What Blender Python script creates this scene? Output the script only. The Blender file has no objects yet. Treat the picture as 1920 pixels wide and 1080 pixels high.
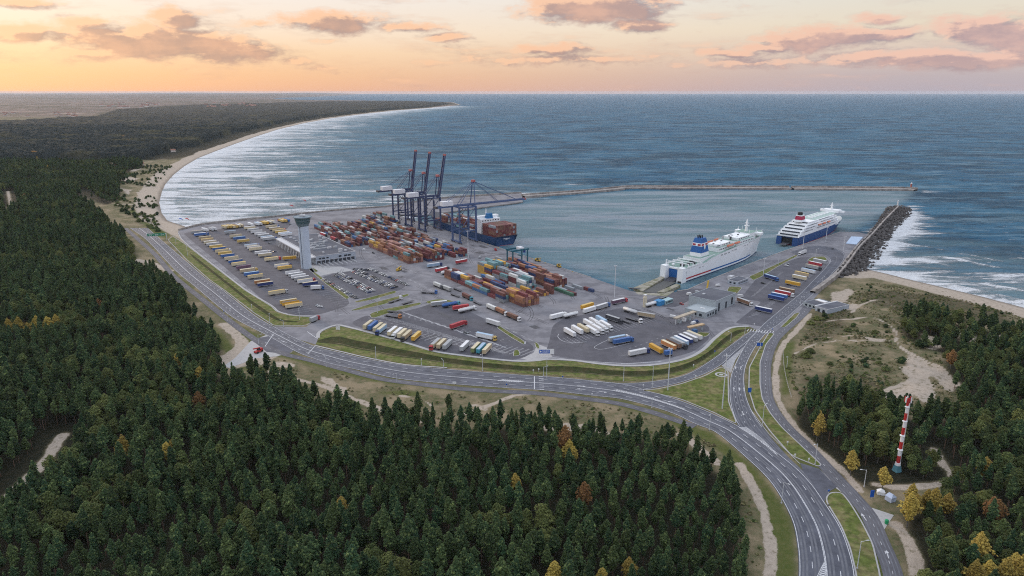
import bpy, bmesh, math, random
import numpy as np
from mathutils import Vector, Matrix, geometry
random.seed(7)
rng = np.random.default_rng(11)
R = math.radians
scene = bpy.context.scene
col = scene.collection

# ------------------------------------------------------------------ camera
FPX = 1320.0; CAMH = 170.0; PITCH = math.atan(368 / FPX); ZS = -2.0      # ZS: sea level, port deck is about 0
cam_d = bpy.data.cameras.new('camera'); cam = bpy.data.objects.new('camera', cam_d); col.objects.link(cam)
cam.location = (0, 0, CAMH); cam.rotation_euler = (math.pi / 2 - PITCH, 0, 0)
cam_d.sensor_width = 36.0; cam_d.lens = 36.0 * FPX / 1920.0
cam_d.clip_start = 1.0; cam_d.clip_end = 150000.0
scene.camera = cam
scene.view_settings.view_transform = 'Standard'; scene.view_settings.look = 'None'
scene.view_settings.exposure = 0.22; scene.view_settings.gamma = 1.0
scene.view_settings.use_curve_mapping = False
scene.cycles.use_denoising = False
scene.cycles.max_bounces = 5; scene.cycles.volume_bounces = 0; scene.cycles.use_adaptive_sampling = False; scene.cycles.sample_clamp_direct = 5.0; scene.cycles.sample_clamp_indirect = 3.0
scene.cycles.diffuse_bounces = 3; scene.cycles.glossy_bounces = 3
scene.cycles.filter_width = 1.1
SUN_AZ = -40.0; SUN_EL = 8.0                 # degrees, azimuth measured from +Y towards +X

def dirpx(u, v):
    x = (u - 960) / FPX; y = -(v - 540) / FPX
    d = Vector((x, math.cos(PITCH) + y * math.sin(PITCH), -math.sin(PITCH) + y * math.cos(PITCH)))
    return d

def P(u, v, z=0.0):
    """point of the place at height z that the photograph shows at pixel u, v (site survey from the photo)"""
    d = dirpx(u, v); t = (z - CAMH) / d.z
    return (d.x * t, d.y * t)

def PL(pts, z=0.0):
    return [P(u, v, z) for u, v in pts]

# ------------------------------------------------------------------ world
class NT:
    """small helper to wire nodes"""
    def __init__(s, tree): s.t = tree; s.n = tree.nodes; s.l = tree.links
    def node(s, kind, **kw):
        nd = s.n.new(kind)
        for k, v in kw.items():
            setattr(nd, k, v)
        return nd
    def setin(s, nd, i, v):
        if v is None: return
        if hasattr(v, 'is_output') or isinstance(v, bpy.types.NodeSocket): s.l.new(v, nd.inputs[i])
        else: nd.inputs[i].default_value = v
    def m(s, op, a, b=None, c=None, clamp=False):
        nd = s.n.new('ShaderNodeMath'); nd.operation = op; nd.use_clamp = clamp
        s.setin(nd, 0, a); s.setin(nd, 1, b); s.setin(nd, 2, c)
        return nd.outputs[0]
    def mix(s, f, a, b, mode='MIX'):
        nd = s.n.new('ShaderNodeMix'); nd.data_type = 'RGBA'; nd.blend_type = mode
        s.setin(nd, 0, f); s.setin(nd, 6, a if not isinstance(a, tuple) else (*a[:3], 1)); s.setin(nd, 7, b if not isinstance(b, tuple) else (*b[:3], 1))
        return nd.outputs[2]
    def ramp(s, fac, stops, interp='LINEAR'):
        nd = s.n.new('ShaderNodeValToRGB'); cr = nd.color_ramp; cr.interpolation = interp
        while len(cr.elements) < len(stops): cr.elements.new(0.5)
        for e, (p, c) in zip(cr.elements, stops):
            e.position = p; e.color = (*c[:3], 1) if not isinstance(c, (int, float)) else (c, c, c, 1)
        s.setin(nd, 0, fac); return nd.outputs[0]
    def noise(s, vec, scale, detail=4, rough=.55, dist=0.0, dim='3D', out=0):
        nd = s.n.new('ShaderNodeTexNoise'); nd.noise_dimensions = dim
        if vec is not None: s.l.new(vec, nd.inputs['Vector'])
        nd.inputs['Scale'].default_value = scale; nd.inputs['Detail'].default_value = detail
        nd.inputs['Roughness'].default_value = rough; nd.inputs['Distortion'].default_value = dist
        return nd.outputs[out]
    def mapping(s, vec, loc=(0, 0, 0), rot=(0, 0, 0), scale=(1, 1, 1)):
        nd = s.n.new('ShaderNodeMapping'); s.l.new(vec, nd.inputs[0])
        nd.inputs[1].default_value = loc; nd.inputs[2].default_value = rot; nd.inputs[3].default_value = scale
        return nd.outputs[0]
    def rng(s, v, a, b, c=0.0, d=1.0, smooth=True):
        nd = s.n.new('ShaderNodeMapRange'); nd.interpolation_type = 'SMOOTHSTEP' if smooth else 'LINEAR'
        s.setin(nd, 0, v); nd.inputs[1].default_value = a; nd.inputs[2].default_value = b
        nd.inputs[3].default_value = c; nd.inputs[4].default_value = d
        return nd.outputs[0]

def srgb(r, g, b):
    f = lambda c: (c / 255 / 12.92) if c / 255 <= .04045 else ((c / 255 + .055) / 1.055) ** 2.4
    return (f(r), f(g), f(b))

def azel(u, v):
    d = dirpx(u, v).normalized()
    return math.atan2(d.x, d.y), math.asin(d.z)

world = bpy.data.worlds.new('World'); scene.world = world; world.use_nodes = True
wt = NT(world.node_tree); wt.n.clear()
tc = wt.node('ShaderNodeTexCoord')
nrm = wt.node('ShaderNodeVectorMath', operation='NORMALIZE'); wt.l.new(tc.outputs['Generated'], nrm.inputs[0])
sep = wt.node('ShaderNodeSeparateXYZ'); wt.l.new(nrm.outputs[0], sep.inputs[0])
el = wt.m('ABSOLUTE', wt.m('ARCSINE', sep.outputs[2])); az = wt.m('ARCTAN2', sep.outputs[0], sep.outputs[1])
eld = wt.m('DIVIDE', el, math.pi / 2)                                     # 0 horizon .. 1 zenith
sunf = wt.m('COSINE', wt.m('SUBTRACT', az, R(SUN_AZ)))
sf = wt.m('MULTIPLY_ADD', sunf, .5, .5)
S = lambda deg: deg / 90
zen = (1.22, 1.34, 1.55)
warm = wt.ramp(eld, [(0, srgb(243, 182, 143)), (S(1.2), srgb(249, 196, 148)), (S(2.8), srgb(253, 215, 174)), (S(4.4), srgb(253, 230, 207)), (S(6.8), srgb(250, 238, 229)),
                     (S(14), (.86, .84, .85)), (S(32), (1.18, 1.24, 1.38)), (1, zen)])
cool = wt.ramp(eld, [(0, srgb(184, 174, 184)), (S(1.2), srgb(194, 181, 184)), (S(2.8), srgb(222, 203, 190)), (S(4.4), srgb(233, 219, 197)), (S(6.8), srgb(227, 224, 214)),
                     (S(14), (.80, .82, .86)), (S(32), (1.14, 1.22, 1.38)), (1, zen)])
anti = wt.ramp(eld, [(0, srgb(165, 155, 172)), (S(5), srgb(190, 172, 182)), (S(14), (.62, .66, .78)), (S(32), (.95, 1.04, 1.24)), (1, zen)])
base = wt.mix(wt.rng(sf, .65, 1.06), cool, warm)
base = wt.mix(wt.rng(sf, .05, .55), anti, base)
# clouds: soft banks, each at its own direction in the sky
BL = [  # u, v, half width, half height, weight
 (25, 66, 75, 17, 1.0), (30, 4, 90, 10, .9), (300, 78, 175, 24, 1.15), (170, 45, 65, 20, .7), (345, 42, 50, 22, .9), (420, 95, 120, 18, 1.0), (200, 100, 110, 12, .7),
 (550, 110, 50, 8, .5), (630, 40, 95, 17, 1.1), (760, 52, 75, 10, .8), (835, 71, 50, 7, .7), (480, 44, 38, 8, .5), (590, 76, 35, 5, .4),
 (1110, 14, 125, 24, 1.25), (1200, 50, 62, 12, .9), (1030, 94, 85, 10, .8), (1000, 112, 160, 10, .6), (1120, 110, 100, 9, .6), (960, 15, 30, 12, .4),
 (1530, 70, 110, 21, 1.1), (1430, 88, 80, 9, .8), (1365, 102, 85, 8, .7), (1680, 63, 65, 12, .9), (1640, 32, 50, 10, .8), (1830, 50, 75, 26, 1.0), (1890, 75, 80, 28, 1.1),
 (1700, 104, 190, 15, .85), (1480, 118, 230, 12, .6), (1830, 112, 160, 17, .9), (820, 88, 60, 6, .35), (830, 115, 50, 6, .4), (1250, 104, 60, 6, .45), (620, 130, 120, 8, .35),
 (2060, 40, 120, 30, 1.0), (-150, 50, 140, 30, 1.0), (-120, 100, 160, 14, .8), (2150, 100, 180, 15, .7)]
grp = bpy.data.node_groups.new('cloud_density', 'ShaderNodeTree')
grp.interface.new_socket('Vector', in_out='INPUT', socket_type='NodeSocketVector')
grp.interface.new_socket('Density', in_out='OUTPUT', socket_type='NodeSocketFloat')
g = NT(grp); gi = g.node('NodeGroupInput'); go = g.node('NodeGroupOutput')
v0 = gi.outputs[0]
wob = g.noise(v0, 16, 3, .6, out=1)
w1 = g.node('ShaderNodeVectorMath', operation='SUBTRACT'); g.l.new(wob, w1.inputs[0]); w1.inputs[1].default_value = (.5, .5, .5)
w2 = g.node('ShaderNodeVectorMath', operation='MULTIPLY'); g.l.new(w1.outputs[0], w2.inputs[0]); w2.inputs[1].default_value = (.05, .018, 0)
w3 = g.node('ShaderNodeVectorMath', operation='ADD'); g.l.new(v0, w3.inputs[0]); g.l.new(w2.outputs[0], w3.inputs[1])
acc = None
for (u, v, hw, hh, w) in BL:
    a, e = azel(u, v); a1, _ = azel(u + hw, v); _, e1 = azel(u, v - hh)
    sa = 1 / (a1 - a) / 1.55; se = 1 / (e1 - e) / 1.75
    mp = g.mapping(w3.outputs[0], loc=(-a * sa, -e * se, 0), scale=(sa, se, 0))
    gr = g.node('ShaderNodeTexGradient', gradient_type='SPHERICAL'); g.l.new(mp, gr.inputs[0])
    x = g.m('MULTIPLY', gr.outputs[1], w)
    acc = x if acc is None else g.m('MAXIMUM', acc, x)
st = g.mapping(v0, scale=(1, 2.6, 1))
n1 = g.noise(st, 19, 9, .66); n2 = g.noise(g.mapping(v0, loc=(3, 1, 0), scale=(1, 5, 1)), 9, 6, .6)
d1 = g.m('ADD', acc, g.m('MULTIPLY', g.m('SUBTRACT', n1, .5), 1.65))
thin = g.m('MULTIPLY', g.rng(n2, .50, .78), .55)
dd = g.m('MAXIMUM', g.rng(d1, .08, .66), thin)
g.l.new(dd, go.inputs[0])
cmb = wt.node('ShaderNodeCombineXYZ'); wt.l.new(az, cmb.inputs[0]); wt.l.new(wt.m('ARCSINE', sep.outputs[2]), cmb.inputs[1])
def dens(vec):
    nd = wt.node('ShaderNodeGroup'); nd.node_tree = grp; wt.l.new(vec, nd.inputs[0]); return nd.outputs[0]
c0 = dens(cmb.outputs[0])
c1 = dens(wt.mapping(cmb.outputs[0], loc=(-.016, .0065, 0)))             # a little towards the glow
lit = wt.rng(wt.m('SUBTRACT', c0, c1), -.22, .42)
bn_ = wt.noise(wt.mapping(cmb.outputs[0], scale=(1, 2.2, 1)), 14, 5, .6)
body = wt.mix(wt.rng(sf, .60, .97), srgb(150, 136, 154), srgb(150, 124, 128))
body = wt.mix(wt.rng(bn_, .42, .66), body, wt.mix(wt.rng(sf, .60, .97), srgb(205, 172, 170), srgb(206, 158, 140)))
edge = wt.mix(wt.rng(sf, .60, .97), srgb(240, 198, 182), srgb(252, 200, 162))
body = wt.mix(wt.rng(eld, S(0), S(3.4), .6, 0), body, srgb(212, 180, 168))
ccol = wt.mix(lit, body, edge)
final = wt.mix(wt.m('MULTIPLY', c0, .92), base, ccol)
sky = wt.node('ShaderNodeTexSky', sky_type='NISHITA'); sky.sun_disc = False
sky.sun_elevation = R(SUN_EL); sky.sun_rotation = R(SUN_AZ); sky.altitude = 100
nsk = wt.node('ShaderNodeVectorMath', operation='SCALE'); wt.l.new(sky.outputs[0], nsk.inputs[0]); nsk.inputs['Scale'].default_value = 1.0
bg1 = wt.node('ShaderNodeBackground'); wt.l.new(final, bg1.inputs[0]); bg1.inputs[1].default_value = .84
bg2 = wt.node('ShaderNodeBackground'); wt.l.new(sky.outputs[0], bg2.inputs[0]); bg2.inputs[1].default_value = .004
ads = wt.node('ShaderNodeAddShader'); wt.l.new(bg1.outputs[0], ads.inputs[0]); wt.l.new(bg2.outputs[0], ads.inputs[1])
wo = wt.node('ShaderNodeOutputWorld'); wt.l.new(ads.outputs[0], wo.inputs[0])
world.cycles.sampling_method = 'MANUAL'; world.cycles.sample_map_resolution = 512

sun_d = bpy.data.lights.new('sun', 'SUN'); sun = bpy.data.objects.new('sun', sun_d); col.objects.link(sun)
sun_d.energy = 1.4; sun_d.angle = R(12); sun_d.color = (1.0, .74, .52)
sv = Vector((math.sin(R(SUN_AZ)) * math.cos(R(SUN_EL)), math.cos(R(SUN_AZ)) * math.cos(R(SUN_EL)), math.sin(R(SUN_EL))))
sun.rotation_euler = sv.to_track_quat('Z', 'Y').to_euler()
# ------------------------------------------------------------------ materials
MATS = {}
def mat(name, c, rough=.8, var=.25, scale=.4, bump=0.0, bscale=8, metal=0.0, obj=True, rand=.0, spec=.3, c2=None, coat=None):
    """procedural material: base colour, noise variation (var), optional second colour in patches, bump"""
    if name in MATS: return MATS[name]
    m = bpy.data.materials.new(name); m.use_nodes = True; t = NT(m.node_tree)
    b = t.n['Principled BSDF']; b.inputs['Roughness'].default_value = rough; b.inputs['Metallic'].default_value = metal
    b.inputs['Specular IOR Level'].default_value = spec
    if obj:
        v = t.node('ShaderNodeTexCoord').outputs['Object']
    else:
        v = t.node('ShaderNodeNewGeometry').outputs['Position']
    n = t.noise(v, scale, 5, .6)
    f = t.rng(n, .25, .75, 1 - var, 1 + var, smooth=False)
    cc = c
    if c2 is not None:
        n2 = t.noise(v, scale * .37, 4, .65)
        cc = t.mix(t.rng(n2, .42, .62), c, c2)
    vm = t.node('ShaderNodeVectorMath', operation='SCALE')
    if isinstance(cc, tuple): vm.inputs[0].default_value = cc
    else: t.l.new(cc, vm.inputs[0])
    if rand:
        oi = t.node('ShaderNodeObjectInfo'); f = t.m('MULTIPLY', f, t.rng(oi.outputs['Random'], 0, 1, 1 - rand, 1 + rand, smooth=False))
    t.l.new(f, vm.inputs['Scale']); t.l.new(vm.outputs[0], b.inputs['Base Color'])
    if bump:
        bn = t.noise(v, bscale, 4, .6); bp = t.node('ShaderNodeBump'); bp.inputs['Strength'].default_value = bump
        t.l.new(bn, bp.inputs['Height']); t.l.new(bp.outputs[0], b.inputs['Normal'])
    MATS[name] = m; return m

# ------------------------------------------------------------------ objects
def tag(o, label=None, cat=None, group=None, kind=None):
    if label: o['label'] = label
    if cat: o['category'] = cat
    if group: o['group'] = group
    if kind: o['kind'] = kind
    return o

def empty(name, loc=(0, 0, 0), rz=0.0):
    o = bpy.data.objects.new(name, None); col.objects.link(o); o.location = loc; o.rotation_euler = (0, 0, rz)
    o.empty_display_size = .5
    return o

class MB:
    """collects faces, links them as ONE mesh object"""
    def __init__(s): s.v = []; s.f = []; s.mi = []
    def add(s, vs, fs, mi=0):
        k = len(s.v); s.v += [tuple(p) for p in vs]; s.f += [tuple(i + k for i in f) for f in fs]; s.mi += [mi] * len(fs)
        return s
    def box(s, x0, x1, y0, y1, z0, z1, mi=0, M=None, top=None):
        """top: (dx, dy) shrink of the top face on each side"""
        tx, ty = top or (0, 0)
        vs = [(x0, y0, z0), (x1, y0, z0), (x1, y1, z0), (x0, y1, z0), (x0 + tx, y0 + ty, z1), (x1 - tx, y0 + ty, z1), (x1 - tx, y1 - ty, z1), (x0 + tx, y1 - ty, z1)]
        if M is not None: vs = [tuple(M @ Vector(p)) for p in vs]
        return s.add(vs, [(0, 3, 2, 1), (4, 5, 6, 7), (0, 1, 5, 4), (1, 2, 6, 5), (2, 3, 7, 6), (3, 0, 4, 7)], mi)
    def bar(s, a, b, w, h=None, mi=0):
        """square bar from a to b"""
        a = Vector(a); b = Vector(b); d = (b - a); L = d.length
        if L < 1e-6: return s
        q = d.to_track_quat('X', 'Z').to_matrix().to_4x4(); M = Matrix.Translation(a) @ q; h = h or w
        return s.box(0, L, -w / 2, w / 2, -h / 2, h / 2, mi, M)
    def tube(s, a, b, r0, r1=None, n=8, mi=0, cap=True):
        a = Vector(a); b = Vector(b); d = b - a; q = d.to_track_quat('Z', 'Y'); r1 = r0 if r1 is None else r1
        vs = []
        for p, r in ((a, r0), (b, r1)):
            for i in range(n):
                t = 2 * math.pi * i / n; vs.append(tuple(p + q @ Vector((r * math.cos(t), r * math.sin(t), 0))))
        fs = [(i, (i + 1) % n, n + (i + 1) % n, n + i) for i in range(n)]
        if cap: fs += [tuple(range(n))[::-1], tuple(range(n, 2 * n))]
        return s.add(vs, fs, mi)
    def lathe(s, prof, n=16, mi=0, cx=0, cy=0):
        k = len(prof); vs = [(cx + r * math.cos(2 * math.pi * i / n), cy + r * math.sin(2 * math.pi * i / n), z) for r, z in prof for i in range(n)]
        fs = [(j * n + i, j * n + (i + 1) % n, (j + 1) * n + (i + 1) % n, (j + 1) * n + i) for j in range(k - 1) for i in range(n)]
        fs.append(tuple(range((k - 1) * n, k * n))); return s.add(vs, fs, mi)
    def prism(s, pts, z0, z1, mi=0, mtop=None, bottom=False):
        n = len(pts); area = sum(pts[i][0] * pts[(i + 1) % n][1] - pts[(i + 1) % n][0] * pts[i][1] for i in range(n))
        if area < 0: pts = pts[::-1]
        vs = [(p[0], p[1], z0) for p in pts] + [(p[0], p[1], z1) for p in pts]
        s.add(vs, [(i, (i + 1) % n, n + (i + 1) % n, n + i) for i in range(n)], mi)
        s.sheet(pts, z1, mi if mtop is None else mtop)
        return s
    def sheet(s, pts, z, mi=0):
        n = len(pts); area = sum(pts[i][0] * pts[(i + 1) % n][1] - pts[(i + 1) % n][0] * pts[i][1] for i in range(n))
        if area < 0: pts = pts[::-1]
        vs = [(p[0], p[1], z) for p in pts]
        tr = geometry.tessellate_polygon([[Vector((p[0], p[1], 0)) for p in pts]])
        out = []
        for a, b, c in tr:
            pa, pb, pc = pts[a], pts[b], pts[c]
            if (pb[0] - pa[0]) * (pc[1] - pa[1]) - (pb[1] - pa[1]) * (pc[0] - pa[0]) < 0: b, c = c, b
            out.append((a, b, c))
        return s.add(vs, out, mi)
    def mesh(s, name, mats, smooth=False):
        me = bpy.data.meshes.new(name); me.from_pydata(s.v, [], s.f)
        for m in (mats if isinstance(mats, (list, tuple)) else [mats]): me.materials.append(m)
        if any(s.mi): me.polygons.foreach_set('material_index', s.mi)
        if smooth: me.polygons.foreach_set('use_smooth', [True] * len(s.f))
        me.update(); return me
    def build(s, name, mats, parent=None, smooth=False, loc=None):
        return put(name, s.mesh(name, mats, smooth), parent, loc)

def put(name, me, parent=None, loc=None, rz=None):
    o = bpy.data.objects.new(name, me); col.objects.link(o)
    if parent is not None: o.parent = parent
    if loc is not None: o.location = loc
    if rz is not None: o.rotation_euler = (0, 0, rz)
    return o

def copy_tree(o, parent=None):
    c = o.copy(); col.objects.link(c); c.parent = parent
    for ch in list(o.children): copy_tree(ch, c)
    return c

# ------------------------------------------------------------------ curves on the ground
def smooth(pts, step=4.0):
    """Catmull-Rom through ground points, resampled about every `step` metres"""
    p = [Vector(q) for q in pts]; p = [p[0] * 2 - p[1]] + p + [p[-1] * 2 - p[-2]]
    out = []
    for i in range(1, len(p) - 2):
        a, b, c, d = p[i - 1:i + 3]; n = max(2, int((c - b).length / step))
        for k in range(n):
            t = k / n
            out.append(.5 * ((2 * b) + (c - a) * t + (2 * a - 5 * b + 4 * c - d) * t * t + (3 * b - a - 3 * c + d) * t ** 3))
    out.append(p[-2]); return out

def resample(pts, n):
    L = [0]
    for a, b in zip(pts, pts[1:]): L.append(L[-1] + (b - a).length)
    out = []; j = 0
    for k in range(n):
        d = L[-1] * k / (n - 1)
        while j < len(L) - 2 and L[j + 1] < d: j += 1
        t = (d - L[j]) / max(1e-9, L[j + 1] - L[j]); out.append(pts[j].lerp(pts[j + 1], min(1, t)))
    return out

def length(pts): return sum((b - a).length for a, b in zip(pts, pts[1:]))

def offset(pts, d):
    out = []
    for i, p in enumerate(pts):
        t = (pts[min(i + 1, len(pts) - 1)] - pts[max(i - 1, 0)]).normalized(); out.append(p + Vector((-t.y, t.x)) * d)
    return out

def strip(mb, A, B, z, mi=0, zb=None):
    n = len(A); zb = z if zb is None else zb
    vs = [(p.x, p.y, z) for p in A] + [(p.x, p.y, zb) for p in B]
    up = (A[1] - A[0]).cross(B[0] - A[0]) > 0
    mb.add(vs, [(i, i + 1, n + i + 1, n + i) if up else (i, n + i, n + i + 1, i + 1) for i in range(n - 1)], mi)

def line(mb, pts, w, z, dash=None, mi=0):
    """painted line along ground points; dash = (on, off) metres"""
    n = max(2, int(length(pts) / 2.0)); q = resample(pts, n + 1); A = offset(q, w / 2); B = offset(q, -w / 2)
    if not dash: strip(mb, A, B, z, mi); return
    seg = length(pts) / n; k = 0; on = max(1, round(dash[0] / seg)); per = max(on + 1, round(sum(dash) / seg))
    while k + on < len(q):
        strip(mb, A[k:k + on + 1], B[k:k + on + 1], z, mi); k += per

def kerb(mb, pts, w, z0, z1, mi=0, close=False):
    q = list(pts)
    A = offset(q, w / 2); B = offset(q, -w / 2)
    strip(mb, A, B, z1, mi); 
    for C in (A, B):
        n = len(C); vs = [(p.x, p.y, z0) for p in C] + [(p.x, p.y, z1) for p in C]
        mb.add(vs, [(i, i + 1, n + i + 1, n + i) for i in range(n - 1)], mi)

# ------------------------------------------------------------------ numpy field helpers
def vnoise(x, y, s, seed=0):
    x = x / s; y = y / s; xi = np.floor(x).astype(np.int64); yi = np.floor(y).astype(np.int64); fx = x - xi; fy = y - yi
    fx = fx * fx * (3 - 2 * fx); fy = fy * fy * (3 - 2 * fy)
    def h(a, b):
        n = (a * 374761393 + b * 668265263 + seed * 974634777) & 0x7fffffff; n = (n ^ (n >> 13)) * 1274126177 & 0x7fffffff
        return ((n ^ (n >> 16)) & 0xffff) / 65535.0
    a = h(xi, yi); b = h(xi + 1, yi); c = h(xi, yi + 1); d = h(xi + 1, yi + 1)
    return (a * (1 - fx) + b * fx) * (1 - fy) + (c * (1 - fx) + d * fx) * fy
def fbm(x, y, s, o=4, seed=0):
    t = 0; a = .5; tot = 0
    for k in range(o):
        t = t + a * vnoise(x, y, s, seed + k); tot += a; a *= .5; s /= 2.03
    return t / tot
def inside(x, y, poly):
    r = np.zeros(x.shape, bool); n = len(poly)
    for i in range(n):
        x0, y0 = poly[i]; x1, y1 = poly[(i + 1) % n]
        if y0 == y1: continue
        c = ((y0 > y) != (y1 > y)) & (x < (x1 - x0) * (y - y0) / (y1 - y0) + x0); r ^= c
    return r
def dist(x, y, poly, closed=True):
    d = np.full(x.shape, 1e18); n = len(poly)
    for i in range(n if closed else n - 1):
        x0, y0 = poly[i]; x1, y1 = poly[(i + 1) % n]; dx, dy = x1 - x0, y1 - y0; L = dx * dx + dy * dy
        if L == 0: continue
        t = np.clip(((x - x0) * dx + (y - y0) * dy) / L, 0, 1); d = np.minimum(d, (x - x0 - t * dx) ** 2 + (y - y0 - t * dy) ** 2)
    return np.sqrt(d)
def sdf(x, y, poly):
    return np.where(inside(x, y, poly), 1, -1) * dist(x, y, poly)
def sstep(a, b, v):
    t = np.clip((v - a) / (b - a), 0, 1); return t * t * (3 - 2 * t)
def fan(r0, rmid, r1, g1, g2, half, fine, inner=40.0):
    """rows and columns of a sheet whose cells grow with distance"""
    r = [r0]
    while r[-1] < r1: r.append(r[-1] * (1 + (g1 if r[-1] < rmid else g2)))
    a = list(np.arange(-inner, inner + 1e-6, fine)); e = list(np.arange(inner + 1, half + .1, 1.0)); a = [-q for q in e[::-1]] + a + e
    A, RR = np.meshgrid(np.radians(a), np.array(r)); return RR * np.tan(A), RR.copy()      # rows at constant forward distance
def grid_mesh(name, X, Y, Z, keep, attrs, m, smooth=True):
    nr, nc = X.shape; idx = np.arange(nr * nc).reshape(nr, nc)
    kq = keep[:-1, :-1] | keep[1:, :-1] | keep[:-1, 1:] | keep[1:, 1:]
    q = np.stack([idx[:-1, :-1], idx[:-1, 1:], idx[1:, 1:], idx[1:, :-1]], -1)[kq]
    used = np.zeros(nr * nc, bool); used[q.ravel()] = True; new = np.cumsum(used) - 1; q = new[q]
    co = np.stack([X.ravel(), Y.ravel(), Z.ravel()], -1)[used]
    me = bpy.data.meshes.new(name); me.vertices.add(len(co)); me.vertices.foreach_set('co', co.ravel().astype(np.float32))
    me.loops.add(q.size); me.loops.foreach_set('vertex_index', q.ravel().astype(np.int32))
    me.polygons.add(len(q)); me.polygons.foreach_set('loop_start', (np.arange(len(q)) * 4).astype(np.int32))
    me.polygons.foreach_set('loop_total', np.full(len(q), 4, np.int32))
    me.polygons.foreach_set('use_smooth', np.full(len(q), smooth))
    me.update(calc_edges=True); me.materials.append(m)
    for k, vls in attrs.items():
        a = me.attributes.new(k, 'FLOAT', 'POINT'); a.data.foreach_set('value', vls.ravel()[used].astype(np.float32))
    o = bpy.data.objects.new(name, me); col.objects.link(o); return o
# ------------------------------------------------------------------ harbour frame: S runs along the container quay, Q points out over the water
QA = Vector(P(846, 436)); SD = (Vector(P(1104.6, 519)) - QA).normalized(); QD = Vector((-SD.y, SD.x))
if QD.x < 0: QD = -QD
SANG = math.atan2(SD.y, SD.x)
def H(s, q): p = QA + SD * s + QD * q; return (p.x, p.y)
def toSQ(p): d = Vector(p[:2]) - QA; return (d.dot(SD), d.dot(QD))

# ------------------------------------------------------------------ survey outlines (ground points)
coast_w = PL([(510, 185), (560, 187.2), (640, 188.2), (780, 189.5), (850, 192), (864, 197), (800, 203), (740, 207.5), (680, 214), (620, 222), (570, 231), (520, 243), (480, 256), (440, 270), (400, 285),
              (370, 297), (345, 312), (325, 328), (310, 345), (303, 360), (298, 380), (303, 400), (314, 414), (345, 424)], ZS)
coast_p = PL([(400, 450), (600, 430), (690, 425), (760, 445), (850, 490), (1000, 530), (1100, 556), (1200, 590), (1400, 530), (1540, 500), (1580, 510), (1606, 509)], ZS)
coast_e = PL([(1631, 506), (1665, 514), (1700, 523), (1760, 537), (1840, 556), (1920, 577), (2050, 615)], ZS) + [(900, 330), (2500, -700)]
LAND = [(-90000, 70000), (-14000, 70000)] + PL([(630, 179.5), (600, 181), (560, 182.5), (520, 183.5)], ZS) + coast_w + coast_p + coast_e + [(2500, -1500), (-90000, -1500)]
BASIN = PL([(770, 398), (904, 390), (979, 379), (1160, 357), (1490, 356), (1722, 357), (1692, 388), (1590, 440), (1480, 475), (1280, 545), (1200, 548), (1104, 519), (846, 436)], ZS)
F1 = PL([(-700, 300), (250, 300), (270, 306), (225, 320), (255, 331), (217, 337), (225, 350), (217, 367), (196, 374), (150, 358), (140, 362), (175, 380), (188, 394), (212, 417), (246, 447), (252, 475),
         (246, 490), (282, 497), (300, 505), (335, 533), (350, 562), (385, 592), (410, 616), (410, 650), (395, 668), (430, 694), (480, 684), (520, 694), (560, 708), (600, 726), (640, 746), (700, 770),
         (760, 760), (830, 772), (900, 776), (960, 766), (1010, 760), (1060, 774), (1100, 792), (1150, 776), (1230, 796), (1290, 806), (1310, 834), (1362, 856), (1385, 890), (1392, 930), (1400, 1000), (1402, 1080),
         (1410, 1500), (-1900, 1500)], 10)
F2 = PL([(1692, 580), (1740, 573), (1790, 592), (1850, 602), (1920, 617), (2120, 640), (2700, 700), (2700, 1500), (1760, 1500), (1748, 1120), (1722, 1060), (1702, 1010), (1690, 975), (1700, 935), (1790, 900), (1760, 880), (1700, 888),
         (1640, 893), (1590, 868), (1548, 836), (1508, 802), (1488, 772), (1496, 748), (1520, 722), (1570, 716), (1640, 736), (1740, 768), (1808, 752), (1800, 722), (1770, 684), (1775, 650), (1722, 632), (1696, 612)], 8)
DUNE = PL([(1500, 640), (1530, 605), (1590, 545), (1640, 530), (1760, 548), (1920, 590), (2100, 640), (1950, 760), (1760, 790), (1640, 770), (1500, 745), (1470, 700)])
FARF = PL([(-900, 236), (0, 231), (75, 227.5), (112, 224.5), (175, 222), (212, 208), (300, 201.5), (375, 197.5), (480, 195), (620, 191), (760, 190.3), (852, 193.5)]) + coast_w[6:15] + PL([(330, 300), (250, 302), (-900, 302)])
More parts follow.
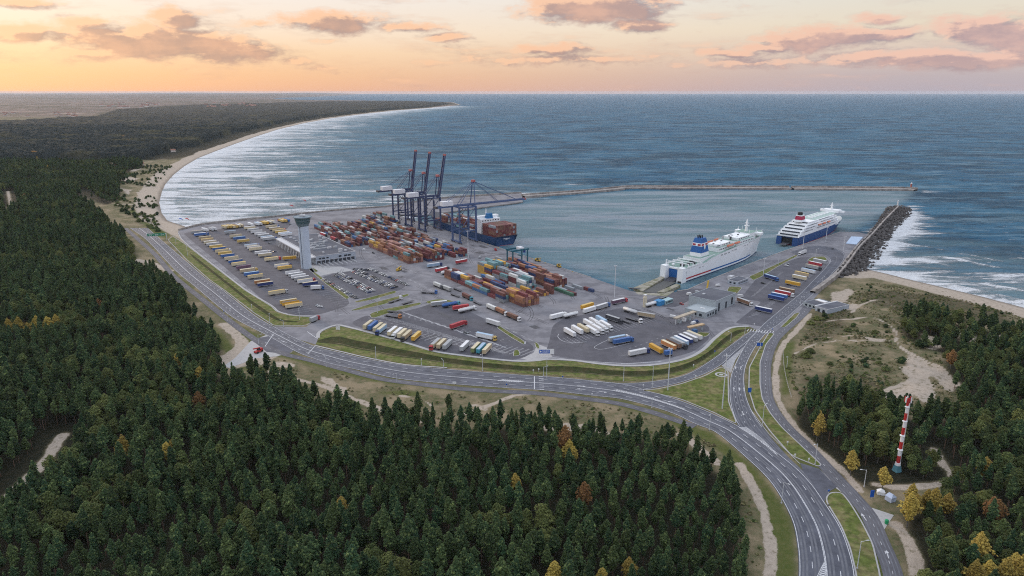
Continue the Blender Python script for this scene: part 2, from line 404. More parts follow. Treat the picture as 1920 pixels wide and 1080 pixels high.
paths = [  # (pixels, width in metres)
    ([(503, 697), (550, 710), (600, 722), (625, 732), (662, 747), (687, 757), (720, 769), (800, 792)], 4.0),
    ([(869, 776), (900, 766), (931, 755), (962, 742), (1000, 738.5)], 3.2),
    ([(419, 608), (436, 622), (453, 641), (436, 668), (410, 690)], 8.0), ([(205, 489), (250, 487), (282, 494), (300, 500), (318, 508)], 9.0),
    ([(117, 817), (95, 850), (76, 876), (35, 911), (0, 952), (-60, 1010)], 6.0), ([(16, 360), (20, 385), (14, 400)], 6.0), ([(50, 342), (90, 330), (130, 322)], 7.0),
    ([(1520, 588), (1500, 612), (1470, 645), (1458, 675), (1454, 710), (1458, 745), (1474, 778), (1502, 813), (1545, 853), (1590, 893), (1612, 920)], 4.0),
    ([(1680, 985), (1700, 1010), (1715, 1050), (1722, 1090)], 5.5), ([(1388, 872), (1405, 900), (1425, 940), (1440, 990), (1446, 1040), (1444, 1100)], 5.0),
    ([(1276, 815), (1300, 830), (1322, 850), (1345, 868)], 5.0),
    ([(1548, 603), (1575, 600), (1607, 599), (1639, 599), (1671, 616), (1683, 634), (1678, 647), (1700, 667), (1752, 689), (1800, 725)], 2.6),
    ([(1597, 587), (1623, 570), (1649, 565), (1678, 576)], 1.9), ([(1490, 663), (1532, 645), (1578, 644), (1623, 648), (1665, 647)], 1.8), ([(1520, 632), (1560, 636), (1600, 638)], 1.4),
    ([(1629, 750), (1671, 734), (1710, 716)], 3.0), ([(1750, 842), (1768, 872), (1790, 900), (1700, 915), (1640, 908)], 4.5),
    ([(225, 386), (250, 385), (285, 383)], 9.0), ([(205, 313), (235, 322), (262, 318)], 12.0), ([(1080, 800), (1110, 806), (1140, 812)], 3.5),
    ([(750, 742), (790, 748), (810, 762)], 1.6), ([(1562, 640), (1600, 655)], 1.2), ([(1850, 640), (1885, 628), (1930, 640)], 3.0)]
patches = [
    [(398, 678), (436, 655), (455, 634), (478, 648), (506, 634), (545, 660), (520, 668), (500, 682), (470, 683), (440, 694)], [(594, 700), (622, 708), (648, 734), (630, 730), (604, 714)],
    [(1697, 668), (1729, 679), (1768, 702), (1800, 725), (1778, 735), (1746, 710), (1752, 741), (1739, 762), (1716, 752), (1650, 756), (1629, 751), (1671, 736), (1706, 722), (1690, 697)],
    [(1720, 628), (1752, 634), (1765, 650), (1742, 660)], [(1778, 621), (1813, 621), (1797, 637)], [(1560, 548), (1590, 541), (1604, 548), (1580, 566), (1564, 572)], [(1615, 640), (1665, 642), (1640, 650)],
    [(255, 362), (290, 347), (299, 375), (296, 396), (315, 420), (332, 434), (318, 440), (292, 420), (275, 392)], [(265, 300), (290, 301), (280, 306), (262, 305)], [(217, 332), (262, 336), (250, 343), (222, 340)], [(225, 355), (250, 358), (240, 366)],
    [(500, 690), (520, 676), (560, 684), (540, 692)], [(880, 760), (920, 757), (905, 768)], [(1006, 800), (1080, 792), (1130, 802), (1090, 812), (1030, 808)],
    [(1800, 640), (1850, 632), (1840, 645)], [(1590, 566), (1612, 572), (1600, 585), (1585, 582)]]
PATHS = [([Vector(q) for q in PL(p)], w) for p, w in paths]; PATCH = [PL(p) for p in patches]
GREEN = [PL(p) for p in [
    [(296, 482), (330, 512), (368, 545), (412, 584), (446, 606), (508, 640), (550, 662), (620, 690), (700, 704), (837, 724), (1000, 733), (1000, 742), (850, 732), (700, 716), (600, 690), (520, 668), (480, 652), (420, 604), (370, 560), (320, 520)],
    [(1050, 738), (1119, 746), (1169, 752), (1250, 776), (1300, 798), (1342, 814), (1397, 862), (1445, 910), (1478, 967), (1490, 1018), (1494, 1200), (1430, 1200), (1440, 1000), (1420, 930), (1390, 880), (1340, 840), (1290, 812), (1240, 782), (1150, 760)],
    [(1440, 622), (1425, 650), (1402, 689), (1402, 731), (1414, 770), (1440, 808), (1482, 855), (1550, 880), (1640, 960), (1700, 1100), (1600, 1200), (1590, 1028), (1550, 940), (1500, 870), (1440, 800)],
    [(395, 605), (430, 640), (480, 690), (460, 700), (410, 650)], [(1465, 645), (1490, 640), (1480, 740), (1466, 740)], [(240, 395), (275, 395), (320, 436), (314, 449), (290, 440)], [(710, 736), (760, 732), (800, 738), (760, 744)]]]
SCRUBDARK = [PL(p) for p in [[(1535, 560), (1590, 560), (1600, 600), (1560, 640), (1510, 640)], [(1500, 700), (1640, 716), (1720, 760), (1500, 780)], [(1900, 560), (1640, 545), (1600, 560), (1700, 590), (1900, 620)]]]

def height(x, y):
    x = np.asarray(x, float); y = np.asarray(y, float)
    d = sdf(x, y, LAND)
    z = np.where(d < 0, ZS + np.maximum(d * .06, -5), np.minimum(ZS + d * .085, 0.0))
    near = (y < 3500) & (d > 20)
    dm = sstep(0, 30, sdf(x, y, DUNE)) * np.where(near, 1, 0) * sstep(15, 60, d)
    dz = (fbm(x, y, 38, 4, 3) - .42) * 9.0; dz = np.maximum(dz, -.2) + (1 - np.abs(fbm(x, y, 26, 3, 9) - .5) * 2) * .9
    w = sstep(10, 50, d) * sstep(0, 1, np.where((x < 0) & (y > 900), 1, 0))
    z = z + dm * np.maximum(dz, 0) + w * (fbm(x, y, 60, 3, 5) ** 2) * 5
    far = sstep(9000, 36000, np.hypot(x, y)) * sstep(200, 3000, d)
    return z + far * (fbm(x, y, 7000, 4, 21) ** 1.5) * 150

X, Y = fan(95, 1500, 62000, .0045, .012, 62, .2)
D = sdf(X, Y, LAND); Z = height(X, Y)
sand = np.zeros(X.shape); nearm = Y < 1700
xn, yn = X[nearm], Y[nearm]; s = np.zeros(xn.shape)
jit = (fbm(xn, yn, 7, 3, 31) - .5)
for pl, w in PATHS: s = np.maximum(s, sstep(w * .5 + 1.4, w * .5 - 1.2, dist(xn, yn, smooth(pl, 6), False) + jit * 2.5))
for pp in PATCH: s = np.maximum(s, sstep(-3, 2.5, sdf(xn, yn, pp) + jit * 9))
sand[nearm] = s
bw = 22 + 14 * fbm(X, Y, 90, 3, 2)
sand = np.maximum(sand, sstep(1.0, -0.05, (D - bw) / 12))
green = np.zeros(X.shape); gg = np.zeros(xn.shape)
for pp in GREEN: gg = np.maximum(gg, sstep(-2, 2, sdf(xn, yn, pp) + jit * 3))
green[nearm] = gg
dark = np.zeros(X.shape); dk = np.zeros(xn.shape)
for pp in SCRUBDARK: dk = np.maximum(dk, sstep(-6, 8, sdf(xn, yn, pp) + jit * 14))
dark[nearm] = dk
f1 = sdf(X, Y, F1); f2 = sdf(X, Y, F2)
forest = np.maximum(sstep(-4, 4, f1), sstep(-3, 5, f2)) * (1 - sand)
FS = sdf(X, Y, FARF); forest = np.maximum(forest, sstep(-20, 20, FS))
farm = sstep(3500, 6000, Y) * (1 - forest)
wet = sstep(7, 0, D)

def ground_mat():
    m = bpy.data.materials.new('ground_cover'); m.use_nodes = True; t = NT(m.node_tree); b = t.n['Principled BSDF']
    A = lambda n: (lambda k: (setattr(k, 'attribute_name', n), k.outputs['Fac'])[1])(t.node('ShaderNodeAttribute'))
    pos = t.node('ShaderNodeNewGeometry').outputs['Position']
    n1 = t.noise(pos, .045, 6, .65); n2 = t.noise(pos, .35, 5, .7); n3 = t.noise(pos, 2.2, 4, .7); n4 = t.noise(pos, .012, 4, .6)
    scrub = t.mix(t.rng(n2, .38, .66), (.165, .135, .078), (.085, .098, .042))
    scrub = t.mix(t.rng(n1, .44, .62), scrub, (.26, .205, .13))
    scrub = t.mix(t.rng(n3, .5, .72, 0, .7), scrub, (.045, .055, .024))
    scrub = t.mix(t.m('MULTIPLY', A('dark'), .7), scrub, t.mix(t.rng(n2, .4, .6), (.085, .06, .04), (.04, .048, .022)))
    gr = t.mix(t.rng(n2, .35, .7), (.072, .092, .022), (.118, .118, .04))
    gr = t.mix(t.rng(n3, .55, .75, 0, .55), gr, (.04, .05, .016))
    gr = t.mix(t.rng(n1, .55, .68, 0, .5), gr, (.14, .115, .06))
    sd = t.mix(t.rng(n2, .3, .75), (.44, .37, .30), (.33, .275, .22))
    sd = t.mix(t.rng(n2, .56, .66, 0, .75), sd, (.17, .145, .085)); sd = t.mix(t.rng(n3, .6, .8, 0, .6), sd, (.10, .09, .05))
    sd = t.mix(A('wet'), sd, (.17, .14, .115))
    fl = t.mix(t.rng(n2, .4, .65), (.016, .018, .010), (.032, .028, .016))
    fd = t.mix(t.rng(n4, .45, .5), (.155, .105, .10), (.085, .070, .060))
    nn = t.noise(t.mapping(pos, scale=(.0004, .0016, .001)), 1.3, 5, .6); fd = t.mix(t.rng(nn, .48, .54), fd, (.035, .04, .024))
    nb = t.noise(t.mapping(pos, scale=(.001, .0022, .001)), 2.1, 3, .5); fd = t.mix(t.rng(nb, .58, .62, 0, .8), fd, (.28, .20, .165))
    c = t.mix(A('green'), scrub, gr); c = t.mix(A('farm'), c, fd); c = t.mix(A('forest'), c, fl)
    sf_ = t.rng(t.m('ADD', t.m('ADD', A('sand'), t.m('MULTIPLY', t.m('SUBTRACT', n3, .5), .8)), t.m('MULTIPLY', t.m('SUBTRACT', n2, .5), 1.1)), .44, .78)
    c = t.mix(sf_, c, sd); t.l.new(c, b.inputs['Base Color']); b.inputs['Roughness'].default_value = .95; b.inputs['Specular IOR Level'].default_value = .12
    bp = t.node('ShaderNodeBump'); bp.inputs['Strength'].default_value = .6; bp.inputs['Distance'].default_value = .6
    t.l.new(n3, bp.inputs['Height']); t.l.new(bp.outputs[0], b.inputs['Normal'])
    return m
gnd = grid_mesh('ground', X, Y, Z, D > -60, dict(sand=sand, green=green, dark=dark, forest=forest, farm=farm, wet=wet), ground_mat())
tag(gnd, 'sandy heath, dune grass and verges around the harbour', kind='structure')

# ------------------------------------------------------------------ sea
X, Y = fan(300, 1600, 62000, .0045, .010, 62, .2)
D = sdf(X, Y, LAND); B = sdf(X, Y, BASIN)
dw = np.where(X < 150, -D, 1e5); dw = np.where(Y > 9000, 1e5, dw)
de = -sdf(X, Y, LAND); de = np.where((X > 280) & (Y < 1150), de, 1e5)
outb = sstep(4, -14, B)
nz = fbm(X, Y, 90, 4, 40)
surf_w = np.clip(.92 - dw / (330 + 560 * nz), 0, 1) * outb + .5 * np.clip(1 - dw / 26, 0, 1)
surf_e = np.clip(.80 - de / (130 + 300 * fbm(X, Y, 60, 3, 41)), 0, 1) * outb + .5 * np.clip(1 - de / 18, 0, 1)
rubble = [Vector(P(u, v)) for u, v in [(1592, 524), (1641, 494), (1668, 456), (1695, 425), (1712, 398), (1692, 386)]]
dr = dist(X, Y, rubble, False); tip = np.hypot(X - P(1728, 356)[0], Y - P(1728, 356)[1])
surf_r = np.clip(1.05 - dr / (16 + 50 * nz), 0, 1) * outb; surf_t = np.clip(1.0 - tip / 55, 0, 1) * outb
wall = [Vector(P(u, v)) for u, v in [(345, 424), (500, 411), (600, 399), (724, 389), (817, 374), (979, 363)]]
surf_s = np.clip(1.0 - dist(X, Y, wall, False) / (14 + 30 * nz), 0, 1) * outb
foam = np.maximum.reduce([surf_w, surf_e * 1.0, surf_r, surf_t * .8, surf_s * .9])
shal = np.clip(np.maximum(1 - dw / 700, 1 - de / 260), 0, 1) * outb; shal = np.maximum(shal, sstep(-6, 10, B) * .55)
# breakers rolling in along both beaches: crests follow the shore
def breakers(d, lam, reach, amp, seed):
    ph = (d + 26 * (fbm(X, Y, 120, 3, seed) - .5)) / lam; k = ph - np.floor(ph); sh = np.exp(-((k - .5) / .13) ** 2)
    gate = sstep(.42, .6, fbm(X, Y, 85, 2, seed + 3)); return sh * np.clip(1 - d / reach, 0, 1) * sstep(3, 16, d) * amp * gate
wave = breakers(np.abs(de), 34, 330, 1.9, 50) * outb 
wave = np.where((de < 1e4) | (dw < 1e4), wave, 0)
gz = (fbm(X * 1.0 + Y * .35, Y * 2.2, 46, 4, 70) - .5) * 2.6 * sstep(20, -10, B) + (fbm(X, Y * 1.6, 22, 3, 72) - .5) * .5
swell = gz * sstep(9000, 2500, Y)
foam = np.clip(foam + np.clip(wave * .62 - .15, 0, 1), 0, 1)
calm = sstep(-5, 25, B)

def sea_mat():
    m = bpy.data.materials.new('sea_water'); m.use_nodes = True; t = NT(m.node_tree); b = t.n['Principled BSDF']
    A = lambda n: (lambda k: (setattr(k, 'attribute_name', n), k.outputs['Fac'])[1])(t.node('ShaderNodeAttribute'))
    pos = t.node('ShaderNodeNewGeometry').outputs['Position']
    st = t.mapping(pos, rot=(0, 0, R(-8)), scale=(.32, 1.0, 1)); wvb = t.noise(t.mapping(pos, rot=(0, 0, R(-6)), scale=(.6, 1, 1)), .0065, 10, .74, .4); wv0 = t.noise(t.mapping(pos, rot=(0, 0, R(6)), scale=(.35, 1.1, 1)), .018, 9, .78); lon = t.mapping(pos, rot=(0, 0, R(-14)), scale=(.3, 1.3, 1))
    wv1 = t.noise(st, .055, 5, .62, .4); wv2 = t.noise(st, .28, 5, .65); wv3 = t.noise(lon, .014, 4, .6); big = t.noise(pos, .0022, 5, .6)
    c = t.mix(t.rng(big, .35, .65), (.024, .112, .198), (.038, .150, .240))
    c = t.mix(t.rng(wvb, .47, .56, 0, .85), c, (.010, .048, .088)); c = t.mix(t.rng(wv1, .50, .62, 0, .6), c, (.008, .040, .072)); c = t.mix(t.rng(wv0, .50, .62, 0, .7), c, (.15, .26, .33))  # light and shade of the waves put into the water colour
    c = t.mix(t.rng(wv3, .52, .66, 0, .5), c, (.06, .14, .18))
    c = t.mix(t.m('MULTIPLY', A('calm'), .8), c, t.mix(t.rng(t.noise(lon, .012, 8, .68, 1.2), .44, .60), (.090, .150, .178), (.300, .310, .350)))  # calm basin: grey sky reflection painted into the colour
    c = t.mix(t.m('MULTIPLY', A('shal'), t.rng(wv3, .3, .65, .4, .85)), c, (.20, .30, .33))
    fo = A('foam')
    streak = t.noise(t.mapping(pos, rot=(0, 0, R(-12)), scale=(.30, 1.5, 1)), .042, 9, .70, .8); lace = t.noise(pos, .16, 6, .75, 1.5)
    bst = t.noise(t.mapping(pos, rot=(0, 0, R(-10)), scale=(.22, 1.1, 1)), .016, 6, .6, .6); fmix = t.m('ADD', t.m('ADD', t.m('MULTIPLY', streak, .45), t.m('MULTIPLY', lace, .15)), t.m('MULTIPLY', bst, .40))
    f = t.rng(t.m('ADD', t.m('MULTIPLY', fo, .80), t.m('MULTIPLY', t.m('SUBTRACT', fmix, .5), 4.0)), .36, .70)
    cap = t.noise(t.mapping(pos, rot=(0, 0, R(-10)), scale=(.5, 1.7, 1)), .11, 6, .62, .3); gate = t.noise(pos, .006, 3, .5)
    caps = t.m('MULTIPLY', t.rng(cap, .655, .70), t.rng(gate, .40, .58)); caps = t.m('MULTIPLY', caps, t.m('SUBTRACT', 1, A('calm')))
    f = t.m('MAXIMUM', t.m('MULTIPLY', f, t.rng(fo, .02, .12)), t.m('MULTIPLY', caps, .8))
    c = t.mix(t.m('MULTIPLY', f, .93), c, (.72, .74, .76)); t.l.new(c, b.inputs['Base Color'])
    t.l.new(t.m('MULTIPLY_ADD', f, .3, .52), b.inputs['Roughness']); b.inputs['IOR'].default_value = 1.333; b.inputs['Specular IOR Level'].default_value = .09
    h = t.m('ADD', t.m('MULTIPLY', wv1, 2.6), t.m('MULTIPLY', wv2, .75)); h = t.m('MULTIPLY', h, t.rng(A('calm'), 0, 1, 1.0, .75))
    h = t.m('ADD', h, t.m('MULTIPLY', f, .35))
    bp = t.node('ShaderNodeBump'); bp.inputs['Strength'].default_value = 1.0; bp.inputs['Distance'].default_value = 6.0
    t.l.new(h, bp.inputs['Height']); t.l.new(bp.outputs[0], b.inputs['Normal'])
    return m
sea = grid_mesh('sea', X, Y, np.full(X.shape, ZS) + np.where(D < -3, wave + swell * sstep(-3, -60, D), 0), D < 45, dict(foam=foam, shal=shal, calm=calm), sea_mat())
tag(sea, 'choppy grey-blue sea with surf along the beaches', kind='structure')
del X, Y, D, B

# haze: one closed box of even air round everything
hm = bpy.data.materials.new('air'); hm.use_nodes = True; ht = hm.node_tree; ht.nodes.clear()
ho = ht.nodes.new('ShaderNodeOutputMaterial'); hv = ht.nodes.new('ShaderNodeVolumePrincipled')
hv.inputs['Color'].default_value = (.80, .88, 1.0, 1); hv.inputs['Density'].default_value = 1.5e-5; hv.inputs['Anisotropy'].default_value = .2
ht.links.new(hv.outputs[0], ho.inputs['Volume'])
hz = MB().box(-70000, 70000, -400, 64000, -9.5, 186).build('haze', hm); tag(hz, 'thin evening haze over land and sea', kind='stuff')
# ------------------------------------------------------------------ port deck, roads, verges
DZ = 0.06                                                     # port deck level; sheets above it step up by 2 cm
M_conc = mat('concrete_deck', (.215, .21, .225), .88, .16, .12, obj=False, c2=(.150, .147, .162), spec=.2)
M_asph = mat('asphalt_yard', (.105, .102, .116), .85, .16, .15, obj=False, c2=(.085, .083, .096), spec=.25)
M_road = mat('asphalt_road', (.096, .100, .122), .8, .2, .2, obj=False, c2=(.070, .073, .090), spec=.3)
M_road2 = mat('asphalt_old', (.125, .122, .135), .85, .15, .2, obj=False, c2=(.10, .098, .11), spec=.25)
M_paint = mat('road_paint', (.52, .52, .53), .65, .45, 1.4, obj=False)
M_kerb = mat('kerb_stone', (.36, .35, .35), .85, .15, .5, obj=False)
M_pave = mat('pale_paving', (.38, .37, .365), .85, .15, .5, obj=False)
M_grass = mat('mown_grass', (.100, .122, .032), .95, .5, .35, bump=.7, bscale=2.5, obj=False, c2=(.170, .152, .068), spec=.1)
M_bankshade = mat('shaded_rough_grass', (.040, .048, .018), .95, .35, .35, bump=.9, bscale=1.8, obj=False, c2=(.062, .056, .026), spec=.1)  # rough slope grass, with the shade of the slope in its colour
M_stone = mat('quay_concrete', (.30, .285, .27), .9, .25, .2, obj=False, c2=(.22, .205, .195))
M_dark = mat('wet_wall', (.07, .068, .066), .8, .3, .3, obj=False)

north = PL([(334, 433), (380, 422.5), (500, 409.5), (560, 403), (600, 398), (660, 393), (724, 388.5), (817, 374), (979, 362.5)], 0)
quay = PL([(980, 378.5), (904, 388.5), (792, 404)], 0) + [H(-165, 0), H(270, 0)]
east_in = PL([(1180, 545), (1202, 549), (1262, 548.5), (1290, 543), (1340, 521), (1400, 497), (1453, 477), (1490, 464), (1517, 455), (1576, 435), (1612, 436), (1634, 441)], 0)
south = PL([(1612, 464), (1574, 512), (1540, 545), (1500, 590), (1466, 622), (1438, 628), (1404, 612), (1370, 614), (1342, 632), (1318, 655), (1285, 672), (1228, 683), (1169, 685), (1120, 682), (1075, 675), (1025, 673),
            (962, 678), (869, 668), (815, 660), (775, 648), (720, 632), (659, 616), (630, 612), (600, 625), (592, 646), (520, 625), (512, 612), (574, 613), (591, 600), (545, 594), (519, 586), (509, 575), (460, 545), (412, 508), (347, 457), (334, 440)], 0)
deckp = north + quay + east_in + south
MB().prism(deckp, -6, DZ, 0, 1).build('port_deck', [M_dark, M_conc]); tag(bpy.data.objects['port_deck'], 'concrete harbour deck with quay walls', kind='structure')

def sheet_obj(name, polys, z, m, label=None, kind='structure'):
    mb = MB()
    for p in polys: mb.sheet(p, z)
    o = mb.build(name, m); tag(o, label, kind=kind); return o

def rounded(px, r=5, z=0):
    """round the corners of an outline given in photo pixels"""
    pts = [Vector(q) for q in PL(px, z)]; out = []; n = len(pts)
    for i in range(n):
        p = pts[i]; a = pts[i - 1] - p; b = pts[(i + 1) % n] - p; d = min(r, a.length * .45, b.length * .45)
        A = p + a.normalized() * d; B = p + b.normalized() * d
        for k in range(5):
            t = k / 4; out.append((A * (1 - t) ** 2 + p * 2 * t * (1 - t) + B * t * t))
    return [(q.x, q.y) for q in out]

yards = [
    [(343, 437), (470, 424), (540, 417), (548, 419), (516, 449), (566, 478), (572, 500), (600, 519), (652, 560), (656, 572), (600, 590), (548, 592), (520, 584), (480, 551), (420, 500), (360, 452)],
    [(598, 522), (628, 512), (690, 504), (764, 536), (740, 548), (680, 560), (660, 560)],
    [(655, 606), (690, 590), (700, 598), (790, 576), (812, 568), (880, 584), (925, 606), (975, 630), (1004, 652), (990, 668), (962, 676), (869, 666), (815, 658), (775, 646), (720, 630)],
    [(1022, 664), (1030, 640), (1036, 610), (1060, 596), (1120, 586), (1180, 575), (1230, 592), (1290, 600), (1330, 610), (1330, 636), (1300, 660), (1240, 676), (1160, 682), (1070, 672)],
    [(1378, 606), (1430, 565), (1382, 560), (1394, 553), (1420, 520), (1460, 497), (1500, 482), (1545, 482), (1556, 492), (1540, 516), (1500, 560), (1468, 590), (1440, 614), (1400, 608)],
    [(1200, 568), (1230, 556), (1300, 540), (1330, 545), (1300, 560), (1262, 578)]]
sheet_obj('truck_yard', [rounded(y, 8) for y in yards], DZ + .02, M_asph)

# main road and its branches: left and right edges traced
mainL = smooth(PL([(150, 360), (168, 371), (185, 378), (201, 398), (238, 424), (275, 450.5), (327, 505.5), (366, 538), (412, 577), (444, 600), (506, 632), (550, 657), (575, 668), (619, 682), (681, 696), (744, 710), (837, 719.5), (931, 726.5), (1006, 731), (1060, 736),
                   (1119, 743), (1169, 749), (1250, 771), (1303, 795), (1342, 811), (1397, 857), (1445, 905), (1481, 967), (1494, 1018), (1497, 1080), (1486, 1190)]), 3)
mainR = smooth(PL([(152, 358), (176, 368), (200, 373), (227, 387), (260, 413), (297, 445), (347, 488), (389, 524), (418, 544), (476, 590), (520, 616), (552, 633), (592, 650), (637, 661), (688, 673), (759, 685), (838, 692), (963, 702), (1040, 707), (1090, 711.5),
                   (1169, 720), (1197, 727), (1275, 751), (1337, 776), (1386, 800), (1432, 830), (1487, 872), (1520, 905), (1546, 941), (1575, 986), (1592, 1028), (1604, 1080), (1612, 1190)]), 3)
NM = 420; mainL = resample(mainL, NM); mainR = resample(mainR, NM)
RZ = DZ + .05
def lerpc(A, B, t): return [a.lerp(b, t) for a, b in zip(A, B)]
brL = smooth(PL([(1502, 549), (1470, 575), (1433, 606), (1419, 621), (1400, 642), (1378, 684), (1369, 712), (1369, 754), (1386, 800), (1430, 835), (1480, 880), (1520, 930)]), 3)
brR = smooth(PL([(1531, 546), (1500, 575), (1464, 606), (1440, 622), (1417, 650), (1398, 689), (1397, 731), (1410, 770), (1437, 810), (1478, 857), (1512, 890), (1546, 941)]), 3)
weL = smooth(PL([(1408, 620), (1388, 634), (1366, 650), (1332, 676), (1284, 703), (1228, 714.5), (1169, 718.5), (1100, 714)]), 3)
weR = smooth(PL([(1420, 622), (1402, 640), (1376, 662), (1353, 684), (1320, 702), (1275, 718), (1228, 728), (1197, 733)]), 3)
NB = 160; brL, brR, weL, weR = [resample(c, NB) for c in (brL, brR, weL, weR)]
loopL = resample(smooth(PL([(1502, 549), (1530, 520), (1550, 499), (1556, 488), (1546, 479), (1520, 475), (1496, 480)]), 3), 80)
loopR = resample(smooth(PL([(1531, 546), (1562, 512), (1582, 488), (1582, 474), (1560, 464), (1524, 461), (1480, 472)]), 3), 80)
side = smooth(PL([(1682, 1180), (1675, 1080), (1649, 1012), (1629, 967), (1600, 931), (1558, 886), (1513, 838), (1481, 808), (1456, 779), (1440, 750), (1435.5, 721), (1436, 680), (1447, 646), (1464, 624), (1505, 588), (1524, 562)]), 4)
sideW = smooth(PL([(205, 398), (240, 432), (283, 470), (301, 489), (327, 519), (379, 561), (428, 600), (486, 642), (531, 663), (588, 677), (650, 694), (712, 710), (775, 719), (869, 729.5), (962, 735), (994, 736.5), (1056, 743), (1150, 755), (1212, 770), (1262, 786), (1303, 800)]), 4)
mb = MB(); strip(mb, mainL, mainR, RZ); mb.build('main_road', M_road); tag(bpy.data.objects['main_road'], kind='structure')
mb = MB(); strip(mb, brL, brR, RZ - .015); mb.build('ferry_road', M_road); tag(bpy.data.objects['ferry_road'], kind='structure')
mb = MB(); strip(mb, weL, weR, RZ - .025); mb.build('slip_road', M_road); tag(bpy.data.objects['slip_road'], kind='structure')
mb = MB(); strip(mb, loopL, loopR, RZ - .015); mb.build('loop_road', M_road); tag(bpy.data.objects['loop_road'], kind='structure')
mb = MB(); strip(mb, offset(side, 3.5), offset(side, -3.5), RZ - .01); mb.build('side_road', M_road2); tag(bpy.data.objects['side_road'], kind='structure')
mb = MB(); strip(mb, offset(sideW, 2.6), offset(sideW, -2.6), RZ - .02); mb.build('cycle_path', M_road2); tag(bpy.data.objects['cycle_path'], kind='structure')
sheet_obj('road_junction', [PL([(1500, 868), (1536, 879), (1556, 900), (1572, 912), (1556, 921), (1549, 931), (1546, 942), (1512, 900)]), PL([(1369, 691), (1398, 645), (1420, 621), (1408, 620), (1384, 640), (1353, 684)]),
            PL([(1382, 796), (1384, 802), (1440, 838), (1478, 872), (1440, 815), (1410, 780)]), PL([(470, 636), (506, 630), (552, 656), (540, 664), (500, 660)])], RZ - .035, M_road)
sheet_obj('paved_apron', [PL([(470, 640), (500, 628), (512, 640), (548, 660), (520, 668), (480, 672), (430, 690), (420, 686), (440, 672)]), PL([(1622, 948), (1676, 966), (1656, 996), (1650, 990)]),
            PL([(1536, 879), (1556, 898), (1576, 912), (1608, 940), (1595, 936), (1560, 910), (1546, 892)]), PL([(1008, 645), (1026, 652), (1036, 670), (1000, 678), (976, 672), (1000, 662)]),
            PL([(572, 497), (640, 500), (680, 512), (625, 512), (590, 520), (560, 506)])], RZ - .045, M_pave, kind='structure')

# verges and islands, raised a little above the roads, with kerbs
verges = {
    'grass_strip_west': [(315, 450), (324, 443), (347, 458), (412, 508), (460, 545), (509, 575), (519, 585), (545, 592), (583, 595), (590, 600), (574, 611), (514, 611), (478, 588), (422, 545), (392, 524), (350, 487)],
    'grass_triangle': [(1200, 731), (1228, 731), (1275, 721), (1322, 705), (1353, 688), (1365, 696), (1366, 754), (1382, 796), (1337, 773), (1275, 748)],
    'grass_strip_east': [(1442, 624), (1427, 648), (1405, 689), (1404, 731), (1416, 770), (1443, 808), (1484, 855), (1534, 875), (1540, 872), (1500, 834), (1466, 802), (1444, 775), (1429, 748), (1425, 721), (1425, 680), (1436, 646), (1452, 626)],
    'grass_strip_south': [(1551, 944), (1549, 933), (1557, 924), (1578, 924), (1594, 944), (1616, 980), (1636, 1020), (1650, 1080), (1658, 1180), (1614, 1180), (1606, 1080), (1594, 1028), (1577, 986)],
    'grass_bed_a': [(571, 498), (580, 496), (592, 512), (656, 558), (650, 562), (600, 524)], 'grass_bed_b': [(655, 583), (700, 568), (765, 551), (768, 554), (720, 571), (672, 582)],
    'grass_bed_c': [(664, 566), (700, 556), (741, 545), (744, 549), (700, 562), (668, 568)], 'grass_bed_d': [(694, 588), (720, 580), (789, 567), (790, 571), (740, 584), (700, 597), (694, 594)],
    'grass_bed_e': [(796, 566), (820, 561), (846, 563), (860, 570), (840, 566), (806, 571)], 'grass_bed_f': [(936, 611), (984, 641), (983, 647), (960, 634), (932, 615)],
    'grass_bed_g': [(1002, 641), (1010, 645), (1012, 655), (1005, 652)], 'grass_bed_h': [(1513, 489), (1523, 482), (1545, 481), (1551, 486), (1548, 492), (1535, 494)],
    'grass_bed_i': [(1404, 519), (1440, 503), (1470, 489), (1492, 478), (1496, 480), (1460, 499), (1424, 521), (1412, 526)], 'grass_bed_j': [(1368, 537), (1392, 539), (1382, 551), (1362, 546)],
    'grass_bed_k': [(1294, 632), (1302, 623), (1332, 624), (1326, 631), (1310, 634)], 'grass_bed_l': [(1463, 614), (1490, 588), (1500, 586), (1493, 596), (1472, 614)],
    'grass_bed_m': [(578, 505), (588, 503), (598, 509), (586, 512)], 'grass_bed_n': [(964, 657), (972, 656), (976, 666), (962, 669)]}
mbk = MB()
for nm, px in verges.items():
    p = rounded(px, 4); big = nm.startswith('grass_strip') or nm == 'grass_triangle'
    o = MB().sheet(p, DZ + .16).build('grass_verge', M_grass); tag(o, kind='structure')
    q = [Vector(a) for a in p] + [Vector(p[0]), Vector(p[1])]
    kerb(mbk, q, .45 if not big else .6, DZ - .02, DZ + .19)
o = mbk.build('kerb', M_kerb); tag(o, kind='structure')

# the long grass bank between the yard fence and the main road: level top, steep rough face coloured darker for its shade, flat foot
top = smooth(PL([(600, 632), (604, 622), (631, 612), (659, 617), (720, 633), (775, 649), (815, 661), (869, 669), (962, 679), (1025, 676), (1075, 678), (1120, 684), (1169, 688), (1228, 686), (1285, 675), (1320, 657), (1344, 634), (1370, 616), (1404, 614)]), 4)
foot = smooth(PL([(592, 645), (637, 657), (688, 669), (759, 682), (838, 688.5), (963, 699), (1040, 704), (1090, 708), (1169, 714.5), (1228, 711), (1284, 700), (1332, 673), (1366, 647), (1388, 631), (1406, 619)]), 4)
NBK = 220; top = resample(top, NBK); foot = resample(foot, NBK)
wob = [.025 * math.sin(i * .09) + .008 * math.sin(i * .31 + 1) for i in range(NBK)]
prof = [(0.0, DZ + .12, 0), (.20, .55, 0), (.42, 1.35, 0), (.50, 1.5, 0), (.60, .55, 1), (.70, -.02, 1), (.76, .06, 1), (1.0, DZ + .05, 0)]
rows = []
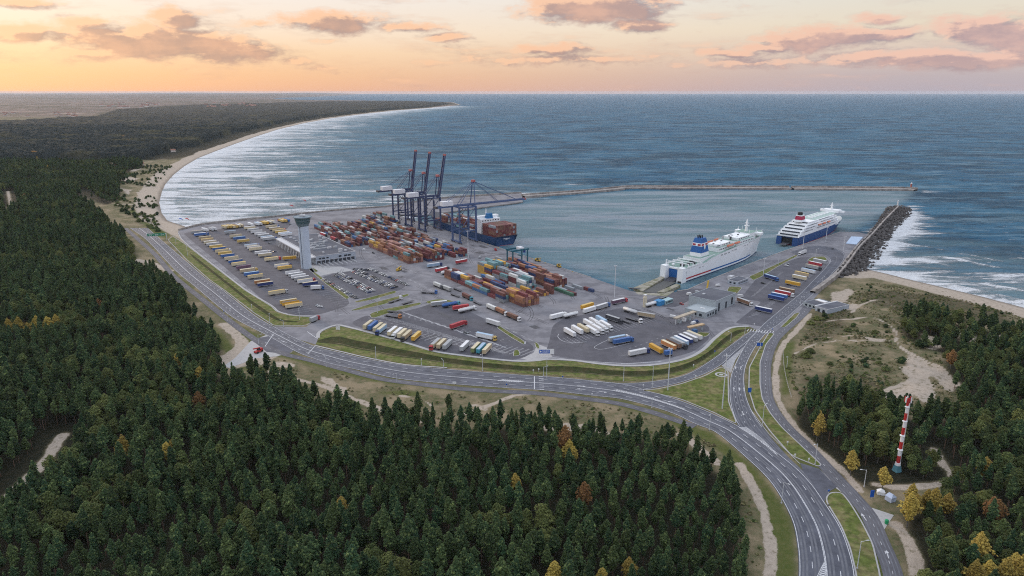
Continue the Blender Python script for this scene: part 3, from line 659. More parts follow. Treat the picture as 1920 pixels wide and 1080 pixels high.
for f, z, _ in prof:
    k = [min(1, max(0, f + (w if 0 < f < 1 else 0))) for w in wob]
    ends = [min(1, min(i, NBK - 1 - i) / 14) for i in range(NBK)]
    rows.append([(a.lerp(b, t).x, a.lerp(b, t).y, (z - .12) * e + .12 if z > .12 else z * e + .1 * (1 - e)) for a, b, t, e in zip(top, foot, k, ends)])
mb = MB()
for i in range(len(rows) - 1):
    mb.add(rows[i] + rows[i + 1], [(j, NBK + j, NBK + j + 1, j + 1) for j in range(NBK - 1)], prof[i + 1][2] if i else 0)
o = mb.build('grass_bank', [M_grass, M_bankshade], smooth=True); tag(o, kind='structure')
# ridge along the west strip
a = resample(smooth(PL([(350, 466), (412, 515), (460, 552), (508, 584), (530, 598), (572, 602)]), 4), 120); b = resample(smooth(PL([(360, 484), (400, 516), (440, 548), (486, 584), (520, 603), (565, 606)]), 4), 120)
mb = MB(); rows = []
for f, z in [(0, .1), (.25, 1.0), (.45, 1.1), (.8, .05), (1, .2)]:
    rows.append([(p.lerp(q, f).x, p.lerp(q, f).y, DZ + .12 + z * min(1, min(i, 119 - i) / 12)) for i, (p, q) in enumerate(zip(a, b))])
for i in range(len(rows) - 1): mb.add(rows[i] + rows[i + 1], [(j, 120 + j, 121 + j, j + 1) for j in range(119)], 1 if i in (2,) else 0)  # falling side takes the grass with shade in its colour
o = mb.build('grass_bank', [M_grass, M_bankshade], smooth=True); tag(o, kind='structure')

# fence path: pale strip that borders the yards
mbp = MB()
for px, w in [([(334, 437), (347, 455), (412, 506), (460, 543), (509, 573), (522, 584), (548, 591), (584, 593)], 1.2), ([(596, 634), (600, 622), (630, 610), (659, 615), (720, 631), (775, 647), (815, 659), (869, 667), (962, 677), (1010, 676), (1025, 674), (1075, 676), (1120, 682), (1169, 686), (1228, 684), (1285, 673), (1318, 656), (1342, 633), (1370, 615), (1404, 612)], 2.6),
              ([(590, 648), (637, 659), (688, 671), (759, 684), (838, 690)], 1.3)]:
    q = smooth(PL(px), 4); strip(mbp, offset(q, w / 2), offset(q, -w / 2), DZ + .17)
o = mbp.build('footpath', M_pave); tag(o, kind='structure')

# ------------------------------------------------------------------ painted markings
pm = MB(); MZ = RZ + .02
for t, dash, w in [(.025, None, .28), (.975, None, .28), (.485, None, .26), (.505, None, .26), (.25, (3.2, 6), .28), (.745, (3.2, 6), .28)]:
    line(pm, lerpc(mainL, mainR, t), w, MZ, dash)
for t, dash, w in [(.04, None, .25), (.96, None, .25), (.36, (3, 5), .25), (.68, (3, 5), .25)]:
    line(pm, lerpc(brL, brR, t)[:130], w, MZ - .01, dash)
for t, dash in [(.06, None), (.94, None), (.5, (3, 6))]: line(pm, lerpc(weL, weR, t), .24, MZ - .015, dash)
for t, dash in [(.05, None), (.95, None), (.5, (2, 4))]: line(pm, lerpc(loopL, loopR, t), .22, MZ - .01, dash)
line(pm, side, .2, MZ, (1.6, 4)); line(pm, sideW[40:], .14, MZ, (1.2, 5))
def hatch(pm, A, B, step, w, z, skew=2.0, frame=True):
    n = int(max(length(A), length(B)) / step); a = resample(A, n + 1); b = resample(B, n + 1); k = max(1, int(skew / step))
    for i in range(n + 1 - k):
        line(pm, [a[i], b[i + k]], w, z)
    if frame: line(pm, A, .22, z); line(pm, B, .22, z)
def mr(u0, u1, t0, t1):
    """section of the main road between photo columns, at fractions of its width"""
    i = [k for k, p in enumerate(mainL) if u0 <= 960 + FPX * p.x / (p.y * math.cos(PITCH) + CAMH * math.sin(PITCH)) <= u1 and p.y < 560]
    i = i[0], i[-1]
    return [mainL[k].lerp(mainR[k], t0 + (t1 - t0) * (k - i[0]) / max(1, i[1] - i[0])) for k in range(i[0], i[1])]
V = lambda px: [Vector(q) for q in PL(px)]
hatch(pm, mr(900, 960, .46, .44), mr(900, 960, .58, .56), 1.3, .5, MZ + .01, 2)
hatch(pm, mr(1110, 1270, .50, .50), mr(1110, 1270, .60, .56), 1.4, .55, MZ + .01, 2)
hatch(pm, V([(1398, 648), (1378, 676), (1370, 700)]), V([(1398, 648), (1375, 667), (1354, 686)]), 1.1, .32, MZ + .01, 1)
hatch(pm, smooth(V([(1386, 802), (1425, 828), (1462, 858)]), 3), smooth(V([(1398, 800), (1430, 824), (1462, 858)]), 3), 1.2, .5, MZ + .01, 2)
hatch(pm, V([(1549, 1052), (1549, 1090)]), V([(1546, 1052), (1528, 1090)]), 1.3, .5, MZ + .01, 1)
line(pm, V([(1410, 772), (1440, 812), (1500, 870)]), .22, MZ)
wm = MB()                                                    # wheel-polished lanes and old tyre tracks
for t in (.085, .155, .30, .37, .56, .63, .80, .87): line(wm, lerpc(mainL, mainR, t), .75, RZ + .006)
for t in (.12, .26, .44, .58, .76, .9): line(wm, lerpc(brL, brR, t), .6, RZ - .009)
for t in (.2, .38, .62, .8): line(wm, lerpc(weL, weR, t), .6, RZ - .019)
for o_ in (-2.3, -.9, .9, 2.3): line(wm, offset(side, o_), .5, RZ - .004)
o = wm.build('worn_lane', mat('polished_asphalt', (.128, .131, .148), .7, .35, .25, obj=False)); tag(o, kind='structure')
tm_ = MB(); rs = random.Random(3)
for k in range(110):
    s0, q0 = rs.uniform(-180, 400), rs.choice((rs.uniform(-140, -8), rs.uniform(-255, -150), rs.uniform(60, 200) if k % 2 else -30)); a0 = rs.choice((0, 0, math.pi / 2, .4, -.5)); a1 = a0 + rs.uniform(-1.2, 1.2); p = Vector((s0, q0)); pts_ = []
    for j in range(14): a = a0 + (a1 - a0) * j / 13; p = p + Vector((math.cos(a), math.sin(a))) * 4.5; pts_.append(Vector(H(p.x, p.y)))
    if not all(inside(np.array([q.x]), np.array([q.y]), deckp)[0] for q in pts_): continue
    for o_ in (-1, 1): line(tm_, offset(pts_, o_), rs.uniform(.35, .6), DZ + .026)
for k in range(40):
    s0, q0 = rs.uniform(-170, 380), rs.uniform(-250, -10); w_, l_ = rs.uniform(2, 7), rs.uniform(4, 16); c4 = [H(s0, q0), H(s0 + l_, q0), H(s0 + l_, q0 + w_), H(s0, q0 + w_)]
    if all(inside(np.array([q[0]]), np.array([q[1]]), deckp)[0] for q in c4): tm_.sheet(c4, DZ + .024)
o = tm_.build('tyre_mark', mat('tyre_track', (.085, .083, .090), .85, .4, .3, obj=False)); tag(o, kind='structure')
# stop lines, arrows, zebra bars at the junctions
for a, b in [((513, 626), (497, 650)), ((590, 650), (577, 664)), ((1420, 622), (1440, 624)), ((1002, 706), (1002, 730)), ((596, 636), (576, 622))]:
    line(pm, V([a, b]), .5, MZ + .01)
for k in range(7):
    t = k / 6; line(pm, V([(1010 + 1.5 * t, 706 + 24 * t), (1019 + 1.5 * t, 706.5 + 24 * t)]), .5, MZ + .01)
for k in range(10): line(pm, V([(1404 + k * 5.2, 616.5 + k * .5), (1401 + k * 5.2, 621.5 + k * .5)]), .5, MZ + .012)
def arrow(u, v, du, dv, s=1.0):
    a = Vector(P(u, v)); d = (Vector(P(u + du, v + dv)) - a).normalized(); n = Vector((-d.y, d.x))
    pm.add([(*(a + d * x * s + n * y * s), MZ + .01) for x, y in [(-2, .15), (-2, -.15), (.8, -.15), (.8, .15)]], [(0, 1, 2, 3)])
    pm.add([(*(a + d * x * s + n * y * s), MZ + .01) for x, y in [(.8, .6), (.8, -.6), (2.2, 0)]], [(0, 1, 2)])
for q in [(1379, 690, 3, -12), (1389, 690, 3, -12), (1376, 730, 0, -12), (1386, 730, 0, -12), (1395, 730, 0, -12), (1393, 775, 6, 14), (1310, 716, -20, 4), (1340, 655, 20, -14), (1620, 970, -10, -14), (1664, 1040, -6, -20),
          (700, 600, -20, 6), (640, 590, -20, 6), (530, 640, 12, 6), (430, 572, 12, 9), (330, 490, 9, 9), (1130, 735, 18, 3), (1250, 752, 18, 5), (1090, 724, 18, 2), (1090, 730, -18, -2)]:
    arrow(*q[:2], *q[2:], s=1.25)
o = pm.build('road_marking', M_paint); tag(o, kind='structure')

# parking bay lines in the yards
bm = MB(); BZ = DZ + .045
def bays(p0, p1, n, dvec, depth, w=.17):
    """n+1 bay lines from p0 to p1 (pixels); dvec = ground direction (s, q) of each line"""
    a = Vector(P(*p0)); b = Vector(P(*p1)); d = (SD * dvec[0] + QD * dvec[1]).normalized() * depth
    for k in range(n + 1):
        q = a.lerp(b, k / n); line(bm, [q, q + d], w, BZ)
bays((366, 446), (552, 588), 62, (0, 1), 16); bays((430, 440), (640, 578), 58, (0, 1), 14); bays((560, 438), (530, 430), 4, (0, 1), 14)
bays((478, 437), (520, 463), 12, (0, 1), 14)
for k in range(10): bays((700 + k * 24, 592 + k * 7.0), (712 + k * 24, 590 + k * 7.2), 3, (.95, .3), 13, .2)
for k in range(30): bays((668 + k * 10.6, 618 + k * 1.7), (669 + k * 10.6, 618 + k * 1.72), 1, (-.25, 1), 15)
for k in range(14): bays((750 + k * 13, 583 + k * 4.4), (752 + k * 13, 583.5 + k * 4.4), 1, (1, .1), 17, .22)
for a, b in [((690, 596), (935, 655)), ((700, 604), (930, 660)), ((735, 586), (958, 640)), ((745, 590), (950, 642)), ((712, 611), (880, 652))]: line(bm, V([a, b]), .3, BZ, (3, 2.4))
bays((1056, 634), (1210, 592), 26, (1, -.15), 14); bays((1330, 622), (1195, 668), 26, (-.6, -.62), 13)
bays((1404, 594), (1548, 492), 44, (0, -1), -14); bays((1408, 556), (1462, 512), 26, (0, 1), 5.5, .16)
for r in range(4): bays((612 + r * 27, 521 - r * 4.5), (664 + r * 27, 556 - r * 4.8), 26, (0, 1), 5, .13)
line(bm, V([(1015, 668), (1100, 678), (1180, 682), (1240, 678)]), .5, BZ); line(bm, smooth(V([(1048, 626), (1046, 632), (1056, 640), (1075, 643), (1100, 641)]), 2), .35, BZ)
line(bm, smooth(V([(1160, 628), (1118, 648), (1116, 653), (1130, 655), (1180, 644)]), 2), .3, BZ); line(bm, V([(1180, 654), (1260, 625), (1310, 610)]), .2, BZ, (3, 4))
line(bm, smooth(V([(986, 640), (982, 646), (960, 632)]), 2), .4, BZ)
for a, b in [((810, 545), (760, 520)), ((700, 498), (790, 535)), ((680, 470), (800, 520)), ((1000, 640), (900, 590)), ((1020, 600), (840, 550)), ((620, 440), (700, 478))]: line(bm, V([a, b]), .25, BZ, (6, 5))
line(bm, V([(340, 440), (400, 492), (470, 546), (515, 583), (550, 590)]), .22, BZ, (4, 5))
o = bm.build('bay_marking', M_paint); tag(o, kind='structure')

# crane rails along the container quay
rb = MB()
for q in (-4, -26):
    for dq in (-.25, .25): line(rb, [Vector(H(-160, q + dq)), Vector(H(255, q + dq))], .14, DZ + .05)
o = rb.build('crane_rail', mat('rail_steel', (.12, .10, .09), .5, .2, 1, obj=False)); tag(o, kind='structure')
# edge beam of the quay walls
mb = MB()
kerb(mb, [Vector(H(-160, .0)), Vector(H(268, .0))], 1.2, -1.5, DZ + .28)
for pts in (PL([(980, 378.5), (904, 388.5), (792, 404)]), PL([(1270, 546), (1290, 543), (1340, 521), (1400, 497), (1453, 477), (1490, 464), (1517, 455), (1576, 435), (1612, 436)])):
    kerb(mb, [Vector(q) for q in pts], 1.2, -1.5, DZ + .28)
o = mb.build('quay_edge', M_stone); tag(o, kind='structure')
# ------------------------------------------------------------------ sea wall, breakwaters
M_parapet = mat('weathered_concrete', (.33, .30, .275), .9, .28, .25, obj=False, c2=(.22, .195, .18))
M_rock = mat('boulder_rock', (.10, .092, .088), .9, .4, .5, bump=.4, bscale=2, obj=False, c2=(.055, .05, .048))
def wall_run(name, pts, label, cat, w, zt, zb, seglen, wdeck=0, zdeck=0, m=M_parapet, side=1, gap=.35, part='wall_section'):
    """concrete wall of cast sections with open joints; optional deck strip beside it"""
    root = empty(name, (pts[0].x, pts[0].y, 0)); tag(root, label, cat); q = resample(pts, max(2, int(length(pts) / seglen) + 1))
    o0 = Vector((pts[0].x, pts[0].y))
    for i, (a, b) in enumerate(zip(q, q[1:])):
        d = (b - a).normalized(); n = Vector((-d.y, d.x)) * side; g = d * gap / 2; dz = random.uniform(-.12, .12); a2, b2 = a + g - o0, b - g - o0
        mb = MB(); mb.prism([tuple(a2), tuple(b2), tuple(b2 + n * w), tuple(a2 + n * w)], zb, zt + dz)
        mb.build(part, m, root)
    if wdeck:
        A = [p - o0 for p in pts]; off = offset(pts, wdeck * -side); mb = MB()
        B = [p - o0 for p in off]
        strip(mb, A, B, zdeck); strip(mb, B, B, zdeck, zb=zb)
        mb.build('deck', m, root)
    return root
def drop(pts): return [Vector(p) for p in pts]
seaw = smooth(drop(PL([(336, 431.5), (380, 421), (440, 414), (500, 408), (560, 401.5), (600, 397.5), (660, 392), (724, 387.5), (817, 373), (900, 366.5), (978, 361.5)], 0)), 10)
wall_run('sea_wall', seaw, 'long pale concrete sea wall between the surf and the truck yard', 'sea wall', 1.6, 1.7, -6, 14)
bk = smooth(drop(PL([(978, 365), (1060, 359.5), (1120, 354.5), (1160, 350.5), (1178, 348.8), (1300, 349.2), (1480, 350)], 2)), 10)
wall_run('breakwater', bk, 'long concrete breakwater closing the harbour on the open sea side', 'breakwater', 2.4, 3.3, -6, 20, 13, 1.0, side=1)
bk2 = smooth(drop(PL([(1484, 350.4), (1560, 350.8), (1640, 351.5), (1700, 352), (1721, 353.5)], 2)), 10)
wall_run('breakwater', bk2, 'outer arm of the concrete breakwater ending at the small beacon', 'breakwater', 2.4, 3.6, -6, 20, 16, 1.2, side=1)
pw = smooth(drop(PL([(1529, 547), (1550, 531), (1574, 512), (1594, 487), (1611, 464), (1633, 442), (1658, 414), (1683, 389)], 1.5)), 10)
wall_run('pier_wall', pw, 'straight concrete crest wall running out along the rubble mound pier', 'pier wall', 1.8, 4.2, -3, 12, 4.5, 1.7, side=-1)
def boulders(poly, n, r0, r1, crest, slope, parent, name):
    mb = MB(); ico = bmesh.new(); bmesh.ops.create_icosphere(ico, subdivisions=1, radius=1); ico.verts.ensure_lookup_table()
    V0 = [v.co.copy() for v in ico.verts]; F0 = [tuple(v.index for v in f.verts) for f in ico.faces]; ico.free()
    xs = [p[0] for p in poly]; ys = [p[1] for p in poly]; k = 0
    N = n * 6; X_ = rng.uniform(min(xs), max(xs), N); Y_ = rng.uniform(min(ys), max(ys), N); ok = inside(X_, Y_, poly); X_, Y_ = X_[ok][:n], Y_[ok][:n]
    dc = dist(X_, Y_, crest, False)
    for x, y, d in zip(X_, Y_, dc):
        r = random.uniform(r0, r1); z = max(-2.6, 2.6 - d * slope) + random.uniform(-.5, .5); M = Matrix.Rotation(random.uniform(0, 6.3), 3, Vector((random.random(), random.random(), random.random() + .1)).normalized())
        sc = Vector((random.uniform(.7, 1.25), random.uniform(.7, 1.25), random.uniform(.6, 1)))
        mb.add([tuple(Vector((x, y, z)) + (M @ (Vector((v.x * sc.x, v.y * sc.y, v.z * sc.z)) * r * random.uniform(.82, 1.12)))) for v in V0], F0)
    o = mb.build(name, M_rock, parent); tag(o, kind='stuff'); return o
rm = empty('rubble_mound', (*P(1650, 450), 0)); tag(rm, 'dark boulder mound of the eastern pier with waves breaking on it', 'rubble mound')
rc = [Vector(q) for q in PL([(1566, 520), (1592, 494), (1612, 465), (1634, 443), (1660, 414), (1684, 390)])]
ob = boulders(PL([(1570, 514), (1611, 464), (1634, 440), (1656, 400), (1666, 386), (1684, 383), (1706, 388), (1712, 398), (1700, 410), (1676, 433), (1668, 456), (1643, 490), (1634, 502), (1600, 520), (1572, 520)], -1), 2300, 1.0, 2.3, rc, .24, None, 'boulder')
ob.parent = rm; ob.matrix_parent_inverse = Matrix.Translation(-Vector(rm.location))
mb = MB(); q = resample(rc, 30); rl = Vector((rm.location.x, rm.location.y))
for a, b, za, zb_ in [(offset(q, 9), offset(q, 4), -2.5, .8), (offset(q, 4), offset(q, -4), .8, .8), (offset(q, -4), offset(q, -15), .8, -2.8)]:
    strip(mb, [p - rl for p in a], [p - rl for p in b], za, zb=zb_)
mb.build('core', M_rock, rm)
def beacon(u, v, z, h, r, c, label):
    x, y = P(u, v, z); t = empty('harbour_beacon', (x, y, z)); tag(t, label, 'beacon')
    MB().lathe([(r * 1.5, 0), (r * 1.5, .5), (r, .6), (r * .8, h * .78)], 10).build('tower_shaft', c, t); MB().lathe([(r * 1.25, h * .78), (r * 1.25, h * .82), (r * .6, h * .83), (r * .6, h * .94), (r * .7, h * .95), (.05, h)], 10).build('lantern', M_wht, t)
    return t
M_wht = mat('white_paint', (.72, .72, .72), .5, .08, .3, rand=.06); M_red = mat('red_paint', (.42, .03, .03), .5, .1, .3)
beacon(1708, 351.5, 1.5, 9, 1.5, mat('beacon_red', (.4, .12, .08), .6), 'small reddish beacon tower at the tip of the outer breakwater')
beacon(1683, 385, 2, 8, 1.0, M_wht, 'slim pale beacon post at the seaward end of the rubble pier')

# ro-ro ramps for the first ferry
M_ramp = mat('ramp_concrete', (.30, .28, .23), .9, .25, .4, obj=False, c2=(.16, .16, .09))
for px, z, lab in [([(1188, 541), (1240, 519.5), (1246, 522), (1204, 548)], .9, 'mossy concrete finger left of the ferry stern ramp'), ([(1232, 549), (1268, 533.5), (1276, 536), (1246, 550)], .9, 'mossy concrete finger right of the ferry stern ramp')]:
    o = MB().prism(PL(px, 0), -6, z).build('ramp_finger', M_ramp); tag(o, lab, 'quay finger')
o = MB().add([(*P(1206, 548), .3), (*P(1232, 549), .3), (*P(1268, 529, -1), -.9), (*P(1248, 524, -1), -.9)], [(0, 1, 2, 3)]).add([(*P(1206, 548), -5), (*P(1232, 549), -5), (*P(1268, 529, -1), -5), (*P(1248, 524, -1), -5)], [(0, 3, 2, 1)]).build('vehicle_ramp', mat('ramp_steel', (.09, .09, .085), .7, .2, .4)); tag(o, 'dark steel ramp leading up to the open ferry stern', 'ramp')
o = MB().prism(PL([(1190, 547), (1210, 549), (1236, 550), (1264, 546), (1250, 556), (1196, 552)]), -5, DZ + .05).build('ramp_landing', M_ramp); tag(o, 'stained concrete landing in front of the two ferry ramp fingers', 'landing')

# ------------------------------------------------------------------ buildings
M_clad = mat('pale_cladding', (.37, .41, .46), .6, .06, .2, spec=.3); M_cladg = mat('grey_cladding', (.34, .38, .40), .6, .08, .2); M_roof = mat('roof_felt', (.085, .09, .11), .9, .18, .12, c2=(.115, .12, .14))
M_glass = mat('window_glass', (.018, .026, .035), .12, .1, 1, spec=.6); M_white2 = mat('white_trim', (.52, .52, .53), .6, .06, .5); M_plant = mat('plant_grey', (.42, .44, .46), .5, .15, .6, metal=.3)
def frame_from(o, ax, ay):
    """matrix with X along ax (ground vector), Y along ay"""
    ang = math.atan2(ax.y, ax.x); return ang
def block(root, x0, x1, y0, y1, h, mw=None, mr_=None, z=0, par=.5):
    mw = mw or M_clad; mr_ = mr_ or M_roof
    MB().box(x0, x1, y0, y1, z, z + h).build('wall', mw, root)
    MB().box(x0 + .35, x1 - .35, y0 + .35, y1 - .35, z + h - .05, z + h + .06).build('roof', mr_, root)
    mb = MB()
    for a in [(x0 - .1, x1 + .1, y0 - .1, y0 + .25), (x0 - .1, x1 + .1, y1 - .25, y1 + .1), (x0 - .1, x0 + .25, y0 + .26, y1 - .26), (x1 - .25, x1 + .1, y0 + .26, y1 - .26)]: mb.box(*a, z + h - .03, z + h + par)
    mb.build('parapet', M_white2 if mw is M_clad else mw, root)
def windows(root, axis, at, a0, a1, n, z0, z1, fill=.7, name='window', m=None, out=1):
    """n windows along one facade; axis 'x' = facade at y=at"""
    st = (a1 - a0) / n
    for k in range(n):
        c = a0 + st * (k + .5); w = st * fill / 2; mb = MB()
        if axis == 'x': mb.box(c - w, c + w, at - .05 if out < 0 else at - .02, at + .02 if out < 0 else at + .05, z0, z1)
        else: mb.box(at - .05 if out < 0 else at - .02, at + .02 if out < 0 else at + .05, c - w, c + w, z0, z1)
        mb.build(name, m or M_glass, root)
# terminal: local X along S, local Y along Q
tb = empty('terminal_building', (*H(-47, -204), DZ), SANG); tag(tb, 'long low terminal building with flat dark roof and colonnade behind the control tower', 'building')
block(tb, 0, 117, 6, 49, 8.2); 
MB().box(0, 118.5, 0, 6.4, 7.0, 8.0).build('canopy', M_white2, tb)
for k in range(17): MB().box(3 + k * 5.4, 3.7 + k * 5.4, .2, .9, 0, 7.0).build('column', M_wht, tb)
windows(tb, 'x', 6, 2, 92, 17, .3, 6.2, .8, 'loading_door', mat('dark_grey_door', (.10, .10, .11), .6), -1)  # loading doors in one even dark grey
windows(tb, 'y', 117, 9, 16, 2, 4.6, 6.3, .8); windows(tb, 'y', 117, 17, 20, 1, 4.8, 6.2, .8); windows(tb, 'y', 117, 30, 34, 1, 4.6, 6.3, .8); windows(tb, 'y', 117, 36, 44, 2, 4.6, 6.3, .85)
windows(tb, 'y', 117, 7, 48, 9, .2, 3.2, .8, 'dark_opening', mat('dark_opening', (.05, .055, .065), .5))
MB().box(92, 117.2, 6.2, 49, 3.3, 3.7).build('ledge', M_white2, tb)
for k in range(30):
    x = random.uniform(30, 112); y = random.uniform(12, 46) if k % 3 else random.uniform(10, 16); w, l, h = random.uniform(1, 3.2), random.uniform(1.2, 5), random.uniform(.8, 2.0)
    if k < 4: x = 8 + k * 7; l = 3
    MB().box(x, x + w, y, y + l, 8.28, 8.28 + h).build('roof_unit', M_plant if k % 2 else M_white2, tb)
for k in range(4): MB().box(52 + k * 11, 53.2 + k * 11, 14, 38 - k * 3, 8.28, 9.4).build('roof_duct', M_plant, tb)
# bays and walls in front of the building
mb = MB()
for k in range(8): mb.box(118, 134, 8 + k * 5, 8.3 + k * 5, 0, 1.6)
o = mb.build('bay_divider', M_white2); o.location = tb.location; o.rotation_euler = tb.rotation_euler; tag(o, 'row of low white dividers between the bays beside the terminal', 'dividers')
# control tower
ct = empty('control_tower', (*H(79, -211), DZ), SANG + R(20)); ct.scale = (.80, .80, 1.0); tag(ct, 'tall pale port control tower with dark slot and flared glass top', 'control tower')
mb = MB()
for sx in (-1, 1):
    pts = []
    for i in range(14):
        t = math.pi * i / 13; pts.append((sx * 5.9 * abs(math.sin(t)) ** .6, 5.2 * math.cos(t)))
    pts = [(x + sx * .75, y) for x, y in pts]; mb.prism(pts, 0, 43.0)
mb.build('shaft', mat('tower_cladding', (.48, .54, .62), .5, .05, .1), ct)
MB().box(-.85, .85, -4.4, 4.4, 0, 43.0).build('glazed_slot', mat('slot_glass', (.02, .04, .075), .2, .1, 1, spec=.6), ct)
MB().box(-6.95, -6.0, -1.6, 1.6, 0, 43).build('stair_strip', mat('tan_panel', (.42, .33, .22), .7), ct)
MB().lathe([(6.6, 42.6), (8.2, 45.4), (8.4, 45.5)], 24).build('head_base', mat('head_panel', (.16, .22, .24), .6), ct)
for k in range(24):
    a0 = 2 * math.pi * k / 24 + .02; a1 = 2 * math.pi * (k + 1) / 24 - .02
    def ring(r, z): return [(r * math.cos(a0), r * math.sin(a0), z), (r * math.cos(a1), r * math.sin(a1), z)]
    mb = MB()
    for za, ra, zb_, rb_ in [(45.7, 8.3, 48.2, 9.1), (48.6, 9.2, 51.2, 9.9)]:
        A_ = ring(ra, za) + ring(rb_, zb_)[::-1]; mb.add(A_, [(0, 1, 2, 3)])
    mb.build('window_pane', mat('green_glass', (.05, .11, .12), .15, .2, 1, spec=.6), ct)
MB().lathe([(8.0, 45.4), (8.9, 48.2), (9.3, 48.3), (9.3, 48.55), (9.0, 48.6), (9.9, 51.1), (11.4, 51.3), (11.5, 52.1), (10.6, 52.3), (10.6, 52.0)], 24).build('head_frame', mat('head_frame', (.20, .25, .28), .6), ct)
MB().lathe([(3.4, 52.0), (3.4, 53.6), (3.0, 53.8)], 12).build('roof_cap', M_plant, ct)
for x, y, h in [(0, 0, 7.5), (3, 1, 3.5), (-4, 2, 3), (5, -3, 2.6), (-3, -4, 2.8), (-6, 0, 2.2), (1, 5, 2.4)]: MB().tube((x, y, 52), (x, y, 52 + h), .13 if h > 5 else .22, .05, 6).build('antenna', M_wht, ct)
MB().box(2.5, 4.8, -1.0, 1.0, 53.2, 54.2).build('radar', M_wht, ct)
# southern customs hall
def at_sq(name, s, q, label, cat, rz=0): t = empty(name, (*H(s, q), DZ), SANG + rz); tag(t, label, cat); return t
sb = at_sq('customs_hall', 386, 2, 'flat roofed grey hall with lower annex south of the ferry ramp', 'building', R(12))
block(sb, 0, 24, 2, 36, 9.3, M_cladg, None, 0, .35)
block(sb, 8, 26, -17, 1.9, 4.6, M_cladg, M_cladg, 0, .3)
windows(sb, 'y', 24, 6, 10, 1, .1, 6.8, .7, 'door'); windows(sb, 'y', 24, 18, 22, 1, .1, 5.5, .7, 'door'); windows(sb, 'y', 24, 28, 32, 1, 1, 7, .7); windows(sb, 'y', 26, -15, -3, 3, .8, 3.0, .6); windows(sb, 'x', -17, 10, 24, 3, .9, 3.0, .5, out=-1); windows(sb, 'y', 26, -2, 1, 1, 0, 3.5, .8, 'door')
MB().box(6, 8, 12, 15, 9.4, 10.3).build('roof_unit', M_plant, sb); MB().box(16, 20, -8, -7, 4.7, 5.0).build('roof_unit', M_wht, sb)
sm = at_sq('gate_office', 356, 89, 'small pale office with grey roof beside the pier quay', 'building', R(10))
block(sm, 0, 10, 0, 20, 3.4, M_clad, None, 0, .25); windows(sm, 'y', 10, 1, 19, 5, .9, 2.5, .55); windows(sm, 'x', 0, 1, 9, 2, .9, 2.5, .5, out=-1)
MB().box(-8, -4, 14, 20, 0, 3.1).build('annex', M_white2, sm)
gd = Vector(P(1571, 560.7, 3.7)) - Vector(P(1550, 554.8, 3.7)); db = empty('beach_station', (*P(1540, 571.8, 3.7), 0), math.atan2(gd.y, gd.x)); tag(db, 'low dark roofed station building at the foot of the dunes', 'building')
block(db, 0, 11, -7, 20, 3.7, M_clad, None, 0, .2); block(db, -14, -.8, -4, 16, 3.1, M_cladg, None, 0, .2); MB().box(-.7, -.2, -7.2, 20.2, 3.2, 4.2).build('party_wall', M_wht, db)
windows(db, 'x', -7, 1, 10, 2, .1, 2.6, .5, 'door', out=-1); MB().box(-12, -3, 8, 12, 3.3, 4.0).build('skylight', M_wht, db); windows(db, 'x', -4, -13, -2, 3, .8, 2.4, .5, out=-1)
gt = at_sq('toll_gantry', 410, -40, 'tan canopy over the check lanes beside the customs hall', 'canopy', R(8))
for y0, y1 in ((0, 26),):
    MB().box(0, 3.5, y0, y1, 4.6, 5.4).build('canopy_roof', mat('tan_canopy', (.40, .34, .26), .7), gt)
    for k in range(5): MB().box(1.4, 2.1, y0 + .6 + k * 6.1, y0 + 1.3 + k * 6.1, 0, 4.6).build('post', M_white2, gt)
for k in range(3): MB().box(.4, 3, 5 + k * 6.2, 7 + k * 6.2, 0, 2.6).build('booth', M_wht if k % 2 else M_cladg, gt)
g2 = at_sq('check_canopy', 430, -47, 'orange-tan beam canopy with blue booth near the curb', 'canopy', R(-4))
MB().box(0, 3, 0, 15, 4.4, 5.2).build('canopy_roof', mat('ochre_canopy', (.48, .34, .2), .7), g2)
for k in range(3): MB().box(1, 1.8, .4 + k * 6.7, 1.2 + k * 6.7, 0, 4.4).build('post', M_cladg, g2)
MB().box(4, 7, 1, 4, 0, 4).build('booth', mat('blue_booth', (.04, .12, .26), .6), g2)
bl = at_sq('ramp_hut', 366, -16, 'bright blue hut with pale annex beside the link bridge mast', 'hut', R(10))
MB().box(0, 6, 0, 7, 0, 4).build('wall', mat('bright_blue', (.04, .22, .45), .6), bl); MB().box(2, 7, 7.2, 18, 0, 3.4).build('annex', mat('pale_teal', (.34, .48, .50), .6), bl); windows(bl, 'y', 7, 7.6, 17.6, 5, .8, 2.6, .7); MB().box(0, 1.5, 8, 16, 0, 4.2).build('container_office', M_glass, bl)
sl = at_sq('storage_silo', 366, -26, 'cream cylindrical silo standing beside the bright blue hut', 'silo'); MB().lathe([(1.6, 0), (1.6, 8.2), (1.1, 9.3), (1.1, 10)], 14).build('tank', mat('cream_steel', (.55, .50, .38), .6), sl); MB().box(-1.2, 1.2, -1.2, 1.2, 10, 10.5).build('cap', M_wht, sl)
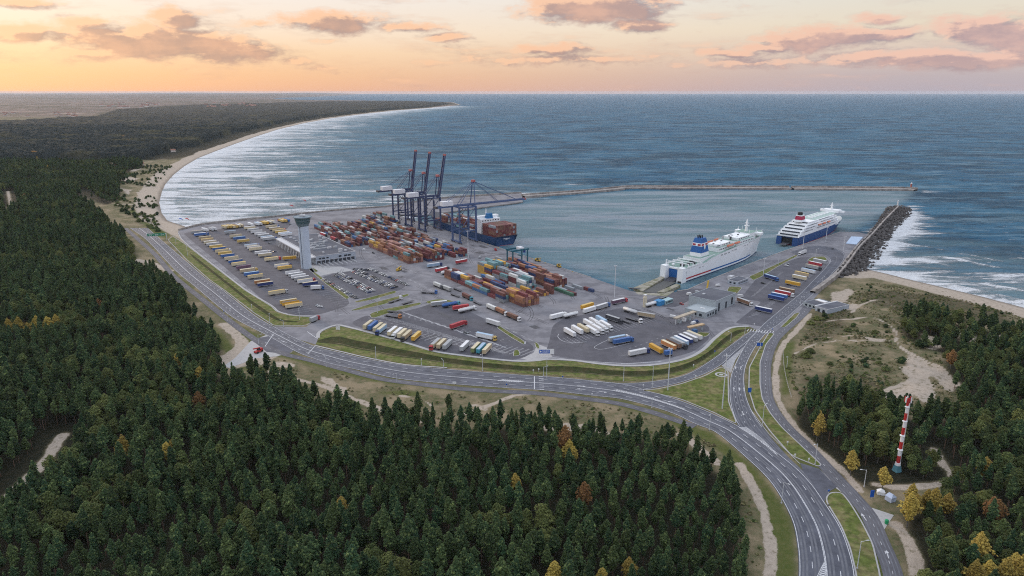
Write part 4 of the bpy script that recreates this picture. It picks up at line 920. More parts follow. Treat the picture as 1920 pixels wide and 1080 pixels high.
# ------------------------------------------------------------------ ship-to-shore cranes
M_cr = mat('crane_blue', (.045, .062, .13), .6, .15, .3, spec=.3); M_crl = mat('crane_blue_light', (.07, .11, .22), .6, .12, .3); M_crr = mat('crane_red', (.36, .10, .10), .6); M_house = mat('house_white', (.66, .66, .68), .6, .05, .5); M_steel = mat('dark_steel', (.06, .06, .07), .6)
def sts(s, raised, label, boomlen=68, hb=43.5, apex=68, light=False, lean=80):
    """quay crane; local X along the quay, local Y out over the water; y=0 is the quay edge"""
    m = M_crl if light else M_cr
    t = empty('quay_crane', (*H(s, 0), DZ), SANG); tag(t, label, 'quay crane', 'ship-to-shore cranes on the container quay')
    yl, yw, hx = -26, -4, 8.5
    for x in (-hx, hx):
        for y in (yl, yw): MB().bar((x, y, 1.5), (x, y, hb - 1), 1.9, 1.6).build('leg', m, t)
        MB().bar((x, yl, 14), (x, yw, 14), 1.0, 1.4).build('portal_beam', m, t)
        MB().bar((x, yl, 15), (x, yw, hb - 2), .6).build('diagonal_brace', m, t)
        MB().bar((x, yl - 1, hb - 1.6), (x, yw + 1, hb - 1.6), 1.1, 1.6).build('top_beam', m, t)
    for y in (yl, yw):
        MB().bar((-hx - 3.5, y, 2.2), (hx + 3.5, y, 2.2), 1.2, 1.6).build('sill_beam', m, t)
        for x in (-hx - 2, hx + 2, -hx + 3, hx - 3): MB().box(x - 1.3, x + 1.3, y - .5, y + .5, 0, 1.4).build('bogie', M_steel, t)
        MB().bar((-hx, y, hb - 1.2), (hx, y, hb - 1.2), 1.0, 1.5).build('cross_beam', m, t)
    yb = -52 if not raised else -50
    for x in (-2.6, 2.6): MB().bar((x, yb, hb), (x, yw + 3, hb), .9, 1.9).build('girder', m, t)
    mb = MB()
    for k in range(9): y = yb + k * 6.4; mb.bar((-2.6, y, hb), (2.6, y, hb), .5)
    mb.build('girder_ties', m, t)
    MB().box(-3.6, 3.6, -45, -31, hb + 1.0, hb + 6.2).build('machinery_house', M_house, t)
    MB().box(-3.2, 3.2, yb - 1.5, yb + 1, hb - 1, hb + 1.4).build('end_platform', M_steel, t)
    hy = yw + 3                                                  # boom hinge
    for x in (-1, 1):
        MB().bar((x * 5.2, hy - 2, hb), (x * 1.6, hy - 1, apex), .9).build('apex_leg', m, t)
        MB().bar((x * 1.6, hy - 1, apex), (x * 3, -22, hb + 1), .55).build('rear_apex_leg', m, t)
        MB().bar((x * 1.8, hy - 1, apex), (x * 2.6, yb + 6, hb + 1), .35).build('backstay', m, t)
    MB().box(-2.6, 2.6, hy - 2.4, hy + .6, apex - .8, apex + 1.6).build('apex_head', M_crr, t)
    if raised:
        a = R(lean); dy, dz = math.cos(a), math.sin(a); L = boomlen - 17
    else: dy, dz, L = 1.0, 0.0, boomlen
    b = empty('boom', (0, hy, hb)); b.parent = t
    for x in (-2.4, 2.4): MB().bar((x, 0, 0), (x * .8, dy * L, dz * L), .9, 1.8).build('boom_girder', m, b)
    mb = MB()
    for k in range(1, 13): mb.bar((-2.3, dy * L * k / 13, dz * L * k / 13), (2.3, dy * L * k / 13, dz * L * k / 13), .45)
    for k in range(0, 12): mb.bar((-2.3 if k % 2 else 2.3, dy * L * k / 13, dz * L * k / 13), (2.3 if k % 2 else -2.3, dy * L * (k + 1) / 13, dz * L * (k + 1) / 13), .3)
    mb.build('boom_lattice', m, b)
    MB().box(-2.6, 2.6, dy * L - 1, dy * L + 1, dz * L - 1, dz * L + 1).build('boom_tip', M_crr, b)
    if raised:
        for x in (-1.6, 1.6): MB().bar((x, -1, apex - hb), (x, dy * L * .45, dz * L * .45), .3).build('forestay', m, b)
    else:
        for x in (-1.7, 1.7):
            for f in (.45, .82): MB().bar((x, -1, apex - hb), (x * 1.3, L * f, .8), .38).build('forestay', m, b)
    MB().box(2.8, 5.6, hy - 9, hy - 5, hb - 5.2, hb - 2.2).build('operator_cab', M_house, t)
    mb = MB()
    for k in range(8): z = 3 + k * 5; mb.bar((hx + 1.2, yl, z), (hx + 1.2, yl + 4, z + 2.4), .5); mb.bar((hx + 1.2, yl + 4, z + 2.4), (hx + 1.2, yl, z + 5), .5)
    mb.build('stairway', M_steel, t)
    return t
sts(58, False, 'quay crane with its boom lowered over the container ship', boomlen=72, light=True, apex=70)
sts(-28, True, 'raised boom quay crane nearest to the one at work, rightmost of three', lean=79)
sts(-66, True, 'raised boom quay crane in the middle of three', lean=80)
sts(-104, True, 'raised boom quay crane farthest towards the sea wall, leftmost of three', lean=81)
# yard gantry
M_teal = mat('gantry_teal', (.02, .11, .15), .6, .12, .3)
rt = empty('yard_gantry_crane', (*H(190, -22), DZ), SANG); tag(rt, 'small teal rubber tyred gantry crane standing over the container stacks', 'gantry crane')
for y in (0, -18):
    for x in (-5, 5): MB().bar((x, y, 1.2), (x, y, 16.5), 1.1).build('leg', M_teal, rt); MB().box(x - 1.2, x + 1.2, y - .5, y + .5, 0, 1.3).build('wheel_set', M_steel, rt)
    MB().bar((-6, y, 1.8), (6, y, 1.8), .9).build('sill_beam', M_teal, rt)
for x in (-5, 5): MB().bar((x, -19.5, 17), (x, 1.5, 17), 1.2, 1.6).build('main_girder', M_teal, rt)
for y in (0, -18): MB().bar((-5, y, 16.4), (5, y, 16.4), .9).build('end_tie', M_teal, rt)
MB().box(-3.5, 3.5, -8, -3, 16.6, 19).build('trolley', M_house, rt); MB().box(-3, 3, -7, -4.4, 10, 10.8).build('spreader', M_teal, rt); MB().box(2, 4, -3.5, -1.6, 13.4, 15.6).build('operator_cab', mat('cab_blue', (.03, .07, .3), .5), rt)
# mobile excavator / small yellow crane by the customs hall
yc = empty('mobile_crane', (*P(1325, 553), DZ), R(60)); tag(yc, 'yellow mobile crane with raised jib on the ferry quay', 'mobile crane')
M_yel = mat('machine_yellow', (.52, .34, .05), .6)
MB().box(-3, 3, -1.3, 1.3, .5, 1.8).build('chassis', M_red, yc); MB().box(-1, 1.5, -1.2, 1.2, 1.8, 3.4).build('cab', M_wht, yc); MB().bar((-1.2, 0, 2.5), (2.2, 0, 12.5), 1.3).build('jib', M_yel, yc); MB().box(-2.6, -1, -1.2, 1.2, 1.8, 2.8).build('counterweight', M_yel, yc)
for x in (-2.2, 0, 2.2): MB().tube((x, -1.5, .55), (x, 1.5, .55), .55, n=8).build('wheel', M_steel, yc)

# ------------------------------------------------------------------ containers
PAL = dict(rust=(.185, .080, .066), orange=(.32, .15, .085), maroon=(.155, .045, .05), navy=(.035, .06, .15), blue=(.06, .15, .32), teal=(.16, .30, .32), white=(.55, .55, .53), yellow=(.55, .32, .06), green=(.07, .16, .11), grey=(.26, .28, .30), brown=(.19, .10, .07), salmon=(.34, .17, .14))
NM_ = dict(rust='rust red', teal='pale teal', white='white', salmon='faded salmon')
def cmesh(c, L):
    """shipping container: frame with recessed ribbed side panels, door end with bars"""
    W, Hh, f = 2.44, 2.6, .16; mb = MB()
    mb.box(-L / 2, L / 2, -W / 2, W / 2, 0, Hh)
    n = 10 if L > 8 else 5
    for sy in (-1, 1):
        for k in range(n):
            x0 = -L / 2 + f + (L - 2 * f) * (k + .18) / n; x1 = -L / 2 + f + (L - 2 * f) * (k + .82) / n
            mb.box(x0, x1, sy * W / 2 - .01, sy * W / 2 + .045, .2, Hh - .2) if sy > 0 else mb.box(x0, x1, -W / 2 - .045, -W / 2 + .01, .2, Hh - .2)
    for y in (-.8, -.3, .3, .8): mb.box(L / 2, L / 2 + .06, y - .05, y + .05, .1, Hh - .1, 1)
    for y0, y1 in ((-1.15, -.05), (.05, 1.15)): mb.box(-L / 2 - .04, -L / 2, y0, y1, .15, Hh - .15)
    m = mat('container_' + c, PAL[c], .65, .14, .35, rand=.22, c2=tuple(v * .72 + .02 for v in PAL[c]), spec=.25)
    return mb.mesh('shipping_container', [m, M_steel])
CM = {(c, L): cmesh(c, L) for c in PAL for L in (12.19, 6.06)}
warmw = dict(orange=4, rust=9, maroon=9, salmon=6, navy=6, blue=4, teal=5, white=5, yellow=2, green=1, grey=7, brown=5)
def pick(w=warmw): return random.choices(list(w), list(w.values()))[0]
SL = []        # every slot: (s, q, tier, colour, length, yard, label bits)
def block_c(name, s0, q0, bays_, rows_, tiers, w=warmw, gap=.5, missing=.06, where=''):
    for b in range(bays_):
        for r in range(rows_):
            t = tiers(b, r) if callable(tiers) else tiers
            if random.random() < missing: t = max(0, t - random.choice((1, 2, 3)))
            s = s0 + b * (12.19 + gap) + random.uniform(-.18, .18); q = q0 + r * 2.85 + random.uniform(-.07, .07)
            short = random.random() < .10
            for k in range(int(t)):
                c = pick(w)
                if short:
                    for e in (-3.1, 3.1): SL.append((s + e, q, k, pick(w), 6.06, name, b, r, where))
                else: SL.append((s, q, k, c, 12.19, name, b, r, where))
orangew = dict(orange=9, rust=10, yellow=3, teal=2, salmon=6, maroon=4, grey=1, navy=1, white=1)
redw = dict(maroon=12, rust=8, teal=2, grey=2, white=2, navy=2, blue=1, orange=2)
rt_ = lambda lo, hi: (lambda b, r: random.randint(lo, hi))
block_c('a', -118, -131, 7, 5, rt_(2, 3), redw, where='in far left block')
block_c('b', -118, -112, 8, 4, rt_(1, 3), where='in second far left block')
block_c('c', -8, -138, 2, 6, rt_(2, 3), dict(rust=6, orange=6, navy=3, maroon=5, blue=2), where='in block nearest terminal')
block_c('d', 27, -118, 8, 6, rt_(2, 4), orangew, where='in orange front block')
block_c('e', -20, -117, 3, 7, rt_(1, 3), where='in west yard middle')
block_c('f', 18, -97, 7, 8, rt_(1, 3), where='in long middle block')
block_c('g', -100, -96, 9, 8, rt_(1, 3), redw, where='in west back block')
block_c('h', 14, -71, 8, 8, rt_(1, 3), where='in west waterside block')
block_c('i', -120, -70, 10, 8, rt_(1, 4), where='below raised cranes')
block_c('j', 118, -97, 1, 7, rt_(3, 4), redw, where='in tall west end stack')
block_c('k', 118, -66, 1, 6, rt_(0, 3), redw, where='beside working crane')
block_c('n', -150, -36, 5, 4, rt_(1, 4), where='beyond raised cranes')
# second yard
block_c('p', 196, -114, 8, 5, rt_(1, 3), where='in east front block')
block_c('q', 292, -108, 2, 6, rt_(3, 4), orangew, where='in tall east corner')
block_c('r', 222, -98, 4, 4, rt_(1, 3), dict(rust=6, maroon=5, blue=3, navy=3, white=2, orange=3), where='in east yard middle')
block_c('t', 196, -77, 2, 8, rt_(4, 5), dict(maroon=6, teal=3, yellow=6, navy=4, grey=4, blue=2), where='in five-high east stack', missing=0)
block_c('u', 224, -78, 2, 6, rt_(3, 4), dict(grey=5, teal=4, maroon=4, white=2, navy=2), where='in pale east stack')
block_c('v', 250, -77, 2, 5, rt_(3, 4), dict(white=6, grey=4, teal=3, maroon=3, navy=3), where='in white east stack')
block_c('w', 188, -50, 5, 7, rt_(1, 3), dict(orange=5, navy=5, maroon=5, salmon=3, blue=2), where='beside teal gantry')
block_c('x', 262, -55, 2, 6, rt_(3, 4), dict(rust=9, maroon=6, orange=3, white=1, navy=1), where='in red waterside stack')
block_c('y', 288, -77, 1, 5, rt_(1, 3), dict(rust=5, yellow=4, orange=3), where='in red-yellow east stack')
block_c('z', 290, -55, 2, 9, rt_(0, 1), dict(navy=6, maroon=3, grey=3, green=1), where='lying at yard corner', missing=.2)
tops = {}
for c in SL: tops[(c[5], c[6], c[7])] = max(tops.get((c[5], c[6], c[7]), 0), c[2])
def vis(c):
    x, y = H(c[0], c[1]); d = math.hypot(x, y, CAMH)
    top = c[2] == tops[(c[5], c[6], c[7])]; front = c[7] == 0 or c[6] in (0,) or (c[5] in 'qjtx')
    return (1.6 if top else (1.0 if front else .3)) / d ** 1.3 * (c[4] ** .5)
SL.sort(key=vis, reverse=True)
rest = {}; TN = ['bottom', 'second', 'third', 'fourth', 'top fifth']; ORD = ['first', 'second', 'third', 'fourth', 'fifth', 'sixth', 'seventh', 'eighth', 'ninth', 'tenth', 'eleventh', 'twelfth', 'thirteenth', 'fourteenth', 'fifteenth', 'sixteenth', 'seventeenth', 'eighteenth', 'nineteenth', 'twentieth']
seenlab = set()
for i, c in enumerate(SL):
    s, q, k, cn, L, nm, b, r, where = c; z = DZ + .05 + k * 2.63
    if i < 225:
        o = put('shipping_container', CM[(cn, L)], None, (*H(s, q), z), SANG + (math.pi if random.random() < .5 else 0) + R(random.uniform(-.4, .4)))
        lab = f"{cn} {'short ' if L < 7 else ''}container {where}, {TN[k].replace('top ', '')} tier, bay {ORD[b]}, row {ORD[r]}"
        if L < 7: lab = lab.replace('short container', 'short seaward container' if (s - 6.0) % 12.94 < 6.5 else 'short landward container')
        tag(o, lab, 'container', 'shipping containers stacked in the yards')
    else:
        rest.setdefault(cn, []).append((s, q, z, L))
mb = MB(); slots = list(rest)
for mi, cn in enumerate(slots):
    for s, q, z, L in rest[cn]:
        M = Matrix.Translation((*H(s, q), z)) @ Matrix.Rotation(SANG, 4, 'Z'); mb.box(-L / 2, L / 2, -1.22, 1.22, 0, 2.6, mi, M)
        n = 8 if L > 8 else 4
        for e in range(n): x0 = -L / 2 + .2 + (L - .4) * (e + .2) / n; mb.box(x0, x0 + (L - .4) / n * .6, -1.265, -1.21, .2, 2.4, mi, M)
o = mb.build('container_stack', [CM[(c, 12.19)].materials[0] for c in slots]); tag(o, 'remaining stacked containers filling the two yards', 'containers', None, 'stuff')
# ------------------------------------------------------------------ ships
M_sw = mat('ship_white', (.80, .82, .83), .45, .05, .08); M_sb = mat('ship_blue', (.022, .115, .34), .45, .08, .1); M_navy = mat('hull_navy', (.022, .045, .12), .5, .12, .1); M_deck = mat('deck_green', (.21, .31, .27), .8, .18, .2); M_sred = mat('ship_red', (.42, .035, .05), .5, .08, .2)
M_or = mat('lifeboat_orange', (.55, .18, .11), .6, .1, .5); M_blk = mat('soot_black', (.02, .022, .025), .7, .1, .5); M_pale = mat('deck_pale', (.48, .50, .49), .7, .1, .2); M_slat = mat('ship_window', (.03, .04, .055), .25, .1, 1, spec=.5)
def loft(name, st, zs, mats, parent, deckm=None, fwd=0):
    """hull: st = [(x, half beam at waterline, half beam at deck, deck height)], zs = [(fraction or metres, material)] bands upward"""
    n = len(st); mb = MB(); rows = []
    def hb(s, z):
        f = max(0, min(1, (z + 2) / (s[3] + 2))); return s[1] + (s[2] - s[1]) * (f ** 1.3)
    def xs(s, z):                                    # raked stem
        f = max(0, min(1, (z + 2) / (s[3] + 2))); return s[0] + (s[4] if len(s) > 4 else 0) * f
    for k, (z0, mi) in enumerate(zs):
        z1 = zs[k + 1][0] if k + 1 < len(zs) else None
        for sgn in (1, -1):
            vs = []
            for s in st: a = min(z0, s[3]); vs.append((xs(s, a), sgn * hb(s, a), a))
            for s in st: a = s[3] if z1 is None else min(z1, s[3]); vs.append((xs(s, a), sgn * hb(s, a), a))
            for i in range(n - 1):
                m_ = mi(st[i][0]) if callable(mi) else mi
                f = (i, i + 1, n + i + 1, n + i); mb.add([vs[j] for j in (f if sgn < 0 else f[::-1])], [(0, 1, 2, 3)], m_)
        s = st[0]; a = min(z0, s[3]); b = s[3] if z1 is None else min(z1, s[3])
        m_ = mi(st[0][0]) if callable(mi) else mi
        mb.add([(s[0], -hb(s, a), a), (s[0], hb(s, a), a), (s[0], hb(s, b), b), (s[0], -hb(s, b), b)], [(0, 3, 2, 1)], m_)
    o = mb.build(name, mats, parent)
    if deckm:
        mb = MB(); vs = [(xs(s, s[3]), -hb(s, s[3]) + .15, s[3] - .02) for s in st] + [(xs(s, s[3]), hb(s, s[3]) - .15, s[3] - .02) for s in st]
        mb.add(vs, [(i, i + 1, n + i + 1, n + i) for i in range(n - 1)]); mb.build('deck', deckm, parent)
    return o
def rail(root, x0, x1, y, z, h=1.0, m=None):
    mb = MB(); mb.box(x0, x1, y - .05, y + .05, z, z + h); mb.build('bulwark', m or M_sw, root)
def lifeboat(root, x, y, z, L=9):
    st = [(-L / 2, .2), (-L / 2 + 1, 1.1), (0, 1.4), (L / 2 - 1, 1.1), (L / 2, .2)]; n = len(st); mb = MB()
    prof = [(-1.2, .3), (-.4, .9), (0, 1), (.1, .9), (1.1, .45), (1.4, 0)]
    rows = [[(sx, r * k, zz) for zz, k in prof] + [(sx, -r * k, zz) for zz, k in prof[::-1]] for sx, r in st]; m = len(rows[0])
    for i in range(n - 1):
        for j in range(m): mb.add([rows[i][j], rows[i][(j + 1) % m], rows[i + 1][(j + 1) % m], rows[i + 1][j]], [(0, 1, 2, 3)], 1 if prof[min(j, m - 1 - j) if j < m else 0][0] < 0 else 0)
    o = mb.build('lifeboat', [M_or, M_sw], root, loc=(x, y, z)); return o
def davit(root, x, y, z): MB().bar((x, y, z), (x, y * 1.02, z + 3.2), .35).bar((x, y * 1.02, z + 3.2), (x, y * 1.18, z + 3.4), .3).build('davit', M_sw, root)

# ferry 1
A1 = Vector(P(1273, 534, ZS)); pd = (Vector(P(1517, 455)) - Vector(P(1305, 533))).normalized(); pn = Vector((-pd.y, pd.x)); ANG1 = math.atan2(pd.y, pd.x)
B1 = 12.2; LF = (Vector(P(1424, 485, ZS)) - A1).dot(pd)
st0 = A1 + pn * B1 * 1.02 + pd * 8; f1 = empty('ferry', (*st0, 0), ANG1); tag(f1, 'white ro-ro ferry with blue and red funnel moored stern-first at the ramp', 'ferry')
stations = [(5, 12, 12.2, 10.5), (30, 12.1, 12.2, 10.8), (38, 12.2, 12.2, 11.2), (48, 12.2, 12.2, 13.6), (62, 12.2, 12.2, 15.2), (80, 12.2, 12.2, 16.2), (100, 12.0, 12.2, 17.4), (118, 10.8, 12.2, 18.2), (134, 8.0, 12.1, 19.2), (146, 5.2, 11.0, 20.2), (155, 2.6, 8.6, 20.8, 2), (161, 1.0, 5.2, 21.2, 4), (164, .15, .6, 21.4, 7)]
k1 = (LF + 22) / 164; stations = [(s[0] * k1, *s[1:]) for s in stations]
strp = lambda x: 3 if x > 42 * k1 and x < 125 * k1 else (4 if x <= 42 * k1 else 0)
loft('hull', stations, [(-2.5, 1), (-1.0, 0), (.5, strp), (2.0, 0)], [M_sw, M_navy, M_sb, M_sb, M_sred], f1, M_deck)
for sy in (-1, 1):
    MB().box(-2.5, 5.05, sy * 9.2 - 3, sy * 9.2 + 3, -2.5, 11.8, top=(.8, .2)).build('stern_tower', M_sw, f1); MB().box(-3.2, -2.2, sy * 9.5 - 1.6, sy * 9.5 + 1.6, -2, -.4).build('fender', M_blk, f1)
    MB().box(2, 3, sy * 8.5 - .5, sy * 8.5 + .5, 11.8, 17).build('stern_post', M_sw, f1)
    MB().box(6, 34, sy * 11.9 - .15, sy * 11.9 + .15, 10.8, 12.2).build('bulwark', M_sw, f1)
MB().box(4.2, 4.9, -6.1, 6.1, -1.0, 8.6).build('stern_door', M_sb, f1); MB().box(3.6, 4.95, -6.1, 6.1, 8.8, 10.2).build('door_lintel', M_sw, f1)
MB().add([(-8, -5, -.6), (4.2, -5, .5), (4.2, 5, .5), (-8, 5, -.6), (-8, -5, -1.0), (4.2, -5, 0), (4.2, 5, 0), (-8, 5, -1.0)], [(0, 1, 2, 3), (4, 7, 6, 5), (0, 3, 7, 4), (0, 4, 5, 1), (3, 2, 6, 7)]).build('stern_ramp', M_steel, f1)
for x in (10, 18, 27): MB().box(x - .3, x + .3, -11, 11, 13.6, 14.2).box(x - .3, x + .3, -11.2, -10.6, 10.6, 13.6).box(x - .3, x + .3, 10.6, 11.2, 10.6, 13.6).build('gantry_frame', M_sw, f1)
for k in range(7): x = 8 + k * 3.6; yy = random.uniform(-8, 6); MB().box(x, x + 2.2, yy, yy + random.uniform(2, 5), 10.8, 12.6).build('deck_gear', random.choice([M_sw, M_steel, M_plant]), f1)
MB().box(34, 66, -9.4, 9.4, 11.2, 15.0).build('aft_house', M_sw, f1); MB().box(34.4, 65.6, -9, 9, 15.0, 15.08).build('house_deck', M_deck, f1)
# funnel
fn = empty('funnel', (48, 0, 15.1)); fn.parent = f1; fn.scale = (1.5, 1.3, 1.22)
MB().box(-5.4, 5.4, -4.6, 4.6, 0, 3.0, top=(.3, .2)).build('funnel_base', M_sw, fn)
MB().box(-5.1, 5.1, -4.5, 4.5, 3.0, 8.2, top=(.9, .6)).build('casing', M_sb, fn); MB().box(-4.25, 4.25, -3.95, 3.95, 8.2, 10.6, top=(.4, .3)).build('white_band', M_sw, fn); MB().box(-3.85, 3.85, -3.65, 3.65, 10.6, 14.4, top=(1.1, .7)).build('casing', M_sb, fn)
for sy in (-1, 1):
    for x0, x1 in ((-3.7, -1.1), (1.1, 3.7)): MB().box(x0, x1, sy * 3.94 - .12, sy * 3.94 + .12, 8.7, 10.0).build('red_bar', M_sred, fn)
    y_ = sy * 4.15; mb = MB(); mb.add([(-1, y_, 8.3), (-.75, y_ + sy * .15, 6.2), (0, y_ + sy * .2, 5.2), (.75, y_ + sy * .15, 6.2), (1, y_, 8.3)], [(0, 1, 2, 3, 4)] if sy > 0 else [(4, 3, 2, 1, 0)]); mb.build('shield', M_sw, fn)
for sx, y0, y1 in ((-1, -3.3, -.9), (-1, .9, 3.3)): MB().box(-4.35, -4.1, y0, y1, 8.7, 10.0).build('red_bar', M_sred, fn)
for x, y in ((-1.5, -1), (-1.5, 1), (.8, -1), (.8, 1)): MB().tube((x, y, 14.3), (x - .4, y, 16.4), .5, n=8).build('exhaust_pipe', M_blk, fn)
KF = k1 * 1.0
nf0 = set(bpy.data.objects)
# forward
MB().box(66, 97, -9.2, 9.2, 15.5, 19.6).build('mid_house', M_sw, f1); MB().box(70, 94, -6, 6, 19.6, 22.0).build('mid_house', M_sw, f1); MB().box(66.4, 96.6, -8.8, 8.8, 19.6, 19.7).build('house_deck', M_deck, f1)
for sy in (-1, 1):
    for k in range(9): MB().box(67 + k * 3.3, 68.6 + k * 3.3, sy * 9.2 - .06, sy * 9.2 + .06, 17.4, 18.6).build('window', M_slat, f1)
    for k in range(7): MB().box(71 + k * 3.3, 72.6 + k * 3.3, sy * 6 - .06, sy * 6 + .06, 20.4, 21.4).build('window', M_slat, f1)
    for k in range(10): MB().box(99 + k * 3.4, 100.6 + k * 3.4, sy * 11.4 - .06, sy * 11.4 + .06, 19.2, 20.4).build('window', M_slat, f1)
    for k in range(6): MB().box(106 + k * 3.8, 108 + k * 3.8, sy * 8.5 - .06, sy * 8.5 + .06, 22.2, 23.2).build('window', M_slat, f1)
for k in range(16): x_, y_ = 68 + (k * 37 % 64), -7 + (k * 23 % 14); MB().box(x_, x_ + 1.6, y_, y_ + 1.4, 19.6 if x_ < 97 else 21.4, (22.6 if x_ < 97 else 24.9)).build('deck_gear', (M_plant, M_steel, M_sw)[k % 3], f1)
MB().box(98, 134, -11.4, 11.4, 17.0, 21.4).build('forward_house', M_sw, f1); MB().box(104, 130, -8.5, 8.5, 21.5, 24.0).build('forward_house', M_sw, f1); MB().box(98.3, 133.7, -11.1, 11.1, 21.4, 21.5).build('house_deck', M_deck, f1)
MB().box(128, 147, -9, 9, 19.0, 25.2, top=(.6, .3)).build('bridge', M_sw, f1); MB().box(146.2, 147.3, -8.6, 8.6, 23, 24.4).build('bridge_window', M_slat, f1)
MB().box(140, 145.5, -15, 15, 22.4, 24.6).build('bridge_wing', M_sw, f1); MB().box(128.5, 146, -8.6, 8.6, 25.2, 25.3).build('bridge_deck', M_deck, f1)
MB().lathe([(1.6, 25), (1.3, 31), (.9, 36), (.3, 38.5)], 10, cx=137).build('mast', M_sw, f1); MB().box(136, 138, -3, 3, 31, 31.5).box(136.4, 137.6, -2, 2, 34, 34.4).build('radar_yard', M_sw, f1)
for x, y, h in [(130, -7, 5), (130, 7, 5), (143, 8, 5.5), (143, -8, 5.5), (133, 0, 4), (145, 13.5, 4), (145, -13.5, 4)]: MB().tube((x, y, 24), (x, y, 24 + h), .3, .12, 6).build('antenna', M_sw, f1)
for sy in (-1, 1):
    lifeboat(f1, 83, sy * 11.6, 20.2, 13); lifeboat(f1, 97, sy * 11.6, 20.6, 11)
    for x in (79.5, 88.5, 91.5, 98.5): davit(f1, x, sy * 10.4, 16.6)
    # window rows, hatch marks and side lettering as small dark plates following the hull side
    for x0, n, z, w, h in [(66, 9, 12.6, .9, 1.3), (86, 6, 13.6, .8, 1.2), (26, 5, 7.6, .7, .6), (108, 6, 14.8, .7, .7), (120, 7, 17, .8, .6)]:
        for k in range(n):
            if (k * 7 + x0) % 4 == 0: continue
            x = x0 + k * 1.9; hbm = 12.2 if x < 122 else 12.05; MB().box(x, x + w, sy * (hbm - .05) - .1, sy * (hbm - .05) + .1, z, z + h).build('window', M_slat, f1)
    MB().box(102, 150, sy * 10.9 - .25, sy * 10.9 + .25, 17.6, 18.0).build('side_rubber', M_steel, f1) if False else None
for k in range(8): x = 68 + k * 4; MB().box(x, x + 2.2, -4 + (k % 3) * 2, -1.5 + (k % 3) * 2, 18.9, 20.2).build('deck_gear', random.choice([M_sw, M_plant]), f1)

for o_ in set(bpy.data.objects) - nf0:
    if o_.parent == f1: o_.location.x = 66 + (o_.location.x - 66) if False else o_.location.x; o_.matrix_parent_inverse = Matrix.Translation((66 * k1 - 66 * KF, 0, 0)) @ Matrix.Diagonal((KF, 1, 1, 1))
# ferry 2
A2 = Vector(P(1490, 464.5, ZS)); LF2 = (Vector(P(1575, 430, ZS)) - A2).dot(pd); f2_ = empty('ferry', (*(A2 + pn * 13.2 + pd * 10), 0), ANG1 + R(0)); tag(f2_, 'white ferry with dark blue hull, tiered stern decks and red funnel at the far berth', 'ferry')
k2 = (LF2 + 6) / 160
s2 = [(0, 12.2, 12.6, 8.2), (20, 12.6, 12.6, 8.2), (60, 12.8, 12.8, 8.6), (95, 12.2, 12.8, 9.2), (120, 8.8, 12.6, 9.8), (138, 4.6, 10.6, 10.6), (150, 1.8, 6.6, 11.6, 3), (156, .2, 1.0, 12.4, 6)]
s2 = [(a[0] * k2, *a[1:]) for a in s2]
loft('hull', s2, [(-2.5, 0), (-1.4, 1)], [M_sred, mat('ferry_blue', (.025, .075, .22), .5, .08, .1)], f2_, M_pale)
for sy in (-1, 1): MB().box(-3, .1, sy * 9.5 - 3, sy * 9.5 + 3, -2.4, 7.4, top=(.6, .2)).build('stern_tower', MATS['ferry_blue'], f2_)
MB().box(-.5, .05, -6.3, 6.3, -1, 6.4).build('stern_door', M_blk, f2_); MB().add([(-15, -4, .4), (-.5, -4, .8), (-.5, 4, .8), (-15, 4, .4)], [(0, 1, 2, 3)]).build('stern_ramp', M_steel, f2_)
tiers = [(2, 146, 12.6, 8.3, 11.2), (7, 143, 12.5, 11.2, 14.0), (14, 140, 12.3, 14.0, 16.8), (22, 136, 11.6, 16.8, 19.4), (32, 133, 10.6, 19.4, 21.8)]
for i, (x0, x1, hb_, z0, z1) in enumerate(tiers):
    x0 *= k2; x1 *= k2; mb = MB(); mb.prism([(x0, -hb_), (x1 - 22, -hb_), (x1, -hb_ * .3), (x1, hb_ * .3), (x1 - 22, hb_), (x0, hb_)], z0, z1 - .06); mb.build('deck_house', M_sw, f2_)
    MB().box(x0 - 4.5, x0 - .02, -hb_, hb_, z0 - .25, z0 + .05).build('stern_deck', M_sw, f2_); MB().box(x0 - 4.6, x0 - 4.4, -hb_, hb_, z0 + .05, z0 + 1.1).build('stern_rail', M_sw, f2_)
    MB().box(x0 - .08, x0 - .03, -hb_ + 2, hb_ - 2, z0 + .5, z1 - .6).build('stern_glazing', M_slat, f2_)
    for sy in (-1, 1):
        segs = [(x0 + 6, x0 + 34), (x0 + 44, x1 - 30)] if i in (1, 2, 3) else ([(x0 + 30, x1 - 36)] if i == 4 else [])
        for a, b in segs:
            n = int((b - a) / 3.4)
            for k in range(n): xx = a + k * 3.4; MB().box(xx, xx + 2.2, sy * hb_ - .06, sy * hb_ + .06, z0 + 1.0, z0 + 1.9).build('window', M_slat, f2_)
fn = empty('funnel', (30 * k2, 0, 21.8)); fn.parent = f2_
MB().box(-6, 6, -4.5, 4.5, 0, 2.4, top=(.5, .3)).build('funnel_base', M_sw, fn); MB().box(-5.4, 5, -4.1, 4.1, 2.4, 6.8, top=(.9, .5)).build('red_casing', mat('funnel_crimson', (.36, .025, .07), .5), fn); MB().box(-4.4, 4, -3.5, 3.5, 6.8, 7.8).build('white_band', M_sw, fn); MB().lathe([(3.0, 7.8), (2.8, 10.4), (2.3, 11.2)], 12, cx=-1).build('black_top', M_blk, fn)
MB().box(126 * k2, 138 * k2, -10, 10, 21.8, 24.6, top=(.5, .3)).build('bridge', M_sw, f2_); MB().box(131 * k2, 136 * k2, -15, 15, 21.4, 23.6).build('bridge_wing', M_sw, f2_); MB().box(137.6 * k2, 138.1 * k2, -9, 9, 22.6, 23.9).build('bridge_window', M_slat, f2_)
